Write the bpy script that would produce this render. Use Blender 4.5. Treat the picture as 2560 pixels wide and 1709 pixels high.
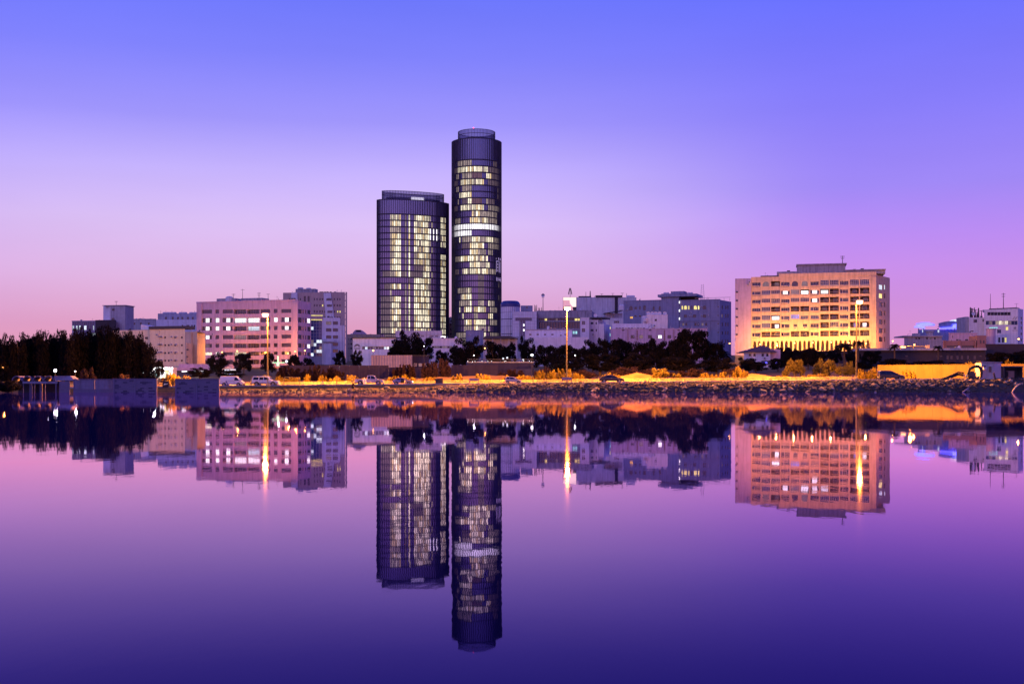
import bpy, math, random
import numpy as np
from mathutils import Vector, Matrix
R = math.radians
for o in list(bpy.data.objects): bpy.data.objects.remove(o)
SC = bpy.context.scene
COL = SC.collection

# ---------------------------------------------------------------- camera
F = 3000.0      # focal length in photo pixels
HX, HY = 1280.0, 972.0
CAMZ = 0.6
cam = bpy.data.cameras.new("camera"); camo = bpy.data.objects.new("camera", cam); COL.objects.link(camo)
camo.location = (0, 0, CAMZ); camo.rotation_euler = (R(90), 0, 0)
cam.sensor_width = 36.0; cam.lens = 36.0 * F / 2560.0
cam.shift_y = (HY - 854.5) / 2560.0
cam.clip_start = 0.1; cam.clip_end = 20000
SC.camera = camo

# ---------------------------------------------------------------- sky
def lin(r, g, b):
    f = lambda c: (c/255/12.92) if c/255 <= 0.04045 else ((c/255 + 0.055)/1.055)**2.4
    return (f(r), f(g), f(b), 1.0)
world = bpy.data.worlds.new("World"); SC.world = world; world.use_nodes = True
wt = world.node_tree; wn = wt.nodes; wl = wt.links
wn.clear()
tc = wn.new("ShaderNodeTexCoord"); sep = wn.new("ShaderNodeSeparateXYZ"); wl.new(tc.outputs["Generated"], sep.inputs[0])
def ramp(stops):
    n = wn.new("ShaderNodeValToRGB"); e = n.color_ramp.elements
    e[0].position, e[0].color = stops[0][0], lin(*stops[0][1])
    e[1].position, e[1].color = stops[-1][0], lin(*stops[-1][1])
    for p, c in stops[1:-1]:
        k = e.new(p); k.color = lin(*c)
    n.color_ramp.interpolation = 'EASE' if False else 'LINEAR'
    wl.new(sep.outputs[2], n.inputs[0]); return n
glow = ramp([(0.0, (240,152,160)), (0.05, (221,156,194)), (0.09, (224,180,226)), (0.135, (220,192,246)), (0.175, (198,179,254)),
             (0.215, (160,150,252)), (0.265, (130,132,255)), (0.33, (100,116,255)), (0.6, (72,92,225)), (1.0, (50,66,180))])
away = ramp([(0.0, (222,140,178)), (0.05, (212,144,210)), (0.09, (203,143,232)), (0.12, (188,140,242)), (0.16, (160,136,245)),
             (0.22, (136,125,250)), (0.33, (92,108,255)), (0.6, (70,88,222)), (1.0, (50,64,178))])
SUN_AZ = R(-11)
hyp = wn.new("ShaderNodeVectorMath"); hyp.operation = 'NORMALIZE'
cmb = wn.new("ShaderNodeCombineXYZ"); wl.new(sep.outputs[0], cmb.inputs[0]); wl.new(sep.outputs[1], cmb.inputs[1]); wl.new(cmb.outputs[0], hyp.inputs[0])
dot = wn.new("ShaderNodeVectorMath"); dot.operation = 'DOT_PRODUCT'; wl.new(hyp.outputs[0], dot.inputs[0]); dot.inputs[1].default_value = (math.sin(SUN_AZ), math.cos(SUN_AZ), 0)
mr = wn.new("ShaderNodeMapRange"); mr.interpolation_type = 'SMOOTHSTEP'; wl.new(dot.outputs["Value"], mr.inputs[0]); mr.inputs[1].default_value = 0.89; mr.inputs[2].default_value = 1.0
mx = wn.new("ShaderNodeMix"); mx.data_type = 'RGBA'; wl.new(mr.outputs[0], mx.inputs[0]); wl.new(away.outputs[0], mx.inputs[6]); wl.new(glow.outputs[0], mx.inputs[7])
sky = wn.new("ShaderNodeTexSky"); sky.sky_type = 'NISHITA'; sky.sun_disc = False
sky.sun_elevation = R(1.0); sky.sun_rotation = SUN_AZ; sky.ozone_density = 4.0; sky.air_density = 1.0; sky.dust_density = 0.5
cm = wn.new("ShaderNodeMapping"); cm.inputs["Scale"].default_value = (1.6, 1.6, 9.0); wl.new(tc.outputs["Generated"], cm.inputs[0])
cn = wn.new("ShaderNodeTexNoise"); cn.inputs["Scale"].default_value = 1.4; cn.inputs["Detail"].default_value = 5; cn.inputs["Roughness"].default_value = 0.55; wl.new(cm.outputs[0], cn.inputs["Vector"])
cr = wn.new("ShaderNodeMapRange"); cr.inputs[1].default_value = 0.25; cr.inputs[2].default_value = 0.75; cr.inputs[3].default_value = 0.955; cr.inputs[4].default_value = 1.045; wl.new(cn.outputs[0], cr.inputs[0])   # thin high haze
b1 = wn.new("ShaderNodeBackground"); wl.new(mx.outputs[2], b1.inputs[0]); wl.new(cr.outputs[0], b1.inputs[1])
b2 = wn.new("ShaderNodeBackground"); wl.new(sky.outputs[0], b2.inputs[0]); b2.inputs[1].default_value = 0.002
ad = wn.new("ShaderNodeAddShader"); wl.new(b1.outputs[0], ad.inputs[0]); wl.new(b2.outputs[0], ad.inputs[1])
wo = wn.new("ShaderNodeOutputWorld"); wl.new(ad.outputs[0], wo.inputs[0])

# ---------------------------------------------------------------- last of the daylight
sl = bpy.data.lights.new("dusk_sun", 'SUN'); sl.energy = 0.42; sl.angle = R(40); sl.color = (0.92, 0.68, 1.0)
so = bpy.data.objects.new("dusk_sun", sl); COL.objects.link(so)
so.rotation_euler = (R(58), 0, R(-38))
SC.view_settings.view_transform = 'Standard'; SC.view_settings.look = 'None'
SC.view_settings.exposure = 0.0; SC.view_settings.gamma = 1.0; SC.view_settings.use_curve_mapping = False
SC.render.engine = 'CYCLES'
SC.cycles.use_denoising = True
SC.cycles.max_bounces = 6; SC.cycles.diffuse_bounces = 2; SC.cycles.glossy_bounces = 4; SC.cycles.transparent_max_bounces = 8
SC.cycles.sample_clamp_indirect = 4.0; SC.cycles.caustics_reflective = False; SC.cycles.caustics_refractive = False
LAMP = (1.0, 0.30, 0.03)      # sodium light

# ---------------------------------------------------------------- terrain height
def clamp(x, a, b): return max(a, min(b, x))
MOUNDS = [(1592, 249, 1.8, 5.0, 3.5), (1888, 250, 1.3, 4.0, 3.5), (1235, 266, 1.2, 8, 4), (1090, 266, .8, 7, 4)]
def road_z(X): return 1.72 + 0.0097 * clamp(X, -115, 115)
def gz(X, D):
    r = road_z(X)
    if D < 218.5:
        return -1.0
    if D < 219.5: return r - 0.25
    if D < 240: return r - 0.1
    z = r - 0.1 + 0.035 * (min(D, 900) - 240)
    for px, dm, h, sx, sy in MOUNDS:
        xm = (px - HX) / F * dm
        z += h * math.exp(-((X - xm) / sx) ** 2 - ((D - dm) / sy) ** 2)
    return z
def PX(px, D): return (px - HX) / F * D
def PZ(py, D): return CAMZ + (HY - py) / F * D

# ---------------------------------------------------------------- materials
MATS = {}
def nmat(name):
    m = bpy.data.materials.new(name); m.use_nodes = True; MATS[name] = m
    return m, m.node_tree.nodes, m.node_tree.links, m.node_tree.nodes["Principled BSDF"]
def surf(name, col, rough=0.7, spec=0.4, metal=0.0, var=0.16, scale=1.0, streak=0.0, bump=0.0, rnd=0.0, col2=None):
    """painted / mineral surface: two-scale mottling, rain streaks, per-object variation, fine relief"""
    m, n, l, p = nmat(name)
    p.inputs["Roughness"].default_value = rough; p.inputs["Metallic"].default_value = metal
    p.inputs["Specular IOR Level"].default_value = spec
    t = n.new("ShaderNodeTexCoord")
    nz = n.new("ShaderNodeTexNoise"); nz.inputs["Scale"].default_value = scale; nz.inputs["Detail"].default_value = 6; nz.inputs["Roughness"].default_value = 0.65
    l.new(t.outputs["Object"], nz.inputs["Vector"])
    rp = n.new("ShaderNodeMapRange"); rp.inputs[1].default_value = 0.3; rp.inputs[2].default_value = 0.7
    rp.inputs[3].default_value = 1 - var; rp.inputs[4].default_value = 1 + var
    l.new(nz.outputs[0], rp.inputs[0]); fac = rp.outputs[0]
    if streak:
        mp = n.new("ShaderNodeMapping"); mp.inputs["Scale"].default_value = (1.4, 1.4, 0.10); l.new(t.outputs["Object"], mp.inputs[0])
        s = n.new("ShaderNodeTexNoise"); s.inputs["Scale"].default_value = 1.0; s.inputs["Detail"].default_value = 5; l.new(mp.outputs[0], s.inputs["Vector"])
        sr = n.new("ShaderNodeMapRange"); sr.inputs[1].default_value = 0.42; sr.inputs[2].default_value = 0.72; sr.inputs[3].default_value = 1.0; sr.inputs[4].default_value = 1 - streak
        l.new(s.outputs[0], sr.inputs[0])
        mu = n.new("ShaderNodeMath"); mu.operation = 'MULTIPLY'; l.new(fac, mu.inputs[0]); l.new(sr.outputs[0], mu.inputs[1]); fac = mu.outputs[0]
    if rnd:
        oi = n.new("ShaderNodeObjectInfo"); r2 = n.new("ShaderNodeMapRange"); l.new(oi.outputs["Random"], r2.inputs[0]); r2.inputs[3].default_value = 1 - rnd; r2.inputs[4].default_value = 1 + rnd
        mu = n.new("ShaderNodeMath"); mu.operation = 'MULTIPLY'; l.new(fac, mu.inputs[0]); l.new(r2.outputs[0], mu.inputs[1]); fac = mu.outputs[0]
    base = n.new("ShaderNodeMix"); base.data_type = 'RGBA'
    base.inputs[6].default_value = (*col, 1); base.inputs[7].default_value = (*(col2 or col), 1)
    n2 = n.new("ShaderNodeTexNoise"); n2.inputs["Scale"].default_value = scale * 0.35; n2.inputs["Detail"].default_value = 3; l.new(t.outputs["Object"], n2.inputs["Vector"])
    c2 = n.new("ShaderNodeMapRange"); c2.inputs[1].default_value = 0.4; c2.inputs[2].default_value = 0.6; l.new(n2.outputs[0], c2.inputs[0]); l.new(c2.outputs[0], base.inputs[0])
    sc = n.new("ShaderNodeVectorMath"); sc.operation = 'SCALE'; l.new(base.outputs[2], sc.inputs[0]); l.new(fac, sc.inputs["Scale"])
    l.new(sc.outputs[0], p.inputs["Base Color"])
    if bump:
        b = n.new("ShaderNodeBump"); b.inputs["Strength"].default_value = bump; b.inputs["Distance"].default_value = 0.05
        n3 = n.new("ShaderNodeTexNoise"); n3.inputs["Scale"].default_value = scale * 6; n3.inputs["Detail"].default_value = 4; l.new(t.outputs["Object"], n3.inputs["Vector"])
        l.new(n3.outputs[0], b.inputs["Height"]); l.new(b.outputs[0], p.inputs["Normal"])
    return m
def lit(name, col, strength, var=0.35, gloss=0.3, sx=1.2):
    """a lit room behind glass: brightness varies across the opening and from room to room"""
    m, n, l, p = nmat(name)
    p.inputs["Base Color"].default_value = (0.05, 0.05, 0.06, 1); p.inputs["Roughness"].default_value = 0.15
    t = n.new("ShaderNodeTexCoord"); mp = n.new("ShaderNodeMapping"); mp.inputs["Scale"].default_value = (sx, sx, 0.35); l.new(t.outputs["Object"], mp.inputs[0])
    nz = n.new("ShaderNodeTexNoise"); nz.inputs["Scale"].default_value = 1.8; nz.inputs["Detail"].default_value = 4; nz.noise_dimensions = '4D'
    oi = n.new("ShaderNodeObjectInfo"); w = n.new("ShaderNodeMath"); w.operation = 'MULTIPLY'; w.inputs[1].default_value = 37.0; l.new(oi.outputs["Random"], w.inputs[0])
    l.new(mp.outputs[0], nz.inputs["Vector"]); l.new(w.outputs[0], nz.inputs["W"])
    r = n.new("ShaderNodeMapRange"); r.inputs[1].default_value = 0.3; r.inputs[2].default_value = 0.7; r.inputs[3].default_value = strength * (1 - var); r.inputs[4].default_value = strength * (1 + var)
    l.new(nz.outputs[0], r.inputs[0])
    r2 = n.new("ShaderNodeMapRange"); l.new(oi.outputs["Random"], r2.inputs[0]); r2.inputs[3].default_value = 1 - var * 0.8; r2.inputs[4].default_value = 1 + var * 0.5
    mu = n.new("ShaderNodeMath"); mu.operation = 'MULTIPLY'; l.new(r.outputs[0], mu.inputs[0]); l.new(r2.outputs[0], mu.inputs[1])
    p.inputs["Emission Color"].default_value = (*col, 1); l.new(mu.outputs[0], p.inputs["Emission Strength"])
    return m
def glow_mat(name, col, strength):
    m, n, l, p = nmat(name)
    p.inputs["Base Color"].default_value = (0.8, 0.8, 0.8, 1); p.inputs["Emission Color"].default_value = (*col, 1); p.inputs["Emission Strength"].default_value = strength
    return m
def glass(name, col, rough=0.08, ior=1.9, var=0.35):
    m, n, l, p = nmat(name)
    p.inputs["Roughness"].default_value = rough; p.inputs["IOR"].default_value = ior
    oi = n.new("ShaderNodeObjectInfo"); t = n.new("ShaderNodeTexCoord"); nz = n.new("ShaderNodeTexNoise"); nz.inputs["Scale"].default_value = 0.7; l.new(t.outputs["Object"], nz.inputs["Vector"])
    a = n.new("ShaderNodeMath"); a.operation = 'ADD'; l.new(oi.outputs["Random"], a.inputs[0]); l.new(nz.outputs[0], a.inputs[1])
    r = n.new("ShaderNodeMapRange"); r.inputs[1].default_value = 0.3; r.inputs[2].default_value = 1.7; r.inputs[3].default_value = 1 - var; r.inputs[4].default_value = 1 + var; l.new(a.outputs[0], r.inputs[0])
    sc = n.new("ShaderNodeVectorMath"); sc.operation = 'SCALE'; sc.inputs[0].default_value = col; l.new(r.outputs[0], sc.inputs["Scale"]); l.new(sc.outputs[0], p.inputs["Base Color"])
    return m
def leafmat(name, col, col2, rough=0.6):
    m, n, l, p = nmat(name)
    p.inputs["Roughness"].default_value = rough; p.inputs["Specular IOR Level"].default_value = 0.04
    g = n.new("ShaderNodeNewGeometry"); oi = n.new("ShaderNodeObjectInfo")
    mix = n.new("ShaderNodeMix"); mix.data_type = 'RGBA'; mix.inputs[6].default_value = (*col, 1); mix.inputs[7].default_value = (*col2, 1); l.new(g.outputs["Random Per Island"], mix.inputs[0])
    r = n.new("ShaderNodeMapRange"); r.inputs[3].default_value = 0.75; r.inputs[4].default_value = 1.3; l.new(oi.outputs["Random"], r.inputs[0])
    sc = n.new("ShaderNodeVectorMath"); sc.operation = 'SCALE'; l.new(mix.outputs[2], sc.inputs[0]); l.new(r.outputs[0], sc.inputs["Scale"]); l.new(sc.outputs[0], p.inputs["Base Color"])
    tr = n.new("ShaderNodeBsdfTranslucent"); l.new(sc.outputs[0], tr.inputs[0])
    ms = n.new("ShaderNodeMixShader"); ms.inputs[0].default_value = 0.3; l.new(p.outputs[0], ms.inputs[1]); l.new(tr.outputs[0], ms.inputs[2])
    out = n["Material Output"]; l.new(ms.outputs[0], out.inputs[0])
    return m

surf("pinkstone", (0.56,0.43,0.52), var=.10, streak=.28, scale=.6, bump=.15)
surf("tanstone", (0.50,0.38,0.32), var=.10, streak=.18, scale=.5)
surf("beige", (0.78,0.69,0.42), var=.08, streak=.18, scale=.5)
surf("cream", (0.56,0.47,0.32), var=.08, streak=.2, scale=.5)
surf("white", (0.62,0.62,0.62), var=.10, streak=.30, scale=.5)
surf("whiteclean", (0.72,0.72,0.74), var=.10, streak=.22, scale=.4)
surf("greywall", (0.40,0.40,0.43), var=.14, streak=.32, scale=.5)
surf("bluewall", (0.25,0.27,0.38), var=.12, streak=.30, scale=.5)
surf("darkwall", (0.035,0.028,0.040), var=.12, streak=.15, scale=.5)
surf("brownstone", (0.30,0.17,0.14), var=.12, streak=.15, scale=.6)
surf("yellowwall", (0.20,0.135,0.025), var=.10, streak=.2, scale=.6, bump=.1)
surf("apartment", (0.72,0.53,0.34), var=.12, streak=.30, scale=.5, bump=.1)
surf("loggia_shade", (0.075,0.045,0.055), var=.15, streak=.2, scale=.8)  # shade of the deep balconies and arcade put into the colour
surf("roofdark", (0.06,0.055,0.065), var=.2, scale=1.5)
surf("roofblock", (0.34,0.33,0.36), var=.2, streak=.4, scale=.8)
surf("tileroof", (0.14,0.07,0.055), var=.2, scale=3)
surf("metal", (0.42,0.42,0.44), rough=.45, metal=.6, var=.15, scale=3)
surf("darkmetal", (0.05,0.05,0.06), rough=.5, metal=.3, var=.2, scale=3)
surf("frame", (0.50,0.50,0.52), rough=.5, var=.08)
surf("framedark", (0.06,0.055,0.06), rough=.5, var=.1)
surf("polepaint", (0.035,0.030,0.030), rough=.5, var=.1, scale=2)
surf("railpaint", (0.66,0.50,0.24), rough=.5, var=.12, scale=2, streak=.2)
surf("concrete", (0.16,0.145,0.14), var=.18, scale=1.5, streak=.2, bump=.2)
surf("paleblock", (0.155,0.13,0.22), var=.10, scale=2, bump=.2, rnd=.06)
surf("stainedblock", (0.07,0.06,0.12), var=.15, scale=2, bump=.2, rnd=.3)
surf("corrugated", (0.22,0.20,0.30), rough=.5, var=.15, scale=1.5, streak=.35)
surf("containerpaint", (0.24,0.22,0.30), rough=.5, var=.15, scale=1, streak=.3)
surf("hoarding", (0.026,0.024,0.065), spec=.1, rough=.8, var=.15, scale=1, streak=.25)
surf("sand", (0.26,0.155,0.055), rough=.95, spec=.1, var=.25, scale=.5, bump=.5, col2=(.19,.115,.045))
surf("asphalt", (0.055,0.053,0.052), rough=.85, var=.25, scale=1.5, bump=.2)
surf("kerbstone", (0.34,0.32,0.30), var=.2, scale=1.5)
surf("rock", (0.12,0.095,0.09), rough=.9, spec=.2, var=.30, scale=1.6, bump=.6, rnd=.55, col2=(.22,.18,.16))
surf("mud", (0.06,0.05,0.045), rough=.8, var=.3, scale=.8, bump=.4)
surf("bark", (0.07,0.05,0.035), rough=.9, var=.3, scale=4, bump=.5)
surf("rubber", (0.02,0.02,0.022), rough=.7, var=.2)
surf("plastic_white", (0.60,0.60,0.62), rough=.5, var=.08, scale=2)
surf("blueplastic", (0.05,0.06,0.30), rough=.35, var=.1)
surf("cloth_white", (0.75,0.72,0.70), rough=.9, var=.08)
surf("cloth_black", (0.015,0.013,0.016), rough=.9, var=.2)
surf("skin", (0.36,0.20,0.13), rough=.6, var=.06)
surf("hair", (0.02,0.015,0.012), rough=.6, var=.1)
surf("cabinpaint", (0.52,0.48,0.50), rough=.55, var=.08, scale=1.5, streak=.2)
surf("signpanel", (0.60,0.56,0.58), rough=.5, var=.06)
surf("hubcap", (0.45,0.45,0.47), rough=.35, metal=.7, var=.1)
surf("slabdark", (0.045,0.042,0.060), rough=.5, var=.1)
surf("fin", (0.030,0.028,0.045), rough=.5, metal=.0, var=.1)
def paint(name, col):
    m = surf(name, col, rough=.3, spec=.5, var=.04, scale=1); m.node_tree.nodes["Principled BSDF"].inputs["Coat Weight"].default_value = .6; return m
paint("paint_white", (.68,.66,.66)); paint("paint_silver", (.30,.31,.38)); paint("paint_dark", (.008,.006,.012)); paint("paint_lilac", (.42,.38,.46)); paint("paint_blue", (.11,.13,.32))
glass("glassdark", (.035,.032,.045)); glass("glassblue", (.05,.07,.16), ior=1.8); glass("glasstower", (.18,.175,.29), rough=.07, ior=3.1, var=.4); glass("carglass", (.02,.018,.025), rough=.03, ior=1.5)
glass("screenglass", (.10,.10,.22), rough=.1, ior=1.6)
_m = MATS["screenglass"]; _n = _m.node_tree.nodes; _t = _n.new("ShaderNodeBsdfTransparent"); _t.inputs[0].default_value = (.72, .70, .86, 1); _x = _n.new("ShaderNodeMixShader"); _x.inputs[0].default_value = .55
_m.node_tree.links.new(_n["Principled BSDF"].outputs[0], _x.inputs[1]); _m.node_tree.links.new(_t.outputs[0], _x.inputs[2]); _m.node_tree.links.new(_x.outputs[0], _n["Material Output"].inputs[0])
lit("lit_warm", (1.0,.87,.62), 1.3, var=.65, sx=2.2); lit("lit_med", (1.0,.76,.66), .42, var=.5); lit("lit_dim", (.85,.55,.65), .20); lit("lit_white", (1.0,.95,1.0), 1.7, var=.25)
lit("lit_amber", (1.0,.72,.38), .85, var=.5); lit("lit_cold", (.75,.85,1.0), 1.1, var=.4); lit("lit_blue", (.25,.3,1.0), .9, var=.6); lit("lit_orange", (1.0,.50,.12), 1.3); lit("lit_red", (.9,.45,.5), .16); lit("lit_yellow", (1.0,.8,.25), 1.1); lit("lit_teal", (.4,.9,1.0), 1.0)
glow_mat("bulb", (1.0,.50,.15), 6.0); glow_mat("bulb_white", (.85,.93,1.0), 6.0); glow_mat("bulb_small", (1.0,.45,.10), 6.0); glow_mat("neon_blue", (.05,.06,1.0), 3.0); glow_mat("neon_pale", (.16,.18,1.0), 1.8)
glow_mat("neon_red", (1.0,.05,.06), 2.5); glow_mat("beacon", (1.0,.07,.16), 3.0); glow_mat("sign_white", (1.0,.74,.42), 1.1); glow_mat("sign_orange", (1.0,.38,.10), .55); glow_mat("headlamp", (1.0,.95,.9), 6.0); glow_mat("neon_green", (.2,1.0,.4), 1.6)
glow_mat("letter", (1.0,.76,.82), 0.20)
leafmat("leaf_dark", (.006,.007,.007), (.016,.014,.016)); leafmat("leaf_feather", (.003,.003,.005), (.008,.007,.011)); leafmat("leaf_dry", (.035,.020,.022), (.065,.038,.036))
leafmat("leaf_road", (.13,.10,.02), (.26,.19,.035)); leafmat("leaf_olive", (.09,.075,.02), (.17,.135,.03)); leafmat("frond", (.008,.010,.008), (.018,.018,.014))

# water: dark body under a mirror-smooth, slightly rippled surface
m, n, l, p = nmat("water"); n.remove(p)
df = n.new("ShaderNodeBsdfDiffuse"); df.inputs[0].default_value = (.004,.004,.025,1)
gl = n.new("ShaderNodeBsdfGlossy"); gl.inputs[0].default_value = (1.0,.72,.97,1); gl.inputs["Roughness"].default_value = .018
fr = n.new("ShaderNodeFresnel"); fr.inputs[0].default_value = 1.33
cc = n.new("ShaderNodeCombineColor")       # murky water: the mirror image loses red and green first as the view steepens
for ch, k, pw, g in ((0, 1.42, 2.5, 1.0), (1, 1.38, 2.6, .80), (2, 1.36, 1.7, 1.0)):
    a1 = n.new("ShaderNodeMath"); a1.operation = "MULTIPLY"; a1.inputs[1].default_value = k; a1.use_clamp = True; l.new(fr.outputs[0], a1.inputs[0])
    a2 = n.new("ShaderNodeMath"); a2.operation = "POWER"; a2.inputs[1].default_value = pw; l.new(a1.outputs[0], a2.inputs[0])
    a3 = n.new("ShaderNodeMath"); a3.operation = "MULTIPLY"; a3.inputs[1].default_value = g; l.new(a2.outputs[0], a3.inputs[0]); l.new(a3.outputs[0], cc.inputs[ch])
l.new(cc.outputs[0], gl.inputs[0])
t = n.new("ShaderNodeTexCoord"); mp = n.new("ShaderNodeMapping"); mp.inputs["Scale"].default_value = (1.3, .5, 1); l.new(t.outputs["Object"], mp.inputs[0])
nz = n.new("ShaderNodeTexNoise"); nz.inputs["Scale"].default_value = 1.0; nz.inputs["Detail"].default_value = 5; nz.inputs["Roughness"].default_value = .6; l.new(mp.outputs[0], nz.inputs["Vector"])
bp = n.new("ShaderNodeBump"); bp.inputs["Strength"].default_value = .022; bp.inputs["Distance"].default_value = .05; l.new(nz.outputs[0], bp.inputs["Height"])
l.new(bp.outputs[0], gl.inputs["Normal"])
ms = n.new("ShaderNodeAddShader"); l.new(df.outputs[0], ms.inputs[0]); l.new(gl.outputs[0], ms.inputs[1]); l.new(ms.outputs[0], n["Material Output"].inputs[0])
# ---------------------------------------------------------------- mesh helpers
class MB:
    def __init__(s): s.v, s.f, s.m = [], [], []
    def add(s, vs, fs, mi=0):
        o = len(s.v); s.v += [tuple(v) for v in vs]; s.f += [tuple(i + o for i in f) for f in fs]; s.m += [mi] * len(fs); return s
    def box(s, x0, y0, z0, x1, y1, z1, mi=0):
        return s.add([(x0,y0,z0),(x1,y0,z0),(x1,y1,z0),(x0,y1,z0),(x0,y0,z1),(x1,y0,z1),(x1,y1,z1),(x0,y1,z1)],
                     [(3,2,1,0),(4,5,6,7),(0,1,5,4),(1,2,6,5),(2,3,7,6),(3,0,4,7)], mi)
    def quad(s, a, b, c, d, mi=0): return s.add([a, b, c, d], [(0,1,2,3)], mi)
    def cyl(s, p0, p1, r0, r1=None, n=8, mi=0, cap=True):
        r1 = r0 if r1 is None else r1
        p0, p1 = Vector(p0), Vector(p1); d = (p1 - p0).normalized()
        a = d.orthogonal().normalized(); b = d.cross(a)
        vs = [p0 + (a * math.cos(2*math.pi*i/n) + b * math.sin(2*math.pi*i/n)) * r0 for i in range(n)]
        vs += [p1 + (a * math.cos(2*math.pi*i/n) + b * math.sin(2*math.pi*i/n)) * r1 for i in range(n)]
        fs = [(i, (i+1) % n, n + (i+1) % n, n + i) for i in range(n)]
        if cap: fs += [tuple(range(n))[::-1], tuple(range(n, 2*n))]
        return s.add(vs, fs, mi)
    def tube(s, pts, r, n=6, mi=0):
        for k in range(len(pts) - 1):
            ra = r[k] if isinstance(r, (list, tuple)) else r; rb = r[k+1] if isinstance(r, (list, tuple)) else r
            s.cyl(pts[k], pts[k+1], ra, rb, n, mi)
        return s
    def lathe(s, prof, n=12, c=(0,0,0), mi=0):
        vs = [(c[0] + r*math.cos(2*math.pi*i/n), c[1] + r*math.sin(2*math.pi*i/n), c[2] + z) for r, z in prof for i in range(n)]
        fs = [(k*n+i, k*n+(i+1) % n, (k+1)*n+(i+1) % n, (k+1)*n+i) for k in range(len(prof)-1) for i in range(n)]
        return s.add(vs, fs, mi)
    def prism(s, poly, y0, y1, mi=0):
        n = len(poly); vs = [(x, y0, z) for x, z in poly] + [(x, y1, z) for x, z in poly]
        fs = [tuple(range(n)), tuple(range(n, 2*n))[::-1]] + [(i, n + i, n + (i+1) % n, (i+1) % n) for i in range(n)]
        return s.add(vs, fs, mi)
    def mesh(s, name, mats):
        me = bpy.data.meshes.new(name); me.from_pydata(s.v, [], s.f)
        for m in (mats if isinstance(mats, (list, tuple)) else [mats]): me.materials.append(MATS[m])
        if any(s.m): me.polygons.foreach_set("material_index", s.m)
        me.update(); return me
def put(name, me, parent=None, loc=(0,0,0), rz=0.0, scale=None):
    o = bpy.data.objects.new(name, me); COL.objects.link(o); o.location = loc; o.rotation_euler = (0, 0, rz)
    if scale: o.scale = scale
    if parent: o.parent = parent
    return o
def tag(o, label, cat=None, group=None, kind=None):
    o["label"] = label
    if cat: o["category"] = cat
    if group: o["group"] = group
    if kind: o["kind"] = kind
    return o
def empty(name, loc, rz, label, cat, group=None):
    o = put(name, None, None, loc, rz); o.empty_display_size = .5; return tag(o, label, cat, group)
def struct(o, kind="structure"): o["kind"] = kind; return o
def copy_tree(o, parent=None):
    c = o.copy(); COL.objects.link(c); c.parent = parent
    for ch in list(o.children): copy_tree(ch, c)
    return c
def lamp_light(name, parent, loc, energy, col, size=.25, spot=None):
    ld = bpy.data.lights.new(name, 'POINT'); ld.energy = energy; ld.color = col; ld.shadow_soft_size = size
    o = put(name, ld, parent, loc); return o

# ---------------------------------------------------------------- setting: water, ground, embankment, road
wm = MB().quad((-900,-60,0),(900,-60,0),(900,213.5,0),(-900,213.5,0))
struct(put("water", wm.mesh("water", "water")))
def sheet(name, mat, Ds, Xs, zf):
    mb = MB(); mb.v = [(X, D, zf(X, D)) for D in Ds for X in Xs]; k = len(Xs)
    mb.f = [(j*k+i, j*k+i+1, (j+1)*k+i+1, (j+1)*k+i) for j in range(len(Ds)-1) for i in range(k-1)]; mb.m = [0]*len(mb.f)
    me = mb.mesh(name, mat); me.polygons.foreach_set("use_smooth", [True]*len(me.polygons)); return struct(put(name, me))
Xn = [-2500,-900,-400,-200,-140] + [x*2.0 for x in range(-60, 61)] + [140,200,400,900,2500]
random.seed(4)
_nz = {}
def rough_z(X, D):
    z = gz(X, D)
    if D > 240.5: z += .12*math.sin(X*1.3+D*.7) + .08*math.sin(X*2.9-D*1.9)
    return z
sheet("ground", "sand", [211,213,215,217,218.4,218.6,219.4,219.6,221,237,240,241,242,243,244,245,246,247,248,249,250,251,252,253,254,256,258,260,262,265,268,272,280,300,350,400,500,650,900,1500,6000], Xn, rough_z)
sheet("road", "asphalt", [221.9,229,237], Xn, lambda X, D: road_z(X) - .096)
sheet("pavement", "kerbstone", [219.7,221.6], Xn, lambda X, D: road_z(X) + .03)
kb = MB()
for i in range(len(Xn)-1):
    a, b = Xn[i], Xn[i+1]; za, zb = road_z(a), road_z(b)
    for y0, y1 in ((219.45,219.698),(221.602,221.85),(237.05,237.35)):
        kb.add([(a,y0,za-.4),(b,y0,zb-.4),(b,y0,zb+.05),(a,y0,za+.05),(a,y1,za-.4),(b,y1,zb-.4),(b,y1,zb+.05),(a,y1,za+.05)], [(0,1,2,3),(3,2,6,7),(4,7,6,5)])
struct(put("kerb", kb.mesh("kerb", "kerbstone")))
mk = MB()
for i in range(-14, 15):
    a = i*8.0; b = a + 4; mk.quad((a,229.2,road_z(a)-.092),(b,229.2,road_z(b)-.092),(b,229.35,road_z(b)-.092),(a,229.35,road_z(a)-.092))
struct(put("road_marking", mk.mesh("road_marking", "whiteclean")))

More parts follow.
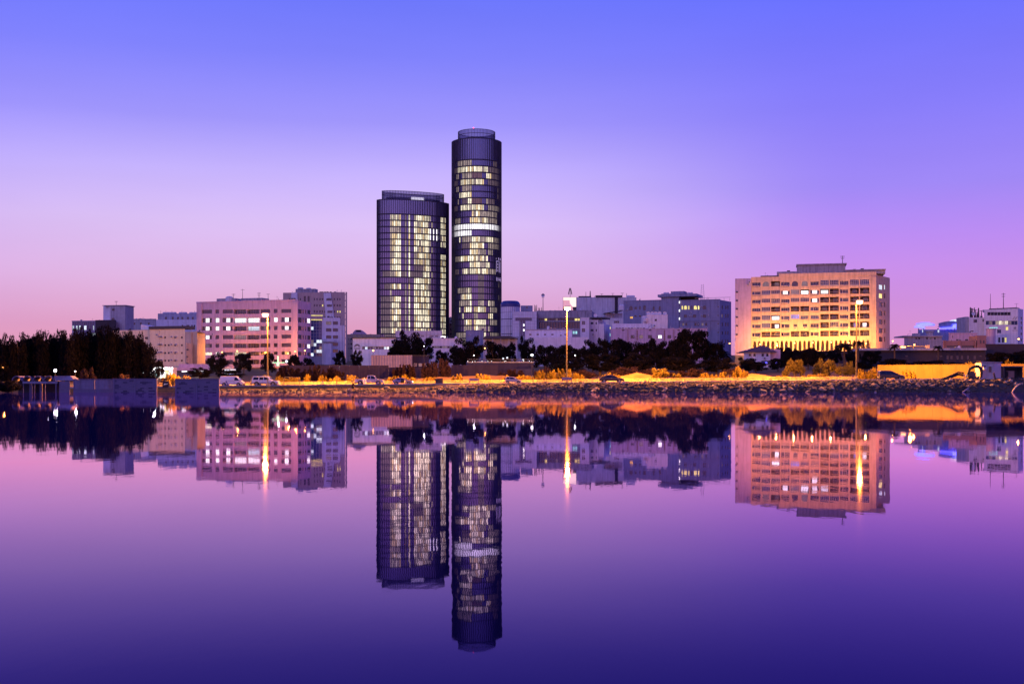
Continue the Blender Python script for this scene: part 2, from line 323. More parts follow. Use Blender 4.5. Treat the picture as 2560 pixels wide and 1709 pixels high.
# rock bank: bed plus single stones
def bank_top(X):                    # height of the rock bank above water along the shore
    px = HX + X/214*F
    full = road_z(X) - .30
    t = clamp((px - 1000)/260, 0, 1); t = t*t*(3-2*t)
    return (.35 + .25*clamp((px-540)/500,0,1))*(1-t) + full*t
em = MB(); xs = [-40 + i*1.0 for i in range(0, 185)]
em.v = []
for X in [-60,-52] + xs:
    T = bank_top(X); em.v += [(X,212.6,-.3),(X,213.4,.02),(X,214.6,T*.5),(X,216.2,T*.9),(X,217.6,T),(X,219.3,road_z(X)-.18)]
nx = len(xs)+2; em.f = [(j*6+i, (j+1)*6+i, (j+1)*6+i+1, j*6+i+1) for j in range(nx-1) for i in range(5)]; em.m = [0 if i < 4 else 1 for j in range(nx-1) for i in range(5)]
bank = struct(put("embankment", em.mesh("embankment", ["mud","sand"])))
def stone_mesh(seed):
    rg = random.Random(seed); me = bpy.data.meshes.new("stone")
    import bmesh
    bm = bmesh.new(); bmesh.ops.create_icosphere(bm, subdivisions=2 if seed < 0 else 1, radius=1)
    ax = Vector((rg.uniform(.75,1.25), rg.uniform(.7,1.1), rg.uniform(.55,.85)))
    for v in bm.verts:
        d = v.co.normalized(); k = 1 + rg.uniform(-.25,.22); v.co = Vector((d.x*ax.x*k, d.y*ax.y*k, d.z*ax.z*k))
    bm.to_mesh(me); bm.free(); me.materials.append(MATS["rock"]); return me
SM = [stone_mesh(i) for i in range(10)]
rg = random.Random(11); spots = []
for i in range(3600):
    px = rg.uniform(545, 2580) if i % 3 else rg.uniform(1100, 2430)
    X = PX(px, 215); T = bank_top(X); s = rg.random()
    Y = 213.2 + 4.9*s; z = float(np.interp(Y, [213.2,213.4,214.6,216.2,217.6,219.3], [-.05,.02,T*.5,T*.9,T,road_z(X)-.2]))
    r = rg.uniform(.17,.36) if px > 1060 else rg.uniform(.13,.25)
    if rg.random() < .12: r *= 1.5
    if rg.random() < .035: r = min(r*2.0, .62)
    spots.append((r, X, Y, z + r*.12, rg.random()*6.28, rg.uniform(-.5,.5), rg.randrange(10)))
spots.sort(key=lambda p: -p[0])
for r, X, Y, z, a, tl, k in spots[:300]:
    o = put("stone", SM[k], bank, (X,Y,z), a, (r,r,r)); o.rotation_euler[0] = tl
rest = MB()
SV = [([v.co.copy() for v in me.vertices], [tuple(p.vertices) for p in me.polygons]) for me in SM]
for r, X, Y, z, a, tl, k in spots[300:]:
    M = Matrix.Translation((X,Y,z)) @ Matrix.Rotation(a,4,'Z') @ Matrix.Rotation(tl,4,'X') @ Matrix.Scale(r,4)
    rest.add([M @ v for v in SV[k][0]], SV[k][1])
st = put("rubble", rest.mesh("rubble","rock"), bank); st["kind"] = "stuff"

# ---------------------------------------------------------------- building kit
FRAME_CACHE = {}
def frame_mesh(w, h, nx, nz, t, mat, dep=.08):
    key = ("f", round(w,2), round(h,2), nx, nz, t, mat)
    if key not in FRAME_CACHE:
        mb = MB(); mb.box(0,-dep,0,w,.02,t).box(0,-dep,h-t,w,.02,h).box(0,-dep,t,t,.02,h-t).box(w-t,-dep,t,w,.02,h-t)
        for i in range(1, nx): mb.box(w*i/nx-t*.35,-dep*.8,t,w*i/nx+t*.35,.02,h-t)
        for i in range(1, nz): mb.box(t,-dep*.7,h*i/nz-t*.3,w-t,.018,h*i/nz+t*.3)
        FRAME_CACHE[key] = mb.mesh("window", mat)
    return FRAME_CACHE[key]
def pane_mesh(w, h, mat):
    key = ("p", round(w,2), round(h,2), mat)
    if key not in FRAME_CACHE: FRAME_CACHE[key] = MB().quad((.02,0,.02),(w-.02,0,.02),(w-.02,0,h-.02),(.02,0,h-.02)).mesh("pane", mat)
    return FRAME_CACHE[key]
def holed(mb, o, eu, ez, en, u0, u1, z0, z1, holes, mi=0):
    """wall rectangle with recessed openings: o origin, eu/ez in-plane axes, en inward normal; holes (a,b,c,d,depth)"""
    o, eu, ez, en = Vector(o), Vector(eu), Vector(ez), Vector(en)
    P = lambda u, z, d=0: o + eu*u + ez*z + en*d
    us = sorted({u0, u1, *[clamp(x, u0, u1) for h in holes for x in h[:2]]}); zs = sorted({z0, z1, *[clamp(x, z0, z1) for h in holes for x in h[2:4]]})
    for i in range(len(us)-1):
        run = None
        for j in range(len(zs)-1):
            cu, cz = (us[i]+us[i+1])/2, (zs[j]+zs[j+1])/2
            inside = any(h[0] < cu < h[1] and h[2] < cz < h[3] for h in holes)
            if not inside: run = zs[j] if run is None else run
            if run is not None and (inside or j == len(zs)-2):
                top = zs[j] if inside else zs[j+1]
                mb.quad(P(us[i],run), P(us[i+1],run), P(us[i+1],top), P(us[i],top), mi); run = None
    for a, b, c, d, dep in holes:
        mb.quad(P(a,c),P(a,d),P(a,d,dep),P(a,c,dep),mi).quad(P(b,c,dep),P(b,d,dep),P(b,d),P(b,c),mi).quad(P(a,d),P(b,d),P(b,d,dep),P(a,d,dep),mi).quad(P(a,c,dep),P(b,c,dep),P(b,c),P(a,c),mi)
class Bld:
    def __init__(s, name, label, xl, Dl, xr, Dr=None, cat="building", group=None, base=None):
        Dr = Dl if Dr is None else Dr
        s.A = Vector((PX(xl,Dl), Dl)); B = Vector((PX(xr,Dr), Dr)); s.dir = (B - s.A).normalized(); s.W = (B - s.A).length
        s.n = Vector((-s.dir.y, s.dir.x)); s.ang = math.atan2(s.dir.y, s.dir.x)
        s.z0 = (gz((s.A.x+B.x)/2, min(Dl,Dr)) - .3) if base is None else base
        s.root = empty(name, (s.A.x, s.A.y, s.z0), s.ang, label, cat, group); s.hf = []; s.hr = []; s.xl, s.xr = xl, xr; s.e = Vector((0.0, 1.0))
        if xr < HX: s.flank(xr + .6, 14)
    def fu(s, px, v=0.0):
        d = Vector(((px-HX)/F, 1.0)); t = (v + s.A.dot(s.n)) / d.dot(s.n); return (d*t - s.A).dot(s.dir), t
    def P(s, px, py, v=0.0):
        u, t = s.fu(px, v); return u, PZ(py, t) - s.z0
    def S(s, px, py, u=None):
        Q = s.A + s.dir*s.W; e = s.dir*s.e.x + s.n*s.e.y; m = Vector((-e.y, e.x))       # ray against the flank's plane
        d = Vector(((px-HX)/F, 1.0)); t = Q.dot(m) / d.dot(m); return (d*t - Q).dot(e), PZ(py, t) - s.z0
    def flank(s, px1, dep):
        """turn the right-hand flank so that its far end shows at column px1"""
        u1, _ = s.fu(px1, dep); s.e = Vector((u1 - s.W, dep)); s.el = s.e.length; s.e.normalize()
    def rect(s, x0, y0, x1, y1, v=0.0, ref=None):
        ref = (x0+x1)/2 if ref is None else ref
        return s.P(x0,y0,v)[0], s.P(x1,y0,v)[0], s.P(ref,y1,v)[1], s.P(ref,y0,v)[1]
    def part(s, name, mb, mat, parent=None, loc=(0,0,0)): return put(name, mb.mesh(name, mat), parent or s.root, loc)
    def boxp(s, name, x0, y0, x1, y1, v0, v1, mat, parent=None, base=False):
        a, b, c, d = s.rect(x0, y0, x1, y1, v0); c = 0 if base else c
        return s.part(name, MB().box(a, v0, c, b, v1, d), mat, parent)
    def win(s, x0, y0, x1, y1, pane="glassdark", nx=2, nz=1, dep=.22, frame="frame", v=0.0, hole=True, t=.07, name="window"):
        a, b, c, d = s.rect(x0, y0, x1, y1, v)
        return s.winu(a, b, c, d, pane, nx, nz, dep, frame, v, hole, t, name)
    def winu(s, a, b, c, d, pane="glassdark", nx=2, nz=1, dep=.22, frame="frame", v=0.0, hole=True, t=.07, name="window", ho=None):
        if hole: (s.hf if ho is None else ho).append((a, b, c, d, dep))
        w = put(name, frame_mesh(b-a, d-c, nx, nz, t, frame), s.root, (a, v + (dep if hole else -.03), c))
        put("pane", pane_mesh(b-a, d-c, pane), w, (0, .01, 0)); return w
    def swin(s, x0, y0, x1, y1, pane="glassdark", nx=1, nz=1, dep=.22, frame="frame"):
        ya, _ = s.S(x0, y0); yb, _ = s.S(x1, y0); _, zt = s.S((x0+x1)/2, y0); _, zb = s.S((x0+x1)/2, y1)
        s.hr.append((ya, yb, zb, zt, dep))
        w = put("window", frame_mesh(yb-ya, zt-zb, nx, nz, .07, frame), s.root, (s.W + s.e.x*ya - s.e.y*dep, s.e.y*ya + s.e.x*dep, zb), math.atan2(s.e.y, s.e.x))
        put("pane", pane_mesh(yb-ya, zt-zb, pane), w, (0, .01, 0)); return w
    def shell(s, px, py, depth, mat, u0=0.0, u1=None, v=0.0, name="wall", zb=0.0, parapet=.0):
        """closed block with the collected openings; its top edge passes through pixel (px, py)"""
        H = s.P(px, py, v)[1]; u1 = s.W if u1 is None else u1; mb = MB()
        hs = [h for h in s.hf if u0-.01 <= h[0] and h[1] <= u1+.01]
        holed(mb, (0,v,0), (1,0,0), (0,0,1), (0,1,0), u0, u1, zb, H, hs)
        last = abs(u1-s.W) < .01; e = s.e if last else Vector((0.0,1.0)); el = getattr(s,"el",depth) if (last and s.e.x) else depth
        W1 = s.A + s.dir*u1 + s.n*v
        if not last and W1.x < 0: e = Vector((s.fu(HX + F*W1.x/W1.y + .6, v+depth)[0] - u1, depth)); el = e.length; e.normalize()
        holed(mb, (u1,v,0), (e.x,e.y,0), (0,0,1), (-e.y,e.x,0), 0, el, zb, H, s.hr if last else [])
        bx, by = u1+e.x*el, v+e.y*el
        W0 = s.A + s.dir*u0 + s.n*v; lx = s.fu(HX + F*W0.x/W0.y - .6, v+depth)[0] if W0.x > 0 else u0
        mb.quad((lx,v+depth,zb),(u0,v,zb),(u0,v,H),(lx,v+depth,H)).quad((bx,by,zb),(lx,v+depth,zb),(lx,v+depth,H),(bx,by,H)).quad((u0,v,H),(u1,v,H),(bx,by,H),(lx,v+depth,H))
        s.hf = [h for h in s.hf if h not in hs]
        if abs(u1-s.W) < .01: s.hr = []
        o = s.part(name, mb, mat)
        if parapet:
            p = MB(); e = .12      # front edge upstand
            p.box(u0-e,v-e,H-.02,u1+e,v+.25,H+parapet); s.part("parapet", p, mat)
        s.H = H
        k = random.Random(int(px*7+py*3)); span = u1-u0                       # small plant on the roof, pipes and split units on the wall
        for i in range(int(clamp(span/3.2, 2, 9))):
            u = u0 + span*k.uniform(.06,.92); d = k.uniform(.8, max(1.0, depth*.5)); w_ = k.uniform(.4,1.3); h_ = k.uniform(.3,1.1)
            t_ = k.random()
            if t_ < .45: s.part("roof_unit", MB().box(u,v+d,H+.002,u+w_,v+d+.8,H+h_).box(u+.1,v+d-.02,H+.1,u+w_-.1,v+d-.002,H+h_*.8,1), ["metal","darkmetal"])
            elif t_ < .7: s.part("vent_pipe", MB().cyl((u,v+d,H),(u,v+d,H+h_+.4),.09,.09,6).cyl((u,v+d,H+h_+.4),(u+.3,v+d,H+h_+.4),.09,.09,6), "metal")
            elif t_ < .88: s.part("antenna", MB().cyl((u,v+d,H),(u,v+d,H+h_*2+.8),.04,.03,5).cyl((u-.5,v+d,H+h_*2+.5),(u+.5,v+d,H+h_*2+.5),.025,.025,4), "darkmetal")
            else: s.part("water_tank", MB().lathe([(0,H+h_+.5),(.3,H+h_+.45),(.5,H+h_+.2),(.5,H+.05),(0,H+.05)],10,(u,v+d,0)), "plastic_white")
        if mat in ("white","whiteclean","greywall","cream","beige","pinkstone","bluewall") and v == 0:
            for i in range(int(clamp(span/7, 1, 4))):
                u = u0 + span*k.uniform(.05,.95)
                if not any(h[0]-.15 < u < h[1]+.15 for h in hs): s.part("downpipe", MB().cyl((u,-.08,0),(u,-.08,H-.05),.06,.06,6), "metal")
            for i in range(int(clamp(span/4, 1, 5))):
                u = u0 + span*k.uniform(.05,.92); z = H*k.uniform(.35,.9)
                if not any(h[0]-1.0 < u < h[1]+.2 and h[2]-.7 < z < h[3]+.1 for h in hs): s.part("air_conditioner", MB().box(u,-.35,z,u+.75,-.004,z+.55).box(u+.08,-.37,z+.08,u+.5,-.35,z+.47,1), ["plastic_white","darkmetal"])
        return o
    def mast(s, px, y0, y1, v=2.0, r=.07, name="antenna", arms=0, mat="darkmetal"):
        u, zt = s.P(px, y0, v); _, zb = s.P(px, y1, v); mb = MB().cyl((u,v,zb-.3),(u,v,zt), r*1.3, r*.7, 6)
        for k in range(arms):
            z = zt - (zt-zb)*(.08 + .14*k); w = .9 - .12*k; mb.cyl((u-w,v,z),(u+w,v,z), r*.6, r*.6, 5)
        return s.part(name, mb, mat)
    def dish(s, px, py, r=.6, v=2.0):
        u, z = s.P(px, py, v); mb = MB(); n = 10
        pts = [(r*math.cos(2*math.pi*i/n), r*math.sin(2*math.pi*i/n)) for i in range(n)]
        mb.add([(u, v+.25*r, z+.15*r)] + [(u+x, v-.15*r+.3*z_, z+z_) for x, z_ in pts], [(0,i+1,(i+1) % n+1) for i in range(n)]); mb.cyl((u,v+.1,z-r-.5),(u,v+.1,z),.05,.05,5)
        return s.part("satellite_dish", mb, "plastic_white")
    def tank(s, px, y0, y1, r=.8, v=3.0):
        u, zt = s.P(px, y0, v); _, zb = s.P(px, y1, v); h = zt-zb
        return s.part("water_tank", MB().lathe([(0,zt),(r*.5,zt-.04*h),(r*.9,zt-.18*h),(r,zt-.3*h),(r,zb),(0,zb)],12,(u,v,0)), "plastic_white")
    def ac(s, px, py, w=.8, h=.6, v=0.0, dep=.4):
        u, z = s.P(px, py, v)
        return s.part("air_conditioner", MB().box(u-w/2, v-dep, z-h/2, u+w/2, v-.005, z+h/2).box(u-w*.35, v-dep-.02, z-h*.35, u+w*.2, v-dep, z+h*.35, 1), ["plastic_white","darkmetal"])
def spandrel(w, h, spring, mat, dep=.3, pointed=False, n=5):
    """filling that turns the top of a rectangular opening into an arch"""
    key = ("s", round(w,2), round(h,2), round(spring,2), mat, pointed)
    if key not in FRAME_CACHE:
        mb = MB(); pts = []
        for i in range(2*n+1):
            x = w*i/(2*n)
            if pointed:
                c = min(x, w-x)/(w/2); z = spring + (h-spring-.05)*math.sqrt(max(0, 1-(1-c)**2))**.9
            else: z = spring + (h-spring-.03)*math.sqrt(max(0, 1-((x-w/2)/(w/2))**2))
            pts.append((x, z))
        for (xa, za), (xb, zb) in zip(pts, pts[1:]):
            mb.quad((xa,0,za),(xb,0,zb),(xb,0,h),(xa,0,h)).quad((xa,0,za),(xa,dep,za),(xb,dep,zb),(xb,0,zb))
        FRAME_CACHE[key] = mb.mesh("arch", mat)
    return FRAME_CACHE[key]
def arched(s, x0, y0, x1, y1, pane, wall, nx=2, frame="framedark", dep=.22, sp=.6):
    w = s.win(x0, y0, x1, y1, pane, nx, 1, dep, frame, t=.05)
    a, b, c, d = s.rect(x0, y0, x1, y1)
    put("arch_head", spandrel(b-a, d-c, (d-c)*sp, wall), s.root, (a, .003, c)); return w

# ---------------------------------------------------------------- the two office towers
def tower(name, label, cx, Dc, a, b, th, N, py_top, py_row0, pitch, rows, ref_px, lits, crown, ref_D, dark_top):
    """glass tower on an ellipse plan: storey slabs, vertical fins and one pane per bay and storey"""
    ctr = Vector((PX(cx, Dc), Dc)); z0 = gz(ctr.x, Dc) - .5
    root = empty(name, (ctr.x, ctr.y, z0), 0, label, "tower")
    ct, st_ = math.cos(th), math.sin(th)
    def pt(ph, k=0.0):
        x, y = (a+k)*math.cos(ph), (b+k)*math.sin(ph); return Vector((x*ct - y*st_, x*st_ + y*ct))
    # equal arc-length stations
    M = 2000; cum = [0.0]
    for i in range(M): cum.append(cum[-1] + (pt(2*math.pi*(i+1)/M) - pt(2*math.pi*i/M)).length)
    phs = []; j = 0
    for i in range(N):
        tgt = cum[-1]*i/N
        while cum[j+1] < tgt: j += 1
        phs.append(2*math.pi*(j + (tgt-cum[j])/(cum[j+1]-cum[j]))/M)
    zr = lambda py: CAMZ + (HY-py)/F*ref_D - z0
    ztop = zr(py_top)
    ph_px = pitch; nk = int((ztop - 0) / (pitch/F*ref_D)) + 1
    fh = pitch/F*ref_D; ztop0 = zr(py_row0)            # top of lit row 0
    # fins: one long blade between every two bays, shared mesh
    fin = MB().box(-.17,-.40,0,.17,.10,ztop+.6).mesh("fin", "fin")
    for ph in phs:
        p = pt(ph, .05); q = pt(ph+.001) - pt(ph-.001); put("fin", fin, root, (p.x,p.y,0), math.atan2(q.y,q.x))
    def ring(k0, k1, za, zb):
        mb = MB(); n = N; vs = []
        for ph in phs:
            o, i_ = pt(ph,k0), pt(ph,k1); vs += [(o.x,o.y,za),(o.x,o.y,zb),(i_.x,i_.y,zb),(i_.x,i_.y,za)]
        fs = []
        for i in range(n):
            A, B = i*4, ((i+1) % n)*4
            fs += [(A,B,B+1,A+1),(A+1,B+1,B+2,A+2),(A+3,A,B,B+3)[::-1]]
        return mb.add(vs, fs)
    ks = range(-int((ztop-ztop0)/fh)-1, int(ztop0/fh)+1)
    hslab = fh*.2
    for k in ks:
        zt = ztop0 - fh*k
        if zt + hslab > ztop or zt < 1: continue
        if k < 0: continue
        put("floor_slab", ring(.03,-1.2,zt,zt+hslab).mesh("floor_slab","slabdark"), root)
    put("roof_slab", MB().add([(*pt(ph,.0),ztop) for ph in phs]+[(*pt(ph,.0),ztop+.6) for ph in phs], [tuple(range(N)),tuple(range(N,2*N))]+[(i,(i+1) % N,N+(i+1) % N,N+i) for i in range(N)]).mesh("roof_slab","slabdark"), root)
    put("core", MB().add([(*pt(ph,-2.6),0) for ph in phs]+[(*pt(ph,-2.6),ztop-.1) for ph in phs], [(i,(i+1) % N,N+(i+1) % N,N+i) for i in range(N)]).mesh("core","slabdark"), root)
    # panes
    cls = {1:"lit_dim",2:"lit_med",3:"lit_warm",4:"lit_white",5:"lit_red",6:"lit_amber"}; order = ["glasstower","lit_dim","lit_med","lit_warm","lit_white","lit_red","lit_amber"]
    cand = []; restp = MB(); rgp = random.Random(N)
    for i in range(N):
        p, q = pt(phs[i],-.12), pt(phs[(i+1) % N],-.12); mid = (p+q)/2; W_ = ctr + mid; px = HX + F*W_.x/W_.y
        nrm = Vector((q.y-p.y, -(q.x-p.x))); facing = nrm.dot(-W_) / (nrm.length*W_.length)
        for k in ks:
            zt = ztop0 - fh*k; za = zt - fh + hslab
            if k < 0: za, zt = zt - fh, zt
            za = max(za, 0.2); zt = min(zt, ztop - .02)
            if zt - za < .3: continue
            c = 0
            if k >= 0 and facing > 0:
                for x0, x1, b_ in lits.get(k, []):
                    if x0 <= px <= x1: c = b_
            quad = [(p.x,p.y,za),(q.x,q.y,za),(q.x,q.y,zt),(p.x,p.y,zt)]
            if c == 3: c = rgp.choice((3,3,3,3,6,3,2)) if (i*7+k) % 3 else rgp.choice((3,3,6))
            if c and facing > .03: cand.append((abs(facing)*(1 if c != 1 else .4), quad, c))
            else: restp.quad(*quad, 0)
    cand.sort(key=lambda t: -t[0])
    for f_, quad, c in cand[:300]: put("pane", MB().quad(*quad).mesh("pane", cls[c]), root)
    for f_, quad, c in cand[300:]: restp.quad(*quad, c)
    g = put("glazing", restp.mesh("glazing", order), root); g["kind"] = "stuff"
    # open glass screen on the roof
    ka, kpy, pan = crown
    zc = zr(kpy); n2 = N//2
    sa = lambda ph: pt(ph, ka)
    mull = MB().box(-.10,-.12,0,.10,.12,zc-ztop-.6).mesh("mullion","fin")
    for i in range(0, N):
        p = sa(phs[i]); put("mullion", mull, root, (p.x,p.y,ztop+.6), phs[i])
    rr = MB()
    for zz in (ztop+.7, (ztop+zc)/2+.8, zc-.35):
        q0 = ring(ka+.15, ka-.1, zz, zz+.28); rr.add(q0.v, q0.f)
    put("rail", rr.mesh("rail","fin"), root)
    sc = MB()
    for i in range(0, N, 2):
        p, q = sa(phs[i]), sa(phs[(i+2) % N]); sc.quad((p.x,p.y,ztop+.6),(q.x,q.y,ztop+.6),(q.x,q.y,zc-.2),(p.x,p.y,zc-.2))
    put("screen", sc.mesh("screen","screenglass"), root)
    pl = MB().add([(*pt(ph,ka*1.9),ztop+.6) for ph in phs]+[(*pt(ph,ka*1.9),ztop+.6+(zc-ztop)*.30) for ph in phs], [tuple(range(N,2*N))]+[(i,(i+1) % N,N+(i+1) % N,N+i) for i in range(N)])
    put("plant_room", pl.mesh("plant_room","slabdark"), root)
    return root, ctr, z0, pt, zr, phs
TL = {0:[(1146,1179,2),(1231,1241,1)],1:[(1137,1145,1),(1146,1179,3),(1180,1219,3),(1219,1254,1)],2:[(1143,1148,2),(1157,1179,2),(1180,1206,5),(1214,1229,3),(1229,1254,1)],
 3:[(1136,1146,1),(1152,1179,3),(1180,1211,3),(1219,1254,1)],4:[(1143,1149,2),(1157,1179,2),(1242,1252,1)],5:[(1149,1179,3),(1242,1252,1)],
 6:[(1145,1150,2),(1158,1172,1),(1172,1179,3),(1180,1203,5),(1214,1221,3),(1221,1236,1)],7:[(1136,1146,1),(1153,1179,3),(1180,1211,3),(1220,1251,2)],
 8:[(1180,1199,3),(1199,1215,2),(1216,1241,2)],9:[(1139,1154,2),(1174,1179,3),(1180,1218,3),(1218,1241,2)],10:[(1127,1257,4)],11:[(1127,1179,4),(1251,1258,4)],
 12:[(1147,1151,3),(1157,1179,2),(1180,1201,3),(1201,1215,2),(1216,1231,3),(1231,1247,2)],13:[(1158,1173,1),(1175,1179,3),(1180,1212,3),(1221,1247,2)],
 14:[(1175,1179,3),(1180,1193,3),(1193,1213,2),(1221,1233,2)],15:[(1138,1151,2),(1151,1180,3),(1181,1220,3)],16:[(1175,1180,3),(1181,1201,3),(1201,1216,2),(1217,1222,3)],
 17:[(1138,1148,1),(1155,1177,3),(1182,1218,3),(1221,1238,2)],18:[(1196,1208,1)],19:[(1196,1208,1),(1244,1256,2)],20:[(1144,1170,2),(1170,1182,3),(1196,1208,1)],
 21:[(1151,1182,3),(1196,1208,1),(1244,1254,2)],22:[(1150,1176,2),(1176,1182,3),(1196,1208,2),(1218,1223,3),(1223,1236,2)],23:[(1149,1154,3),(1159,1177,3),(1183,1214,3),(1223,1243,2)],
 24:[(1157,1161,3),(1184,1197,2),(1218,1223,3),(1223,1232,3)],25:[(1160,1177,3),(1184,1214,3),(1223,1241,2)],26:[(1162,1181,2),(1184,1197,3),(1197,1214,2),(1218,1222,3)],
 27:[(1142,1166,2),(1184,1214,2),(1208,1214,3),(1223,1246,2)],28:[(1142,1166,2),(1184,1240,2)]}
t1, c1, z1, pt1, zr1, ph1 = tower("office_tower", "tall round glass office tower with a white lit band halfway up", 1191.5, 867.8, 17.7, 17.7, 0, 76, 346, 400, 15.95, 28, 1191, TL, (-4.3, 318, 0), 850, 0)
put("beacon_lamp", MB().cyl((0,0,-1.5),(0,0,0),.1,.1,6).lathe([(0,.5),(.4,.25),(.5,0),(.4,-.25),(0,-.5)],8,(0,0,.2),1).mesh("beacon_lamp",["darkmetal","beacon"]), t1, (-2.0,-8,zr1(313)))
def tower_letter(x0, y0, x1, y1):
    # strokes lie on the curved glass, 0.5 m proud of it
    mb = MB(); pts = []
    for px in (x0, x1):
        best = min([-math.pi*i/3000 for i in range(3000)], key=lambda ph: (abs(HX + F*(c1.x+pt1(ph).x)/(c1.y+pt1(ph).y) - px) + (0 if pt1(ph).y < 0 else 1e6)))
        p = pt1(best, .55); pts.append(p)
    k = (c1.y + pts[0].y)/850
    mb.quad((pts[0].x,pts[0].y,zr1(y1)),(pts[1].x,pts[1].y,zr1(y1)),(pts[1].x,pts[1].y,zr1(y0)),(pts[0].x,pts[0].y,zr1(y0)))
    return put("letter", mb.mesh("letter","letter"), t1)
for x0,y0,x1,y1 in [(1238.5,642,1239.6,646),(1244,640.5,1246,646.5),(1248,641,1249.5,647),(1238.8,649,1240.2,677.5),(1240.4,649,1246.8,651),(1245.4,653,1246.8,677.5),(1242.0,655,1243.4,660),(1242.0,663,1243.4,668),(1242.0,671,1243.4,676),(1248,650,1249,678),(1239.5,690.5,1250,691.8),(1239.5,692,1241,699),(1242.5,693.5,1244,698),(1245.2,693.5,1247.2,698),(1248,693.5,1250,698),(1240,699,1251,700)]:
    tower_letter(x0,y0,x1,y1)
TS = {}
for k in range(0, 20):
    L = [(976,981.5,2),(981,1001,3),(1012.5,1017.5,2),(1020.5,1026.5,3),(1036.5,1055,3),(1055,1073,3),(1100.5,1112.5,3)]
    if k in (8, 9): L[4] = (1036.5,1055,1)
    if k == 9: L += [(957,976,1),(1001,1012,1),(1027,1037,1)]
    if k == 10: L = L[3:]; L[0] = (1020.5,1026.5,1)
    if k == 12: L = [L[0]] + L[2:]
    if k == 2: L[1] = (981,1001,2)
    if k == 5: L = L[:-1]
    if k in (0, 2, 3): L[2] = (1012.5,1017.5,1)
    if k >= 13: L += [(953,976,1)]
    if k in (11, 16, 18): L += [(962,977,1)]
    if k == 18: L += [(953,977,2)]
    if k == 19: L = [(962,1001,1),(1012.5,1017.5,2),(1036.5,1055,2),(1055,1060,3),(1060,1073,2),(1100.5,1112.5,3)]
    L += [[(1073,1078,2),(1084,1087,1)],[(1078,1081,2)],[(1073,1079,2),(1088,1091,2)],[(1074,1077,1)]][k % 4]
    if k in (2,3): L += [(1073,1077,4),(1081,1085,4),(1089,1092,4)]
    TS[k] = L
t2, c2, z2, pt2, zr2, ph2 = tower("office_tower", "broad elliptical glass office tower, shorter than its round neighbour, with a lit roof screen", 1033, 863.5, 26.6, 9.9, R(22), 92, 499.5, 536.4, 15.75, 20, 990, TS, (-3.4, 474, 0), 850, 0)
fl = MB()
for i in range(len(ph2)):
    p, q = pt2(ph2[i],-4.6), pt2(ph2[(i+1) % len(ph2)],-4.6); px = HX + F*(c2.x+p.x)/(c2.y+p.y)
    if 1026 < px < 1058 and p.y < 3: fl.quad((p.x,p.y,zr2(500)),(q.x,q.y,zr2(500)),(q.x,q.y,zr2(488)),(p.x,p.y,zr2(488)))
put("glowing_plant_wall", fl.mesh("glowing_plant_wall","lit_white"), t2)  # floodlight on this wall is put in as its own glow
# ---------------------------------------------------------------- city blocks
K1 = lambda x, y: (x/5.107, 740 + y/5.107)
K2 = lambda x, y: (400 + x/4.698, 690 + y/4.698)
K4 = lambda x, y: (860 + x/5.107, 780 + y/5.107)
K5 = lambda x, y: (1230 + x/4.9, 690 + y/4.9)
K6 = lambda x, y: (1500 + x/4.9, 690 + y/4.9)
K7 = lambda x, y: (1800 + x/4.61, 640 + y/4.61)
K8 = lambda x, y: (2180 + x/5.408, 720 + y/5.408)
def W4(K, x0, y0, x1, y1): return (*K(x0, y0), *K(x1, y1))
rg = random.Random(5)

# --- pink stone block with ribbon windows
b = Bld("apartment_block", "pinkish stone block with ribbon windows behind the white van", 491.5, 505, 744, 490); b.flank(777.5, 14)
rows = [(395,440),(493,546),(592,640),(695,740),(795,840),(893,930),(985,1030)]
cols = [(495,610,'w'),(650,695,'s'),(735,855,'w'),(865,1013,'b'),(1021,1168,'b'),(1180,1295,'w'),(1335,1380,'s'),(1425,1540,'w')]
LIT = {(1,1):"lit_white",(1,3):"lit_white",(1,4):"lit_white",(2,1):"lit_white",(2,4):"lit_cold",(1,6):"lit_white",(5,1):"lit_white",(5,3):"lit_warm",(3,3):"lit_dim",(5,0):"lit_warm"}
HALF = {(1,0):"lit_white",(1,2):"lit_white",(2,0):"lit_white",(2,2):"lit_white",(3,0):"lit_white",(1,7):"lit_white",(2,7):"lit_white",(5,7):"lit_orange",(4,0):"lit_dim",(2,5):"lit_dim"}
for r, (ya, yb) in enumerate(rows):
    for c, (xa, xb, kd) in enumerate(cols):
        dy = -9*(xa-495)/1045
        x0, y0, x1, y1 = W4(K2, xa, ya+dy, xb, yb+dy)
        if kd == 'b':
            a, bb, z0_, z1_ = b.rect(x0, y0, x1, y1+1.5); b.hf.append((a,bb,z0_,z1_,1.2))
            p = LIT.get((r,c), "glassdark"); b.winu(a+.02,bb-.02,z0_+.05,z1_-.05,p,5,2,.0,"frame",1.18,False,.06,"balcony_door")
            rl = MB().box(a,-.03,z0_,bb,.04,z0_+.12).box(a,-.04,z0_+.62,bb,.05,z0_+.72)
            for i in range(9): u = a+(bb-a)*(i+.5)/9; rl.box(u-.02,-.01,z0_+.12,u+.02,.02,z0_+.62)
            b.part("balcony_rail", rl, "framedark")
        else:
            if (r,c) in HALF:
                xm = x0+(x1-x0)*.32; xn = x0+(x1-x0)*.74
                b.win(x0,y0,xm,y1,"glassdark",1,1,.35,"framedark"); b.win(xm,y0,xn,y1,HALF[(r,c)],2,1,.35,"framedark"); b.win(xn,y0,x1,y1,"glassdark",1,1,.35,"framedark")
            else: b.win(x0,y0,x1,y1,LIT.get((r,c),"glassdark"),3 if kd=='w' else 1,1,.35,"framedark")
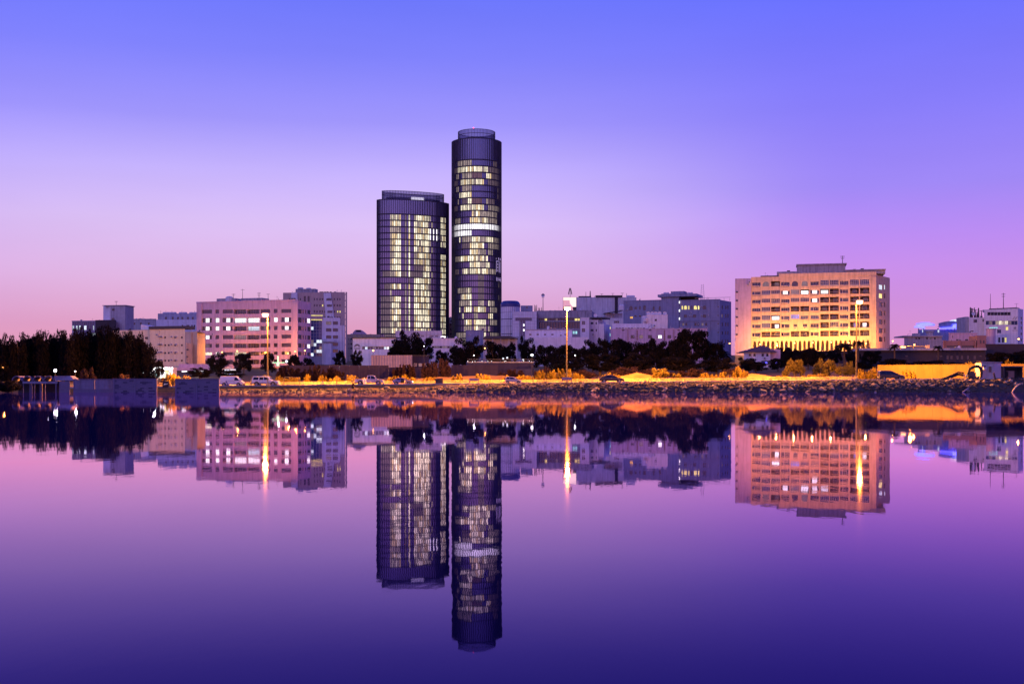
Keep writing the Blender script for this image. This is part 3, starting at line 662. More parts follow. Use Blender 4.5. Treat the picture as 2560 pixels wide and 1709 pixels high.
for r, (ya, yb) in enumerate(rows[:6]):
    for i, (xa, xb) in enumerate([(1618,1665),(1676,1689),(1706,1719),(1731,1767)]):
        b.swin(*W4(K2, xa, ya-6+i*3, xb, yb-2+i*3), pane="lit_white" if (r,i) in ((1,3),(4,3)) else "glassdark", nx=2 if i in (0,3) else 1, frame="framedark")
b.shell(492, 757.5, 25, "pinkstone", parapet=.5)
b.boxp("pier", 491.3, 757, 504, 930, -.35, -.003, "pinkstone", base=True); b.boxp("pier", 729, 754.6, 744.2, 930, -.35, -.003, "pinkstone", base=True)
for ya in (470, 568, 668, 770, 865):      # projecting string courses between the storeys
    a, bb, z0_, z1_ = b.rect(*W4(K2, 492, ya, 1543, ya+10)); b.part("string_course", MB().box(a+2.3,-.09,z0_,bb-.2,-.003,z1_), "pinkstone")
b.boxp("roof_house", *K2(665,262), *K2(885,316), 4, 10, "roofblock"); b.boxp("roof_house", *K2(950,258), *K2(1195,312), 4, 10, "roofblock"); b.boxp("roof_canopy", *K2(1285,290), *K2(1540,303), 3, 8, "roofdark")
b.tank(K2(815,0)[0], K2(0,236)[1], K2(0,300)[1], 1.6, 4.5)
for x, y, ar in ((862,205,2),(970,150,1),(1163,190,3),(1270,205,1),(1393,258,0)): b.mast(K2(x,0)[0], K2(0,y)[1], K2(0,300)[1], 5, .09, arms=ar)

# --- tall tan block behind it
b = Bld("apartment_block", "tall tan block with pale slanted bays rising behind the white stepped office", 707.6, 655, 867, 650)
wc = [1650,1815,1845,1880,1908,1938,2050,2085,2113]
for r in range(7):
    y = 272+72.5*r
    for x in wc:
        b.win(*W4(K2, x-8, y-13, x+8, y+13), "lit_yellow" if (r,x) in ((1,1908),(2,2085),(2,2113)) else "glassdark", 1, 1, .3, "framedark")
    b.win(*W4(K2, 1520-10, y-12, 1520+8, y+12), "glassdark", 1, 1, .3, "framedark")
    if r == 0:
        for x in (1703,1747): b.win(*W4(K2, x-13, 235, x+13, 300), "glassdark", 1, 2, .5, "framedark")
b.shell(708, 731.6, 22, "tanstone", u1=b.P(862,740)[0])
def bay(s, xt0, xt1, xb0, xb1, yt, yb, mat):
    a, zt = s.P(K2(xt0,0)[0], K2(0,yt)[1], -.7); c, _ = s.P(K2(xt1,0)[0], 0, -.7); d, zb = s.P(K2(xb0,0)[0], K2(0,yb)[1], -.7); e, _ = s.P(K2(xb1,0)[0], 0, -.7)
    s.part("bay", MB().add([(a,-.7,zt),(c,-.7,zt),(e,-.7,zb),(d,-.7,zb),(a,-.003,zt),(c,-.003,zt),(e,-.003,zb),(d,-.003,zb)], [(0,3,2,1),(0,1,5,4),(0,4,7,3),(1,2,6,5)]), mat)
bay(b,1542,1612,1530,1625,195,520,"whiteclean"); bay(b,1920,2005,1950,2055,200,560,"whiteclean")
for r in range(5):
    y = 272+72.5*r; x = 1985+r*6
    b.win(*W4(K2, x-30, y-12, x+28, y+14), "glassdark", 2, 1, .0, "framedark", v=-.75, hole=False)
b.win(*W4(K2, 1540, 258, 1592, 285), "glassdark", 2, 1, 0, "framedark", v=-.75, hole=False)
# open concrete frame at the corner
u0 = b.P(862.2,740)[0]; fr_ = MB(); fr_.box(b.W-.7,-.1,0,b.W,.6,b.H)
for r in range(9): z = b.H-1.0-r*3.4; fr_.box(u0+.01,-.1,z-.5,b.W-.7,.6,z)
b.part("corner_frame", fr_, "tanstone")
b.boxp("roof_house", *K2(1592,150), *K2(1822,197), 4, 9, "roofblock"); b.tank(K2(1650,0)[0], K2(0,132)[1], K2(0,152)[1], 1.6, 5); b.tank(K2(1745,0)[0], K2(0,138)[1], K2(0,155)[1], 1.4, 5)
for x in (1880,1905,1935,1965,2000,2050): b.boxp("roof_unit", *K2(x-8,182), *K2(x+9,205), 3, 4.5, "darkmetal")

# --- white stepped office with blue glazed stair
b = Bld("stepped_office", "white stepped office with a blue glazed stair tower and yellow lit cornice", 777, 560, 861, 562)
for r, y in enumerate((552,632,715,800,878)):
    for x0, x1, lt in ((1897,1931,0),(1950,2013,r==0),(2030,2091,0),(2106,2156,r==1)):
        if x0 > 2100 and r == 0: continue
        b.win(*W4(K2, x0, y-19, x1, y+19), "lit_yellow" if (lt and r == 1) else "lit_dim" if lt else "glassdark", 4 if x1-x0 > 40 else 2, 1, .35, "framedark")
ug = b.P(805,800)[0]; us = b.P(850,800)[0]
b.shell(830, 794, 18, "whiteclean", u0=ug, u1=us); b.hr = []
b.shell(855, 813, 18, "whiteclean", u0=us+.003)
for i in range(4):
    for j in range(11):
        x0 = 777.3+i*6.9; yt = 800+j*8.2
        b.win(x0, yt, x0+6.7, yt+8.0, ["glassblue","glassblue","glassblue","lit_cold","lit_dim","glassblue"][0 if j < 6 else rg.choice((0,3,4,5))] if j != 2 or i else "lit_cold", 1, 1, .0, "frame", v=-.06, hole=False, t=.04, name="glass_panel")
b.part("stair_tower", MB().box(.0,.0,0,ug-.01,14,b.P(780,797)[1]), "greywall")
for y in (458, 508): a,bb,z0_,z1_ = b.rect(*W4(K2,1768,y,1912 if y == 458 else 1902,y+10)); b.part("lit_cornice", MB().box(a,-.5,z0_,bb,-.08,z1_), "lit_yellow")
b.part("cornice", MB().box(-.4,-.45,b.P(780,790.2)[1],ug+.6,8,b.P(780,787.4)[1]), "greywall"); b.part("cornice", MB().box(-.2,-.4,b.P(780,797.8)[1],ug+.3,8,b.P(780,790.4)[1]), "tanstone")
a,bb,z0_,z1_ = b.rect(*W4(K2,1905,742,2042,775)); b.part("entrance_canopy", MB().add([(a,-3,z1_),(bb+1,-3,z1_),(bb,-3,z0_),(a+1,-3,z0_),(a,-.003,z1_),(bb,-.003,z1_),(bb,-.003,z0_),(a,-.003,z0_)],[(0,3,2,1),(0,1,5,4),(3,7,6,2),(0,4,7,3),(1,2,6,5)]), "whiteclean")
b.boxp("porch", *K2(1928,785), *K2(2014,930), -2.4, -.003, "whiteclean", base=True)

# --- tan block by the trees
b = Bld("apartment_block", "khaki block with small square windows and air conditioners beside the dark trees", 374, 418, 462, 414)
for r, y in enumerate((720,811,902,992,1088)):
    for x, lt in ((60,0),(102,0),(178,0),(256,r==0)):
        if r == 0 and x == 102: continue
        b.win(*W4(K2, x-11, y-11, x+11, y+11), "glassdark", 2, 1, .2, "framedark")
    for x in (3, 20, 35, 150, 205):
        if r < 4: b.ac(*K2(x-8, y-8), w=.75, h=.55)
b.shell(374, 823, 20, "beige"); b.hf = []
b.boxp("side_wing", 281, 825, 373.8, 935, 1.2, 18, "beige", base=True)
for r in range(4):
    for x in (1862,1880): b.win(*W4(K1, x-7, 520+r*95, x+7, 548+r*95), "glassdark", 1, 1, 0, "framedark", v=1.17, hole=False)
a, z = b.P(372, 817, -.3); bb, _ = b.P(463, 817, -.3); b.part("roof_edge", MB().box(a,-.35,b.H+.003,bb,6,b.H+1.0), "roofdark")
# white pitched roofs beside it
b.part("skylight", MB().prism([(b.P(340,811)[0],b.P(340,824,3)[1]),(b.P(340,811)[0],b.P(340,811,3)[1]),(b.P(374,820)[0],b.P(374,819,3)[1]),(b.P(374,820)[0],b.P(374,824,3)[1])], 3, 9), "whiteclean")

# --- cream narrow block with lit annex
b = Bld("apartment_block", "narrow cream block squeezed between the khaki block and the pink block", 461, 468, 493, 466)
b.win(*W4(K2,335,705,355,745), "lit_yellow", 1, 1, .2, "frame")
b.shell(465, 829, 14, "cream")
a,bb,z0_,z1_ = b.rect(*W4(K2,300,660,380,785)); b.part("bow", MB().box(a,-.8,0,bb,-.003,z1_), "cream")
b.part("annex", MB().box(b.P(463,860)[0],-5,0,b.P(485,860)[0],-.9,b.P(463,857,-5)[1]), "cream")
for y in (862,945,1027): b.win(*W4(K2,313,y-8,335,y+8), "glassdark", 2, 1, 0, "framedark", v=-5.02, hole=False)

# --- far blocks on the skyline behind the trees
b = Bld("flat_roofed_building", "bluish glass block with a square tower rising above the dark trees", 180, 600, 291, 596)
for x0, x1, p in ((920,945,"lit_cold"),(968,988,"lit_cold"),(990,1003,"glassblue"),(1005,1030,"lit_cold"),(1034,1060,"glassblue"),(1070,1103,"lit_cold"),(1108,1140,"glassblue"),(1145,1180,"glassblue"),(1185,1200,"lit_cold"),(1430,1450,"lit_cold")):
    b.win(*W4(K1,x0,375,x1,432), p, 2, 2, .3, "framedark")
for x0 in range(930,1210,28): b.win(*W4(K1,x0,332,x0+24,370), "glassblue", 1, 1, .2, "framedark")
for x0, x1 in ((1120,1160),(1165,1220)): b.win(*W4(K1,x0,470,x1,520), "lit_cold", 3, 2, .2, "framedark")
b.shell(185, 803.5, 16, "bluewall", parapet=.4)
a,bb,z0_,z1_ = b.rect(*W4(K1,1222,305,1478,460), v=-.2); b.part("stair_wing", MB().box(a,-.6,0,bb,-.003,z1_), "darkwall")
b.boxp("stair_tower", *K1(1410,120), *K1(1598,400), 3, 12, "greywall", base=True)
tw = MB(); a, zt = b.P(*K1(1410,120),3); c, _ = b.P(*K1(1312,120),6); tw.add([(c,6.5,0),(a-.01,3,0),(a-.01,3,zt-.02),(c,6.5,zt-.02),(c,12,0),(c,12,zt-.02)],[(0,1,2,3),(4,0,3,5)]); b.part("stair_tower_flank", tw, "whiteclean")
b.boxp("tower_cap", *K1(1306,114), *K1(1604,122), 2.6, 12.5, "greywall"); 
for x,y in ((1447,172),(1445,290)): b.win(*W4(K1,x-16,y-12,x+16,y+12),"glassdark",2,1,0,"framedark",v=2.97,hole=False)
b.mast(K1(1484,0)[0], K1(0,62)[1], K1(0,118)[1], 6, .09, arms=2)
b = Bld("warehouse_building", "low grey flat-roofed block between the square tower and the terraced pale block", 300, 650, 390, 650)
for x in (318,336,352,372): b.win(x-2.2,806,x+2.2,812,"glassdark",1,1,.2,"framedark")
b.shell(310, 798.5, 16, "greywall", parapet=.4)
for x in (315,322,348,352,376): b.boxp("roof_unit", x-2, 796.2, x+2.5, 799, 2, 4, "darkmetal")
b = Bld("flat_roofed_building", "pale terraced block with arched roof plant beyond the khaki block", 388, 700, 500, 700)
for x in (415,432,445,456,470,482): b.win(x-2.5,792,x+2.5,798,"glassdark",1,1,.2,"framedark")
b.shell(394, 783.5, 20, "greywall", u0=b.P(394.5,0)[0]); 
b.boxp("lower_tier", 388, 799, 500, 860, -10, -.003, "whiteclean", base=True)
for x in (456,468,472,480,486): b.win(x-1.6,812,x+1.6,818,"glassdark",1,1,0,"framedark",v=-10.04,hole=False)
for x, r in ((412,1.3),(420,1.6),(428,1.6),(436,1.3),(452,1.2),(462,1.4),(478,1.2),(488,1.2)): b.tank(x, 779.8, 783.5, r, 3)
for x in (402,430,455,486): b.mast(x, 776, 784, 3, .1)

# --- low orange-lit house with domed roof left of the elliptical tower
b = Bld("house", "low cream house with a domed roof room beside the elliptical tower's foot", 866, 700, 950, 700, cat="house")
for y in (346,405,463):
    for x in (92, 62): b.win(*W4(K4,x-11 if x==92 else x-4,y-9,x+13 if x==92 else x+4,y+9),"glassdark",2 if x==92 else 1,1,.25,"framedark")
for x in (140,200,260,320,380): b.win(*W4(K4,x-9,305,x+9,318),"lit_dim",1,1,.2,"framedark")
b.shell(868, 837.5, 14, "cream", parapet=.5)
dm = MB(); u0, z0_ = b.P(*K4(98,290),3); u1, z1_ = b.P(*K4(292,226),3); pr = []
for i in range(13):
    t_ = i/12; pr.append((u0+(u1-u0)*t_, z0_ + (z1_-z0_)*min(1, (math.sin(math.pi*t_**.8)*1.15))))
b.part("roof_room", MB().prism([(u0,z0_-.6)]+pr+[(u1,z0_-.6)], 3, 9), "pinkstone"); a,bb,c,d = b.rect(*W4(K4,155,228,215,252),v=2.9); b.part("roof_opening", MB().box(a,2.9,c,bb,2.99,d), "darkwall")

# --- long low pavilions in front of the towers
b = Bld("pavilion", "long low white hall with a dark oval emblem at its corner", 882, 430, 990, 428)
for i in range(11):
    x0 = 232+i*34.5; b.win(*W4(K4,x0,441,x0+32,476), ["glassdark","lit_cold","glassdark","glassdark","lit_dim","glassdark","glassdark","glassdark","lit_cold","lit_white","lit_cold"][i],2,1,.3,"frame")
b.shell(890, 845, 16, "whiteclean"); b.part("roof_edge", MB().box(-.4,-.5,b.H+.003,b.W+.2,8,b.H+.35), "darkmetal")
a,bb,c,d = b.rect(*W4(K4,128,400,208,465)); em_ = MB()
for k in range(3):
    r0, r1 = (.5-.13*k), (.5-.13*k-.06)
    for i in range(14):
        t0, t1_ = math.pi*(i/14), math.pi*((i+1)/14)
        f_ = lambda t, r: ((a+bb)/2 + (bb-a)*r*math.cos(t), -.05, c + (d-c)*(.25+k*.06) + (d-c)*1.3*r*math.sin(t))
        em_.quad(f_(t0,r0),f_(t1_,r0),f_(t1_,r1),f_(t0,r1))
em_.box(a,-.06,c-.1,bb,-.02,c+.15); b.part("emblem", em_, "darkwall")
b.boxp("upper_wall", *K4(30+200,352), *K4(655,436), -.25, -.003, "whiteclean")
b.boxp("roof_unit", *K4(535,312), *K4(610,325), 2, 5, "darkmetal")
b = Bld("pavilion", "long white flat-roofed hall standing before the elliptical tower", 989, 455, 1104, 455)
for x in (1000,1120,1180): b.win(*W4(K4,x-20,300,x+24,318),"glassdark",3,1,.2,"frame")
b.shell(1000, 830, 20, "white", parapet=.5); b.boxp("string_course",*K4(880,282),*K4(1225,287),-.15,-.003,"greywall")
b.boxp("lit_sign", *K4(1235,306), *K4(1298,326), -6, -5.7, "lit_white"); b.part("sign_post", MB().cyl((b.P(*K4(1266,326),-5.8)[0],-5.85,0),(b.P(*K4(1266,326),-5.8)[0],-5.85,b.P(*K4(1266,327),-5.85)[1]),.12,.12,6), "metal")
b = Bld("pavilion", "white hall with a brown window strip between the two dark trees", 1078, 425, 1155, 425)
for i in range(8): x0=1120+i*33; b.win(*W4(K4,x0,432,x0+31,460),"lit_dim" if i%3 else "glassdark",2,1,.2,"framedark")
b.shell(1100, 847.5, 16, "whiteclean", parapet=.3)
b = Bld("kiosk", "small bluish box building at the round tower's foot", 1165, 470, 1208, 470)
b.win(*W4(K4,1600,255,1640,266),"glassdark",2,1,.1,"frame"); b.shell(1170, 826.5, 10, "bluewall", parapet=.25); b.boxp("door",1192,838,1197,852,-.05,-.003,"framedark")
b = Bld("canopy_shelter", "long dark roofed shelter behind the trees by the domed cylinder", 1207, 440, 1295, 440, cat="shelter")
a,bb,c,d = b.rect(1207,840,1295,846.5); b.part("roof", MB().prism([(a,c),(a+1,d),(bb-3,d),(bb,c)],-2,6), "roofdark"); b.boxp("back_wall",1209,846.6,1293,880,4,4.3,"whiteclean",base=True)
for x in (1212,1232,1252,1272,1290): b.boxp("post",x-.8,846.6,x+.8,880,-1.5,-1.3,"frame",base=True)
b = Bld("house", "slim pink block glimpsed through the gap between the towers", 1122, 900, 1136, 900, cat="house")
for y in (812,824,836): b.win(1125,y-3,1133,y+1,"glassdark",3,1,.2,"framedark")
b.win(1125,797,1132,802,"lit_dim",2,1,.2,"frame"); b.shell(1125, 793, 14, "brownstone"); b.boxp("upper_panel",1124,793.6,1134.5,808,-.2,-.003,"whiteclean")
for a_ in (1,): b.win(1126,800,1131,805,"glassdark",2,1,0,"frame",v=-.24,hole=False)

# --- domed cylinder and panelled block
cx, Dc = 1276, 612; r = 24/F*Dc; X = PX(cx,Dc); zb = gz(X,Dc)-.3; ct_ = empty("cylinder_building", (X,Dc,zb), 0, "cylindrical white panelled building capped by a dark blue dome", "building")
zz = lambda y: PZ(y,Dc-r)-zb
n = 28
for k, (ya, yb) in enumerate(((763.5,780),(780.2,796.2),(797.6,815),(815.2,833.4),(835,852),(852.2,905))):
    for i in range(n):
        t0, t1_ = 2*math.pi*i/n+.012, 2*math.pi*(i+1)/n-.012
        if math.sin((t0+t1_)/2) > .35: continue
        q = MB().quad((r*math.cos(t0),r*math.sin(t0),zz(yb)+.04),(r*math.cos(t1_),r*math.sin(t1_),zz(yb)+.04),(r*math.cos(t1_),r*math.sin(t1_),zz(ya)-.04),(r*math.cos(t0),r*math.sin(t0),zz(ya)-.04))
        put("panel", q.mesh("panel","whiteclean"), ct_)
put("drum", MB().lathe([(r-.12,zz(905)),(r-.12,zz(763))],n).mesh("drum","darkwall"), ct_)
for ya, yb in ((796.4,797.4),(833.6,834.8)): put("band", MB().lathe([(r+.02,zz(yb)),(r+.1,zz(yb)),(r+.1,zz(ya)),(r+.02,zz(ya))],n).mesh("band","glassblue"), ct_)
surf("domepaint",(.04,.05,.20),rough=.35,var=.1,streak=.2)
dome = put("dome", MB().lathe([(r+.15,zz(766)),(r+.15,zz(759)),(r*.95,zz(755)),(r*.84,zz(752)),(r*.74,zz(750.8)),(0,zz(750.4))],n).mesh("dome","domepaint"), ct_)
b = Bld("panelled_building", "white panelled block with a dark T-shaped recess beside the domed cylinder", 1281, 585, 1342, 585)
TRE = [W4(K5,290,512,485,548), W4(K5,348,548,373,735), W4(K5,380,548,403,735)]
for rct in TRE:
    a,bb,c,d = b.rect(*rct); b.hf.append((a,bb,c,d,.5)); b.part("recess_glass", MB().quad((a,.49,c),(bb,.49,c),(bb,.49,d),(a,.49,d)), "glassblue")
b.shell(1282, 778.4, 16, "greywall")
u0 = 0; px0 = 1281.3
for i in range(11):
    for j in range(8):
        x0 = 1281.4+i*5.5; x1 = x0+5.2; y0 = 778.8+j*7.8; y1 = y0+7.4
        cxm, cym = (x0+x1)/2, (y0+y1)/2
        if any(x0 < rr[2]-.3 and x1 > rr[0]+.3 and y0 < rr[3]-.3 and y1 > rr[1]+.3 for rr in TRE): continue
        a,bb,c,d = b.rect(x0,y0,x1,y1); b.part("panel", MB().box(a,-.06,c,bb,-.002,d), "whiteclean")
for y in (598,660): a,bb,c,d = b.rect(*W4(K5,382,y-12,398,y+14)); b.part("lit_panel", MB().box(a,.1,c,bb,.2,d), "lit_white")
b.boxp("roof_house",*K5(352,360),*K5(498,430),5,11,"bluewall"); b.win(*W4(K5,415,368,440,395),"glassdark",1,1,0,"frame",v=4.97,hole=False)
for x,y in ((522,352),(535,360),(548,352),(573,385),(585,388),(608,382)): b.mast(K5(x,0)[0],K5(0,y)[1],K5(0,430)[1],7,.16)
# --- long block with dark glazed band
b = Bld("office_building", "low office block with a dark glazed band under the lit billboard", 1342, 590, 1480, 586)
for i in range(15):
    x0 = 575+i*33.5; p = "lit_yellow" if i in (2,13,14) else "lit_dim" if i==6 else "glassdark"
    b.win(*W4(K5,x0,516,x0+31,546),p,2,1,1.0,"framedark")
    b.win(*W4(K5,x0,560,x0+31,640),"glassdark",1,2,1.0,"framedark")
for x in (988,1020): b.win(*W4(K5,x,672,x+24,708),"lit_teal",2,2,.2,"frame")
b.shell(1345, 778.4, 18, "brownstone" if False else "roofblock", parapet=.4)
b.boxp("fascia", 1342, 778.5, 1480, 794.5, -.5, -.003, "roofblock")
b.mast(K5(625,0)[0],K5(0,212)[1],K5(0,430)[1],6,.16,arms=2); b.dish(K5(625,0)[0],K5(0,235)[1],.9,6)
for x in (700,760,1100,1150): b.boxp("roof_unit",*K5(x,418),*K5(x+24,432),3,5,"metal")
# --- billboard on its roof
b = Bld("billboard", "glowing rooftop billboard with a dark figure, topped by a lattice mast", 1407, 596, 1441, 596, cat="billboard", base=PZ(778,596))
a,bb,c,d = b.rect(1408,743,1440.5,778); b.part("housing", MB().box(a-.1,.12,c,bb+.1,.9,d+.1), "darkmetal")
b.part("screen_top", MB().box(a,0,b.P(1410,750.5)[1],b.P(1424,750)[0],.1,d), "sign_white"); b.part("screen_white", MB().box(b.P(1424.1,750)[0],0,c+2.2,bb,.1,d), "sign_white")
b.part("screen_picture", MB().box(a,0.0,c+2.2,b.P(1424,750)[0]-.02,.1,b.P(1410,750.6)[1]), "sign_orange")
fg = MB(); f_ = lambda x,y: (b.P(x,y)[0], -.02, b.P(x,y)[1])
fg.add([f_(1424.5,757),f_(1427,761),f_(1431,767),f_(1433.5,777),f_(1429,777),f_(1426,769),f_(1423,764)],[(0,1,2,3,4,5,6)]); fg.add([f_(1411,754),f_(1413.5,753),f_(1414,764),f_(1411.5,765)],[(0,1,2,3)]); b.part("screen_figure", fg, "sign_orange")
lat = MB(); u = b.P(1425.5,740)[0]; z0_, z1_ = b.P(1425,743)[1], b.P(1425,720.5)[1]
lat.cyl((u,.5,z0_-.3),(u,.5,z1_),.13,.07,6)
for k in range(5): z = z0_+(z1_-z0_)*(.3+.13*k); w_=.95-.13*k; lat.box(u-w_,.4,z,u-w_+.3,.7,z+1.0).box(u+w_-.3,.4,z,u+w_,.7,z+1.0).box(u-w_,.45,z+.4,u+w_,.55,z+.5)
b.part("lattice_mast", lat, "darkmetal"); b.part("strut", MB().cyl((a+1,.5,0),(a+1,.5,c+.3),.12,.12,6).cyl((bb-1,.5,0),(bb-1,.5,c+.3),.12,.12,6), "darkmetal")
# --- big pale block behind
b = Bld("warehouse_building", "big pale windowless block with dark parapets behind the billboard", 1440, 660, 1591, 660)
b.hf=[]; b.shell(1445, 743, 22, "white", u1=b.P(1537,750)[0]); u_ = b.P(1537,750)[0]
b.boxp("dark_edge",1537.1,743,1544.4,800,-.3,3,"darkwall",base=True); b.boxp("wing",1544.5,743,1591,800,0,18,"white",base=True)
b.boxp("dark_parapet",*K5(1060,245),*K5(1215,258),1,2,"darkwall"); b.boxp("dark_parapet",*K5(1270,235),*K5(1594,257),-.6,2,"darkwall")
for x,y,ar in ((1150,190,0),(1203,182,0),(1345,215,1),(1480,208,1),(1595,205,1),(1648,210,0)): b.mast(K5(x,0)[0],K5(0,y)[1],K5(0,258)[1],3,.12 if x!=1203 else .3,arms=ar)
for x in (1665,1690,1712,1730): b.tank(K5(x,0)[0],K5(0,236)[1],K5(0,258)[1],.9,3)
# --- low lilac walls in front
b = Bld("workshop_building", "low lilac walled workshop with a stepped top behind the trees", 1313, 455, 1431, 455)
b.hf=[]
for x in (470,560,650,740,900): b.win(*W4(K5,x-14,705,x+14,726),"glassdark",2,1,.15,"frame")
b.shell(1320, 824, 9, "whiteclean", u1=b.P(1430,830)[0]); b.boxp("lower_wall",1335,842.5,1470,875,-5,-.003,"whiteclean",base=True); b.boxp("coping",1313,823,1430.5,824.2,-.3,.4,"greywall")
# --- white houses
b = Bld("house", "white narrow house with two pairs of dark windows under the billboard", 1451.5, 482, 1473, 482, cat="house")
for y in (550,640): b.win(*W4(K5,1100,y,1142,y+46),"glassdark",2,2,.2,"frame")
b.shell(1455, 795, 12, "whiteclean", parapet=.3)
b = Bld("house", "white house with a flat dark eave and four small windows", 1473.3, 488, 1510, 486, cat="house")
for y in (562,648):
    for x0,x1 in ((1207,1242),(1268,1286)): b.win(*W4(K5,x0,y,x1,y+30),"glassdark",2,1,.2,"frame")
b.shell(1480, 799, 12, "whiteclean", u1=b.P(1495.5,800)[0]); b.boxp("low_wing",1495.6,809.5,1510,850,.4,10,"whiteclean",base=True)
b.boxp("eave",1472,792.5,1512,796,-1,8,"roofdark"); b.dish(1489,788,.8,3)
# --- cluttered shed and lit kiosk
b = Bld("house", "small pale house with a slanted tin roof and water tanks", 1511, 525, 1558, 525, cat="house")
b.win(*W4(K5,1495,548,1560,577),"glassdark",3,1,.3,"frame"); b.win(*W4(K5,1480,462,1502,495),"glassdark",1,1,.3,"frame")
b.shell(1515, 795, 10, "white")
a,z = b.P(*K5(1375,452),-.5); c,z2_ = b.P(*K5(1605,418),-.5); b.part("tin_roof", MB().add([(a,-1,z),(c,-1,z2_),(c,9,z2_),(a,9,z),(a,-1,z-.25),(c,-1,z2_-.25)],[(0,1,2,3),(4,5,1,0)]), "roofdark")
b.boxp("upper_room",1513,783,1556,795,1.5,8,"greywall")
for x in (1585,1575,1600): b.tank(K5(x,0)[0],K5(0,345)[1],K5(0,415)[1],.7,4)
b.boxp("lit_fascia",*K5(1378,622),*K5(1452,648),-4.5,-4.2,"lit_yellow"); b.boxp("shopfront",*K5(1378,650),*K5(1452,740),-4.2,-.003,"greywall",base=True); b.boxp("lit_window",*K5(1380,702),*K5(1450,735),-4.24,-4.205,"lit_teal")

# --- blue municipal building
b = Bld("municipal_block", "blue-grey building with a slab-roofed tower and arched lit windows", 1559, 572, 1800, 556); b.flank(1828, 14)
for x,w_,h0,h1,ar in ((380,22,365,420,1),(437,15,378,408,0),(490,10,365,410,1),(545,16,362,418,0),(658,12,370,418,1),(732,12,368,418,1),(795,10,352,405,1)):
    (arched(b,*W4(K6,x-w_,h0,x+w_,h1),"glassdark","bluewall",2 if w_>11 else 1) if ar else b.win(*W4(K6,x-w_,h0,x+w_,h1),"glassdark",2,1,.22,"framedark"))
b.win(*W4(K6,365,494,403,521),"lit_orange",2,1,.2,"framedark")
for x in (435,490): b.win(*W4(K6,x-14,480,x+14,500),"glassdark",2,1,.2,"framedark")
uL = b.P(1671,760)[0]; b.shell(1565, 753, 16, "bluewall", u1=uL, parapet=.3)
WR = []
for x,w_,p in ((1007,9,"lit_yellow"),(1046,20,"lit_yellow"),(1087,9,"lit_yellow"),(1124,13,"glassdark"),(1167,18,"lit_yellow"),(1207,10,"lit_yellow"),(1280,20,"glassdark")):
    arched(b,*W4(K6,x-w_,360,x+w_,409),p,"bluewall",3 if w_>15 else 1)
for x in (1046,1157,1280): b.win(*W4(K6,x-20,472,x+20,508),"glassdark",3,1,.22,"framedark")
for x in (1020,1055,1170,1205,1255,1300): b.win(*W4(K6,x-13,573,x+13,608),"lit_dim" if x in (1020,1255) else "glassdark",2,1,.22,"framedark")
for y in (375,481,583,690,792): b.win(*W4(K6,1436,y-9,1458,y+9),"glassdark",2,1,.2,"frame")
for r_ in range(5):
    for x in (1497,1540,1567): b.swin(*W4(K6,x-7,362+r_*104,x+7,405+r_*104),pane="lit_dim" if (r_,x)==(1,1497) else "glassdark",frame="framedark")
uR = b.P(1698,760)[0]; b.shell(1770, 750, 20, "bluewall", u0=uR, parapet=.35)
b.part("tower", MB().box(b.P(1655,740,1)[0],-.6,0,uR-.003,12,b.P(1660,734,-.6)[1]), "bluewall")
b.part("tower_back", MB().box(uR+.002,4,b.H-.5,b.P(1738,740,4)[0],12,b.P(1660,734,-.6)[1]-.2), "darkwall")
b.boxp("roof_slab",*K6(706,220),*K6(1185,250),-1.6,13,"bluewall"); b.boxp("roof_house",*K6(868,185),*K6(1032,217),2,8,"bluewall")
for x in (795,828,1085,1120): b.tank(K6(x,0)[0],K6(0,198)[1],K6(0,218)[1],.7,3)
for y in (322,425,523): a,bb,c,d=b.rect(*W4(K6,967,y-15,979,y+12),v=-.6); b.part("stair_light", MB().box(a,-.68,c,bb,-.603,d), "lit_white")
for x,y in ((1245,375),(1245,482),(1090,485),(1120,485),(1200,590)): b.ac(*K6(x,y))
b.boxp("string_course",*K6(880,536),*K6(1470,552),-.25,-.003,"bluewall"); b.boxp("pilaster",*K6(1345,300),*K6(1352,880),-.2,-.003,"bluewall",base=True)
mt = MB(); u,zt=b.P(*K6(1255,100),8); _,zb_=b.P(*K6(1255,290),8)
for dx in (-.9,.9): mt.cyl((u+dx,8,zb_),(u+dx*.5,8,zt),.09,.07,5)
for k in range(7): z=zb_+(zt-zb_)*k/7; mt.cyl((u-.9+.06*k,8,z),(u+.9-.06*k,8,z+(zt-zb_)/7),.06,.06,4)
b.part("lattice_mast", mt, "metal"); b.part("roof_rail", MB().box(b.P(*K6(1160,270),3)[0],3,b.H+1.2,b.P(*K6(1600,270),3)[0],3.1,b.H+1.4), "metal")
for x in (1170,1250,1330,1420,1520,1590): b.mast(K6(x,0)[0],K6(0,266)[1],K6(0,296)[1],3.05,.07,name="rail_post")
# --- white block in front with dishes
b = Bld("house", "white cube house with a row of satellite dishes before the blue-grey building", 1617, 505, 1669, 505, cat="house")
b.win(*W4(K6,670,525,696,552),"glassdark",2,1,.2,"framedark"); b.shell(1620, 787.5, 8, "whiteclean", parapet=.2)
for x in (592,638,684,730,795): b.dish(K6(x,0)[0],K6(0,458)[1],.85,1.0)
b.boxp("side_wing",1607,789,1616.8,825,1,7,"whiteclean",base=True); b.tank(1612.5,793,803,1.0,-.8)
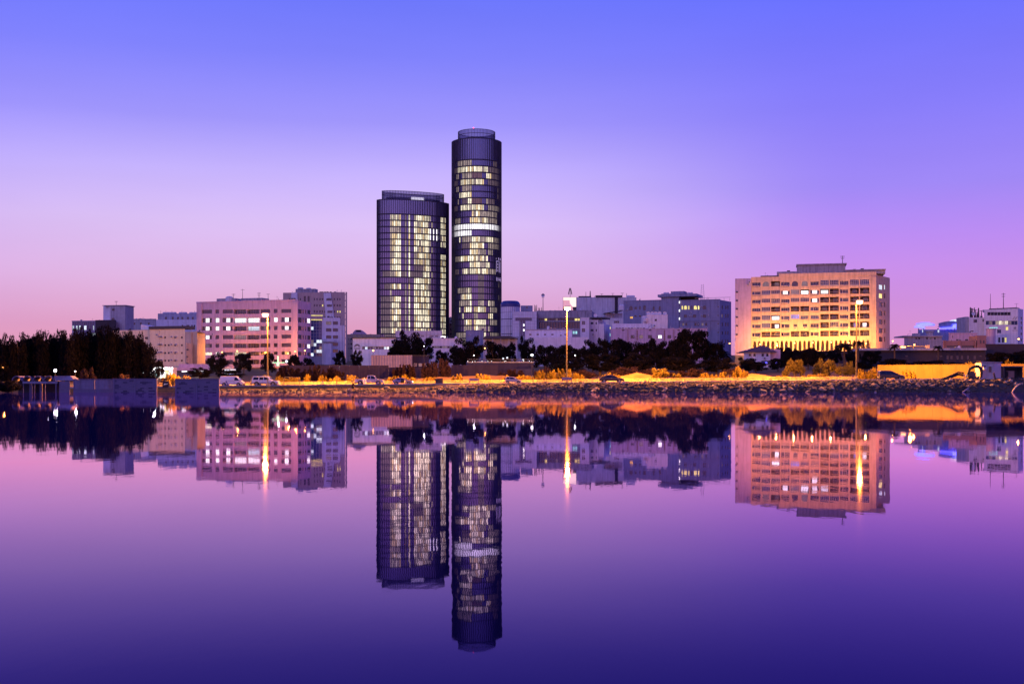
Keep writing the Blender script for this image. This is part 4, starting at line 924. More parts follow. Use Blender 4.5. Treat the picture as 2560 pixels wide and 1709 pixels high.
# --- low pink-white terrace
b = Bld("terrace_house", "long low pinkish terrace with toothed quoins above the dark thicket", 1527, 478, 1768, 474, cat="house")
for x,p in ((400,"glassdark"),(505,"lit_dim"),(612,"glassdark"),(735,"lit_white"),(850,"glassdark")): b.win(*W4(K6,x-24,722,x+22,764),p,3,1,.2,"framedark")
for x in (285,615,965): b.win(*W4(K6,x-16,656,x+14,670),"glassdark",2,1,.2,"framedark")
b.shell(1530, 823, 14, "pinkstone", parapet=.25)
for xq in (455,790):
    for k in range(9):
        w_ = 9 if k % 2 else 5; a,bb,c,d=b.rect(*W4(K6,xq-w_,660+k*14.5,xq+w_,672+k*14.5)); b.part("quoin", MB().box(a,-.12,c,bb,-.002,d), "brownstone")
for xq in (342,905): b.boxp("downpipe",*K6(xq-4,655),*K6(xq+4,800),-.15,-.003,"brownstone")
a,bb,c,d=b.rect(*W4(K6,150,582,572,648),v=3); b.part("roof_house", MB().prism([(a,c),(a,d),(bb+2.2,d),(bb,c)],3,9), "whiteclean")
for i in range(10):
    x0=190+i*37; b.win(*W4(K6,x0,630,x0+30,650),"lit_dim" if i in (3,6,8) else "glassdark",3,1,0,"frame",v=2.97,hole=False)
for x in (420,705,1090): b.ac(*K6(x,740),w=.7)

# --- apartment slab on the right
b = Bld("apartment_block", "tall apartment slab with balconies glowing orange above its pointed-arch arcade", 1838, 486, 2190, 474); b.flank(2224.5, 16)
colx = [(368,472),(478,582),(588,692),(702,806),(815,915),(926,1028),(1040,1144),(1155,1256),(1265,1369),(1380,1484),(1498,1602),(1612,1722)]
rowL = [(292,350),(398,452),(492,550),(588,645),(682,745),(775,838),(872,936)]; rowR = [(264,340),(360,430),(458,526),(554,626),(654,720),(750,820),(850,916)]
TY = ["waBwaawggwgg","wggxyLxLbwbb","wggwggxbbwbb","wgbwbbwbbwbb","wGLvVvvbbwbb","wgMwddwbgwMM","wbbwbbwbbwbb"]
for r in range(7):
    for c,(xa,xb) in enumerate(colx):
        f_ = (xa-368)/1354; ya = rowL[r][0]*(1-f_)+rowR[r][0]*f_; yb = rowL[r][1]*(1-f_)+rowR[r][1]*f_; k = TY[r][c]
        if k in 'wxv':
            h_ = yb-ya; x0,y0,x1,y1 = W4(K7, xa+2, ya+h_*.20, xb-4, ya+h_*.88)
            sp = x0+(x1-x0)*rg.choice((.0,.33,.4)); pn = {'w':"glassdark",'x':"glassdark",'v':"glassblue"}[k]
            if k == 'x': b.win(x0,y0,x0+(x1-x0)*.2,y1,pn,1,1,.3,"framedark"); b.win(x0+(x1-x0)*.2,y0,x0+(x1-x0)*.8,y1,"lit_white",2,1,.3,"frame"); b.win(x0+(x1-x0)*.8,y0,x1,y1,pn,1,1,.3,"framedark")
            else:
                if sp > x0: b.win(x0,y0,sp-.3,y1,"glassblue" if rg.random()<.4 else "lit_dim" if rg.random()<.15 else "glassdark",1,1,.3,"frame")
                b.win(sp,y0,x1,y1,pn,rg.choice((3,4,5)),1,.3,"frame")
            if rg.random() < .4: b.ac(x1-2, y1+1.2, w=.8)
            a,bb,c_,d_ = b.rect(*W4(K7, xa+2, yb+2, xb-4, yb+8)); b.part("panel_joint", MB().box(a,-.05,c_,bb,-.002,c_+.10), "darkwall")
        elif k == 'a': arched(b,*W4(K7,xa+14,ya+4,xb-16,yb),"lit_dim" if c in (1,5) else "glassdark","apartment",4,sp=.55)
        elif k == 'd': b.win(*W4(K7,xa+30,ya+14,xb-22,yb-16),"glassdark",3,1,.25,"frame"); b.ac(*K7((xa+xb)/2+2,yb-2),w=.9)
        else:
            a,bb,c_,d_ = b.rect(*W4(K7,xa,ya,xb,yb)); b.hf.append((a,bb,c_,d_,2.0 if k in 'bBMLV' else .35))
            if k in 'gGVy' :
                vv=.12; pn={'g':"glassdark",'y':"lit_dim",'G':"lit_cold",'V':"lit_blue"}[k]; w_ = put("balcony_glazing", frame_mesh(bb-a,(d_-c_)*.78,5,3,.09,"frame"), b.root,(a,vv,c_+(d_-c_)*.22)); put("pane", pane_mesh(bb-a,(d_-c_)*.78,pn if rg.random()<.8 else "glassblue"), w_,(0,.01,0))
                b.part("balcony_parapet", MB().box(a,-.06,c_,bb,.1,c_+(d_-c_)*.22-.02), "roofblock" if rg.random()<.5 else "apartment")
            else:
                bw = MB().quad((a,1.99,c_),(bb,1.99,c_),(bb,1.99,d_),(a,1.99,d_)); b.part("balcony_back_wall", bw, "loggia_shade")
                pn = {'b':"glassdark",'B':"lit_dim",'M':"lit_white" if (r,c) != (5,10) else "lit_blue",'L':"lit_white"}[k]; fw = .85 if k=='L' else .45
                u0_ = a+(bb-a)*(.08 if k=='L' else rg.choice((.3,.42))); b.winu(u0_,u0_+(bb-a)*fw,c_+.1,c_+(d_-c_)*.82,pn,3,1,0,"frame",1.95,False,.07,"balcony_door")
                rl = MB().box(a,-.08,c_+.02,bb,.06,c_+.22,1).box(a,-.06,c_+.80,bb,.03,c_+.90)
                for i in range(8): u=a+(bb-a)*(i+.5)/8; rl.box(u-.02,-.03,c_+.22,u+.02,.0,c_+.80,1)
                b.part("balcony_rail", rl, ["roofblock","loggia_shade"])
ARC = []
for i in range(26):
    xm = 400+i*52.2; f_=(xm-368)/1354; yt=978*(1-f_)+962*f_; yb=1095*(1-f_)+1085*f_
    ARC.append((xm,yt,yb)); a,bb,c_,d_ = b.rect(*W4(K7,xm-17,yt,xm+17,yb)); b.hf.append((a,bb,c_,d_,1.8))
    put("arch", spandrel(bb-a,d_-c_,(d_-c_)*.62,"apartment",.5,True), b.root,(a,-.004,c_))
    b.part("arcade_back_wall", MB().quad((a,1.79,c_),(bb,1.79,c_),(bb,1.79,d_),(a,1.79,d_)), "loggia_shade")
    if i % 2: b.winu(a+.25,bb-.25,c_+.1,c_+(d_-c_)*.6,"glassdark",2,2,0,"framedark",1.76,False,.06,"arcade_door")
for r in range(7):
    xs_ = (1822,1850) ; y=330+r*100
    for x0,x1 in ((1832,1872),(1892,1906)): b.swin(*W4(K7,x0,y,x1,y+56),pane="lit_yellow" if (r==1 and x0==1832) else "lit_cold" if r==0 else "glassdark",nx=2 if x1-x0>20 else 1,frame="framedark")
b.shell(1900, 692, 20, "apartment", u0=b.P(1878,700)[0])
xl0 = b.P(1838,700)[0]
b.part("end_tower", MB().box(xl0,-1.0,0,b.P(1878,700,-1.0)[0]-.01,14,b.P(1840,696.3,-1)[1]), "pinkstone")
for y in (415,512,607,703,803,903): b.win(*W4(K7,184,y-9,206,y+9),"glassdark",1,1,0,"framedark",v=-1.04,hole=False)
b.ac(*K7(340,300),v=-1.0); b.ac(*K7(325,328),v=-1.0); b.boxp("plinth",1838,888,1878,930,-1.3,-1.003,"concrete",base=True)
b.part("top_band", MB().box(b.P(*K7(680,230))[0],-.15,b.H-.3,b.W+.05,12,b.H+1.1), "apartment")
for c,(xa,xb) in enumerate(colx):
    a,_ = b.P(*K7(xa-4,500)); b.part("pilaster", MB().box(a-.14,-.16,b.rect(*W4(K7,xa-4,300,xa,960))[2],a+.16,-.003,b.H-.32), "apartment")
b.boxp("corner_pier",*K7(1726,240),*K7(1800,1085),-.25,-.003,"apartment",base=True)
b.boxp("roof_house",*K7(468,225),*K7(668,250),3,10,"roofdark"); b.boxp("roof_house",*K7(655,178),*K7(888,240),4,12,"roofblock"); b.boxp("penthouse",*K7(888,92),*K7(1445,235),5,14,"roofblock"); b.boxp("penthouse_cap",*K7(880,86),*K7(1462,100),4.5,14.5,"roofblock")
b.boxp("roof_gallery",*K7(1445,158),*K7(1905,205),1.5,13,"roofblock"); b.boxp("roof_gallery_cap",*K7(1440,152),*K7(1912,163),1,13.5,"roofblock")
for x,y,w_ in ((1050,200,40),(1180,195,34)): a,bb,c_,d_=b.rect(*W4(K7,x,y,x+w_,y+26),v=4.9); b.part("roof_opening", MB().box(a,4.9,c_,bb,4.98,d_), "darkwall")
b.mast(K7(1412,0)[0],K7(0,-5)[1],K7(0,90)[1],8,.12,arms=3)
for x,y in ((790,165),(1550,150),(1640,142),(1770,150)): b.boxp("roof_unit",*K7(x-18,y),*K7(x+18,y+16),5,7,"darkmetal")

# --- small villa with hipped roof
b = Bld("villa", "small lilac villa with a dark hipped roof and blue neon sign below the apartment slab", 1860, 372, 1926, 372, cat="house")
for x in (345,398,492,546): arched(b,*W4(K7,x-14,1120,x+14,1155),"glassdark","greywall",2,sp=.5)
b.shell(1870, 879.5, 10, "whiteclean")
e=[b.P(*K7(255,1106),-1.0), b.P(*K7(662,1106),-1.0)]; ap=b.P(*K7(470,1030),5); ap2=b.P(*K7(520,1030),5)
b.part("roof", MB().add([(e[0][0],-1,e[0][1]),(e[1][0],-1,e[1][1]),(e[1][0],11,e[1][1]),(e[0][0],11,e[0][1]),(ap[0],5,ap[1]),(ap2[0],5,ap2[1])],[(0,1,5,4),(1,2,5),(2,3,4,5),(3,0,4),(3,2,1,0)]), "tileroof")
b.boxp("side_wing",1926.2,873,1951,905,1,8,"pinkstone",base=True)
ng=MB(); 
for k in range(6):
    x=487+k*10; a,z=b.P(*K7(x,1240-k),-.4); a2,z2_=b.P(*K7(x+7,1222-k+(k%2)*8),-.4); ng.box(a,-.45,z,a2,-.38,max(z2_,z+.3))
b.part("neon_sign", ng, "neon_blue"); b.part("neon_sign", MB().box(b.P(*K7(636,1240),-.4)[0],-.45,b.P(*K7(636,1240),-.4)[1],b.P(*K7(655,1240),-.4)[0],-.38,b.P(*K7(636,1222),-.4)[1]), "neon_blue")
b.boxp("sign_backing",*K7(480,1205),*K7(662,1246),-.37,-.3,"framedark")

# --- far right group
b = Bld("long_low_building", "long dark single-storey building behind the yellow wall", 2150, 395, 2464, 392)
for x in (470,880,940,1025,1078,1160,1222,1302,1392,1472): b.win(*W4(K8,x-17,908,x+17,962 if x>1000 and x<1450 else 930),"glassdark",2,1,.3,"framedark")
b.shell(2200, 875, 14, "darkwall"); b.boxp("roof_slab",2148,870,2466,875.4,-1.2,15,"greywall")
b = Bld("long_low_building", "dark blank wall building beyond the site cabin", 2464.5, 405, 2600, 405)
for x in (2475,2490,2520,2540): b.win(x-2,882,x+2,890,"glassdark",1,1,.3,"framedark")
b.shell(2500, 862.5, 14, "darkwall", parapet=.4)
b = Bld("villa", "purple-shadowed villa with a round roof turret beneath the blue neon", 2261, 520, 2355, 520, cat="house")
for x in (600,640,745,790,850): b.win(*W4(K8,x-12,668,x+12,692),"lit_dim" if x==790 else "glassdark",2,1,.2,"framedark")
b.shell(2265, 840.5, 12, "greywall"); b.boxp("eave",2259,838.5,2357,841.5,-.8,12.5,"greywall")
u,zt=b.P(*K8(780,570),4); _,zb_=b.P(*K8(780,645),4); rr=b.P(*K8(838,600),4)[0]-u
b.part("turret", MB().lathe([(0,zt),(rr*1.1,zt-.2),(rr*1.1,zt-.8),(rr*.85,zt-.9),(rr*.85,zb_-.5)],14,(u,4,0)), "greywall"); b.boxp("roof_house",*K8(580,610),*K8(655,642),3,7,"greywall")
# canopy filling station
b = Bld("lit_canopy", "low canopy with sodium lights glowing at the apartment slab's flank", 2249, 440, 2323, 440, cat="shelter")
a,bb,c_,d_=b.rect(*W4(K8,375,782,770,818)); b.part("canopy", MB().box(a,-.5,c_+.9,bb,7,d_+.0), "cream"); b.part("sign_box", MB().box(b.P(*K8(712,780))[0],-.7,c_-.2,b.P(*K8(770,780))[0],-.51,d_+.3), "cream")
for x in (385,560,740): b.boxp("post",*K8(x-8,800),*K8(x+6,950),.5,.9,"cream",base=True)
a,bb,c_,d_=b.rect(*W4(K8,395,800,455,822)); b.part("canopy_light", MB().box(a,-.1,c_+.55,bb,1.2,c_+.85), "bulb_small")
lamp_light("canopy_lamp", b.root, (3,-2.5,8.0), 2600, LAMP, .5); lamp_light("canopy_lamp", b.root, (8,-2,3.0), 900, LAMP, .5)
# neon roofs
b = Bld("neon_edged_building", "distant low building with curved blue neon roof edges", 2283, 700, 2414, 700)
b.hf=[]
for x in (640,690,900): b.win(*W4(K8,x-12,560,x+12,600),"lit_cold",2,1,.3,"frame")
b.shell(2290, 823.5, 20, "bluewall", u0=b.P(2297,820)[0])
def blade(x0,y0,x1,y1,v,mat,name,th=.5,bow=1.2):
    p0,p1=b.P(*K8(x0,y0),v),b.P(*K8(x1,y1),v); mb=MB(); n_=10
    for i in range(n_):
        t0,t1_=i/n_,(i+1)/n_; q=lambda t:(p0[0]+(p1[0]-p0[0])*t, p0[1]+(p1[1]-p0[1])*t+bow*math.sin(math.pi*t)); w_=lambda t: th*(.3+math.sin(math.pi*min(1,t*.8+.1)))
        a0,a1=q(t0),q(t1_); mb.add([(a0[0],v,a0[1]-w_(t0)),(a1[0],v,a1[1]-w_(t1_)),(a1[0],v,a1[1]+w_(t1_)),(a0[0],v,a0[1]+w_(t0)),(a0[0],v+2.5,a0[1]-w_(t0)),(a1[0],v+2.5,a1[1]-w_(t1_)),(a1[0],v+2.5,a1[1]+w_(t1_)),(a0[0],v+2.5,a0[1]+w_(t0))],[(0,1,2,3),(3,2,6,7),(0,4,5,1)])
    b.part(name, mb, mat)
blade(572,522,720,540,-3,"neon_pale","neon_edge",.5,.4); blade(600,492,850,496,-2,"neon_blue","neon_edge",.8,.5); blade(640,510,820,492,-3.2,"neon_pale","neon_edge",.55,.2); blade(900,500,1250,510,-1,"bluewall","roof_shell",1.6,.5); blade(920,545,1250,545,-2,"neon_blue","neon_edge",.5,.3); blade(1105,520,1250,532,-3,"neon_pale","neon_edge",.7,.3); blade(1010,480,1250,468,2,"lit_cold","roof_shell",.45,1.6); blade(1090,505,1256,520,-2.4,"neon_blue","neon_edge",.9,.3)
for x in (630,700,1120): b.boxp("pylon",*K8(x-6,545),*K8(x+6,640),-3.6,-3.2,"bluewall",base=True)
# cluttered blocks
b = Bld("house", "lilac block crowded with roof aerials beside the banded white building", 2413, 560, 2463, 560, cat="house")
b.win(*W4(K8,1372,424,1421,466),"glassdark",2,1,.3,"framedark"); b.win(*W4(K8,1495,420,1512,455),"glassdark",1,1,.3,"framedark"); b.win(*W4(K8,1325,575,1375,590),"glassdark",2,1,.3,"framedark")
b.shell(2440, 793.5, 14, "whiteclean", u0=b.P(*K8(1310,400))[0]); b.boxp("side_wing",2413,791.5,2422.5,840,.8,12,"greywall",base=True)
for x,y,rr in ((1330,258,.3),(1345,268,.22),(1358,282,.2),(1385,262,.25),(1400,290,.2),(1440,268,.35),(1480,300,.2),(1420,320,.25)): b.mast(K8(x,0)[0],K8(0,y)[1],K8(0,388)[1],4,rr,arms=1 if rr<.25 else 0)
b.dish(K8(1370,0)[0],K8(0,345)[1],.9,3)
b = Bld("house", "long pink flat-roofed house above the brown portico", 2372, 500, 2443, 500, cat="house")
for x in (1160,1280): b.win(*W4(K8,x-22,690,x+22,710),"glassdark",3,1,.3,"framedark")
for x in (1092,): b.win(*W4(K8,x-5,640,x+5,675),"glassdark",1,2,.2,"framedark")
b.shell(2375, 833.5, 12, "pinkstone", parapet=.3)
b = Bld("portico", "brown stone portico with dark bays and tall pilasters", 2358, 470, 2467, 470)
for x0,x1 in ((1005,1170),(1215,1385)): b.win(*W4(K8,x0,776,x1,812),"glassdark",6,1,.6,"framedark")
for x in (1467,1510): b.win(*W4(K8,x-9,703,x+9,747),"glassdark",1,1,.3,"framedark")
b.hf=[h for h in b.hf]; b.shell(2360, 851.5, 8, "brownstone", u1=b.P(*K8(1400,700))[0]); b.boxp("corner_block",*K8(1421,640),*K8(1545,815),-.4,8,"brownstone",base=True)
for x in (970,1000,1185,1200,1400): b.boxp("pilaster",*K8(x-8,705),*K8(x+8,815),-.35,-.003,"brownstone",base=True)
for x in (1467,1510): b.win(*W4(K8,x-9,703,x+9,747),"glassdark",1,1,0,"framedark",v=-.44,hole=False)
cxp,Dd=2477,485; rr=11/F*Dd; X=PX(cxp,Dd); zb_=gz(X,Dd)-.3; ro=empty("round_bastion",(X,Dd,zb_),0,"pink curved corner wall beside the brown portico","building")
put("wall", MB().lathe([(rr,0),(rr,PZ(821.5,Dd-rr)-zb_),(0,PZ(821.5,Dd-rr)-zb_)],20).mesh("wall","pinkstone"), ro); put("coping", MB().lathe([(rr+.02,PZ(823,Dd-rr)-zb_),(rr+.15,PZ(823,Dd-rr)-zb_),(rr+.15,PZ(820.5,Dd-rr)-zb_),(0,PZ(820.3,Dd-rr)-zb_)],20).mesh("coping","greywall"), ro)
# banded white building
b = Bld("office_building", "white banded office building with roof masts at the picture's edge", 2461, 555, 2545, 545); b.flank(2558, 8)
for i in range(10): x0=1538+i*43; b.win(*W4(K8,x0,442,x0+41,496),["glassblue","lit_dim","glassblue","lit_med","lit_warm","lit_med","lit_warm","lit_dim","glassblue","glassblue"][i],2,1,.3,"framedark")
for i in range(7): x0=1560+i*45; b.win(*W4(K8,x0,325,x0+43,368),"glassdark",1,1,.3,"framedark")
b.win(*W4(K8,1805,522,1842,570),"lit_yellow",2,2,.2,"frame"); b.win(*W4(K8,1580,525,1700,545),"lit_teal",4,1,.2,"frame"); b.win(*W4(K8,1690,560,1745,610),"glassblue",2,2,.2,"frame")
for x in (1720,1770,1805): b.win(*W4(K8,x-14,665,x+14,735),"lit_yellow" if x==1805 else "glassdark",1,2,.2,"framedark")
for y in (390,450,520,600,680): b.swin(*W4(K8,2012,y,2028,y+38),frame="framedark")
b.shell(2470, 774, 16, "whiteclean")
b.boxp("roof_house",*K8(1495,285),*K8(1885,320),2,9,"bluewall"); b.part("roof_plant", MB().box(1,3,b.H,b.W-2,8,b.H+.7), "darkmetal")
a,bb,c_,d_=b.rect(*W4(K8,1900,385,1965,425)); lg=MB(); lg.cyl((a,-.1,c_),((a+bb)/2,-.1,d_),.12,.12,5).cyl((bb,-.1,d_),((a+bb)/2,-.1,c_),.12,.12,5); b.part("emblem", lg, "metal"); a,bb,c_,d_=b.rect(*W4(K8,1895,520,1970,576)); b.part("sign_lines", MB().box(a,-.06,c_,bb,-.01,c_+.2).box((a+bb)/2-.5,-.06,c_+.6,(a+bb)/2+.5,-.01,d_), "roofblock")
b.mast(2476,734,772,5,.12); b.mast(2508.5,732,772,5,.16,arms=2); b.mast(2541,758,772,5,.08,arms=1)
b.dish(K8(1905,0)[0],K8(0,318)[1],.8,2); b.dish(K8(1940,0)[0],K8(0,330)[1],.9,2)
# ---------------------------------------------------------------- vegetation
def leaf_cloud(name, centres, per, mat, size, seed, droop=0.0, upright=0.0):
    """many small leaf quads scattered round cluster centres (cx,cy,cz,rx,rz); unit space"""
    g = np.random.default_rng(seed); C = np.array(centres); idx = np.repeat(np.arange(len(C)), per); n = len(idx)
    d = g.normal(size=(n,3)); d /= np.linalg.norm(d,axis=1)[:,None]; rad = g.random(n)**.45
    c = C[idx,:3] + d*rad[:,None]*np.stack([C[idx,3],C[idx,3],C[idx,4]],1)
    u = g.normal(size=(n,3)); u[:,2] = u[:,2]*(1-upright) + upright*2 - droop*2; u /= np.linalg.norm(u,axis=1)[:,None]
    w = np.cross(u, g.normal(size=(n,3))); w /= np.linalg.norm(w,axis=1)[:,None]
    s = size*(.6+.8*g.random(n)); L = s*(1.0+1.2*max(droop,upright)); Wd = s*.55
    v = np.stack([c-u*L[:,None]*.5, c+w*Wd[:,None]*.5, c+u*L[:,None]*.5, c-w*Wd[:,None]*.5],1).reshape(-1,3)
    v[:,2] = np.maximum(v[:,2], 0.0)
    me = bpy.data.meshes.new(name); me.vertices.add(4*n); me.vertices.foreach_set("co", v.ravel()); me.loops.add(4*n); me.loops.foreach_set("vertex_index", np.arange(4*n, dtype=np.int32))
    me.polygons.add(n); me.polygons.foreach_set("loop_start", np.arange(0,4*n,4,dtype=np.int32)); me.materials.append(MATS[mat]); me.update(calc_edges=True); return me
def clusters(style, seed):
    g = random.Random(seed); out = []
    if style == 'broad':
        for i in range(34):
            a = g.random()*6.28; rr = math.sqrt(g.random())*.78; z = g.random()
            z = .24 + .66*z; k = math.sqrt(max(.05, 1-((z-.52)/.5)**2)); out.append((rr*k*math.cos(a), rr*k*math.sin(a), z, g.uniform(.16,.30), g.uniform(.08,.14)))
    elif style == 'feather':
        for i in range(14):
            a = g.random()*6.28; rr = math.sqrt(g.random())*.95; top = 1-.30*g.random(); k = 0
            for j in range(9):
                t = j/8; z = .04 + (top-.10)*t; out.append((rr*math.cos(a)*(1-.1*t)+g.uniform(-.14,.14), rr*math.sin(a)*(1-.1*t), z, .31*(1-.42*t)+.05, .085))
    elif style == 'bush':
        for i in range(22):
            a = g.random()*6.28; rr = math.sqrt(g.random())*.8; h = math.sqrt(max(0,1-rr*rr))*g.uniform(.6,.92); out.append((rr*math.cos(a), rr*math.sin(a), h*.8*g.uniform(.35,1), g.uniform(.16,.26), g.uniform(.12,.2)))
    elif style == 'sprig':
        for i in range(26):
            a = g.random()*6.28; rr = math.sqrt(g.random())*.85; h = (1-.6*rr*rr)*g.uniform(.55,1.0)
            for j in range(5): t=(j+.5)/5; out.append((rr*math.cos(a)+g.uniform(-.04,.04), rr*math.sin(a), h*t, .15*(1-.6*t), .09))
    return out
CR, TRK = {}, {}
for st_, mats, per, size in (('broad',("leaf_dark",),230,.062),('feather',("leaf_feather",),62,.062),('bush',("leaf_dark","leaf_dry","leaf_road","leaf_olive"),120,.085),('sprig',("leaf_road","leaf_dry","leaf_dark"),24,.10)):
    for m_ in mats:
        CR[st_,m_] = [leaf_cloud("crown", clusters(st_,k*7+3), per, m_, size, k+1, .35 if st_=='feather' else 0, .5 if st_=='sprig' else .1) for k in range(4 if st_!='bush' else 3)]
def trunk_mesh(seed, spread=.5, top=.6):
    g = random.Random(seed); mb = MB(); mb.tube([(0,0,-.05),(.02,.01,.2),(-.02,.02,.38)],[.06,.05,.04],7)
    for i in range(6):
        a = g.random()*6.28; r_ = g.uniform(.4,1)*spread; z1_ = g.uniform(.55,.55+.4*top); mb.tube([(-.02,.02,.3+.02*i),(r_*.45*math.cos(a),r_*.45*math.sin(a),(.34+z1_)/2),(r_*math.cos(a),r_*math.sin(a),z1_)],[.034,.022,.008],5)
    return mb.mesh("trunk","bark")
TR = [trunk_mesh(k) for k in range(3)]; TRT = [trunk_mesh(k+9,.35,.95) for k in range(3)]
tcount = [0]
def tree(px, ytop, D, wpx, style, mat, label, name="tree", cat="tree", group=None, k=None, zoff=0.0, zbase=None):
    X = PX(px,D); zb = (gz(X,D)-.05 if zbase is None else zbase)+zoff; h = PZ(ytop,D)-zb; w = wpx/F*D/2; i = tcount[0]; tcount[0] += 1
    r = empty(name,(X,D,zb),0,label,cat,group); V = CR[style,mat]; m_ = V[(i if k is None else k) % len(V)]; rz = (i*2.39) % 6.28
    put("crown", m_, r, (0,0,0), rz, (w,w*.85,h))
    put("trunk" if style in ('broad','feather') else "stem", (TRT if style=='feather' else TR)[i % 3], r, (0,0,0), rz, (w,w*.85,h*.9)); return r
# windbreak of feathery trees on the far left
TW = "dark feathery trees in the windbreak"
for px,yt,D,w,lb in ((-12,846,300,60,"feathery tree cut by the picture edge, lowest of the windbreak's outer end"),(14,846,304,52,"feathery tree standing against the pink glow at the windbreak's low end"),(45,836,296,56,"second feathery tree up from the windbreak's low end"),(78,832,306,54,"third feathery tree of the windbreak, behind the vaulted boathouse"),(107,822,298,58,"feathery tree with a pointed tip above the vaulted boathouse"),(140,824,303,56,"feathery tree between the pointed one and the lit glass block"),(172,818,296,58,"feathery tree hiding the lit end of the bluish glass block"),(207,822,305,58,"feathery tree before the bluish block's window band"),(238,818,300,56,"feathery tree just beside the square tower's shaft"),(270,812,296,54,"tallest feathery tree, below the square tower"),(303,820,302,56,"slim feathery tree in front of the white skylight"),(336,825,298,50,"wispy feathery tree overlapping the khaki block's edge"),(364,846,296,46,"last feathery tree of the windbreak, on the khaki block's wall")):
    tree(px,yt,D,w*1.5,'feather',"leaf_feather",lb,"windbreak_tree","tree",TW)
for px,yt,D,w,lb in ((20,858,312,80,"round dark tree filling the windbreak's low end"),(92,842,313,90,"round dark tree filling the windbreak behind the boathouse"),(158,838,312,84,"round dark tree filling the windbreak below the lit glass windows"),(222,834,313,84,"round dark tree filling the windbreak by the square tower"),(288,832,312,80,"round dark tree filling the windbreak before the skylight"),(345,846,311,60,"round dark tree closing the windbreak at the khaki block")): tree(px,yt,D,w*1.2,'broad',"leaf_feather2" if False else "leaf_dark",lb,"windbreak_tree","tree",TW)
tree(398,897,290,34,'broad',"leaf_dark","small round tree by the white-lit shopfront","small_tree")
# shrubs at the left waterside
tree(218,902,206,50,'bush',"leaf_dry","big reddish shrub spilling over the corrugated wall","shrub","shrub",zbase=.9)
tree(312,926,232,64,'bush',"leaf_dry","low brown shrub behind the stained block wall","shrub","shrub")
tree(20,938,199.5,88,'bush',"leaf_dark","black shrub mass smothering the boathouse's end vault","shrub","shrub",zbase=.05)
tree(30,952,198.6,70,'bush',"leaf_dark","low black shrub at the water before the boathouse's end vault","shrub","shrub",zbase=.0,k=1)
tree(-5,958,198.2,80,'bush',"leaf_dark","low black shrub at the water by the picture edge","shrub","shrub",zbase=.0,k=2)
tree(-20,930,203,90,'bush',"leaf_dark","black shrub cut by the picture edge beside the boathouse","shrub","shrub",zbase=.05)
tree(432,918,236,46,'bush',"leaf_road","orange-lit bush behind the mesh gate","bush","bush"); tree(466,934,238,34,'sprig',"leaf_road","small orange-lit bush above the second stained wall","bush","bush")
tree(415,930,240,30,'sprig',"leaf_dry","brown scrub beside the mesh gate sign","bush","bush")
# trees before the pink block
for px,yt,D,w,m_,lb in ((545,880,330,62,'leaf_dark',"dark tree before the pink block, nearest the white shop light"),(610,882,340,64,'leaf_dark',"round dark tree in the middle before the pink block"),(672,880,335,52,'leaf_dark',"slim dark tree beside the tall lamp post before the pink block"),(735,885,330,56,'leaf_dark',"dark tree under the pink block's corner lamps"),(500,918,300,70,'leaf_dark',"low dark tree mass behind the second stained wall"),(570,925,300,90,'leaf_dark',"wide low dark tree above the white van"),(770,892,380,40,'leaf_dark',"small dark tree at the white stepped office's stair"),(850,876,420,44,'leaf_dark',"dark tree at the white stepped office's far corner"),(892,874,400,36,'leaf_dark',"small dark tree by the hall emblem")):
    tree(px,yt,D,w,'broad',m_,lb,"garden_tree")
for px,yt,D,w,lb in ((728,908,285,90,"bare reddish thicket behind the swing frame"),(790,905,280,60,"bare reddish thicket before the blue hoarding"),(835,915,285,70,"low dry thicket beside the bright shelter roof"),(1010,900,290,70,"dark dry shrub before the cargo container"),(1092,888,292,84,"brown dry tree standing before the terrace lights"),(1280,920,285,90,"low dark dry scrub below the terrace lights"),(1360,915,280,70,"low dry scrub between terrace and lamp post")):
    tree(px,yt,D,w,'sprig',"leaf_dry",lb,"dry_shrub","shrub")
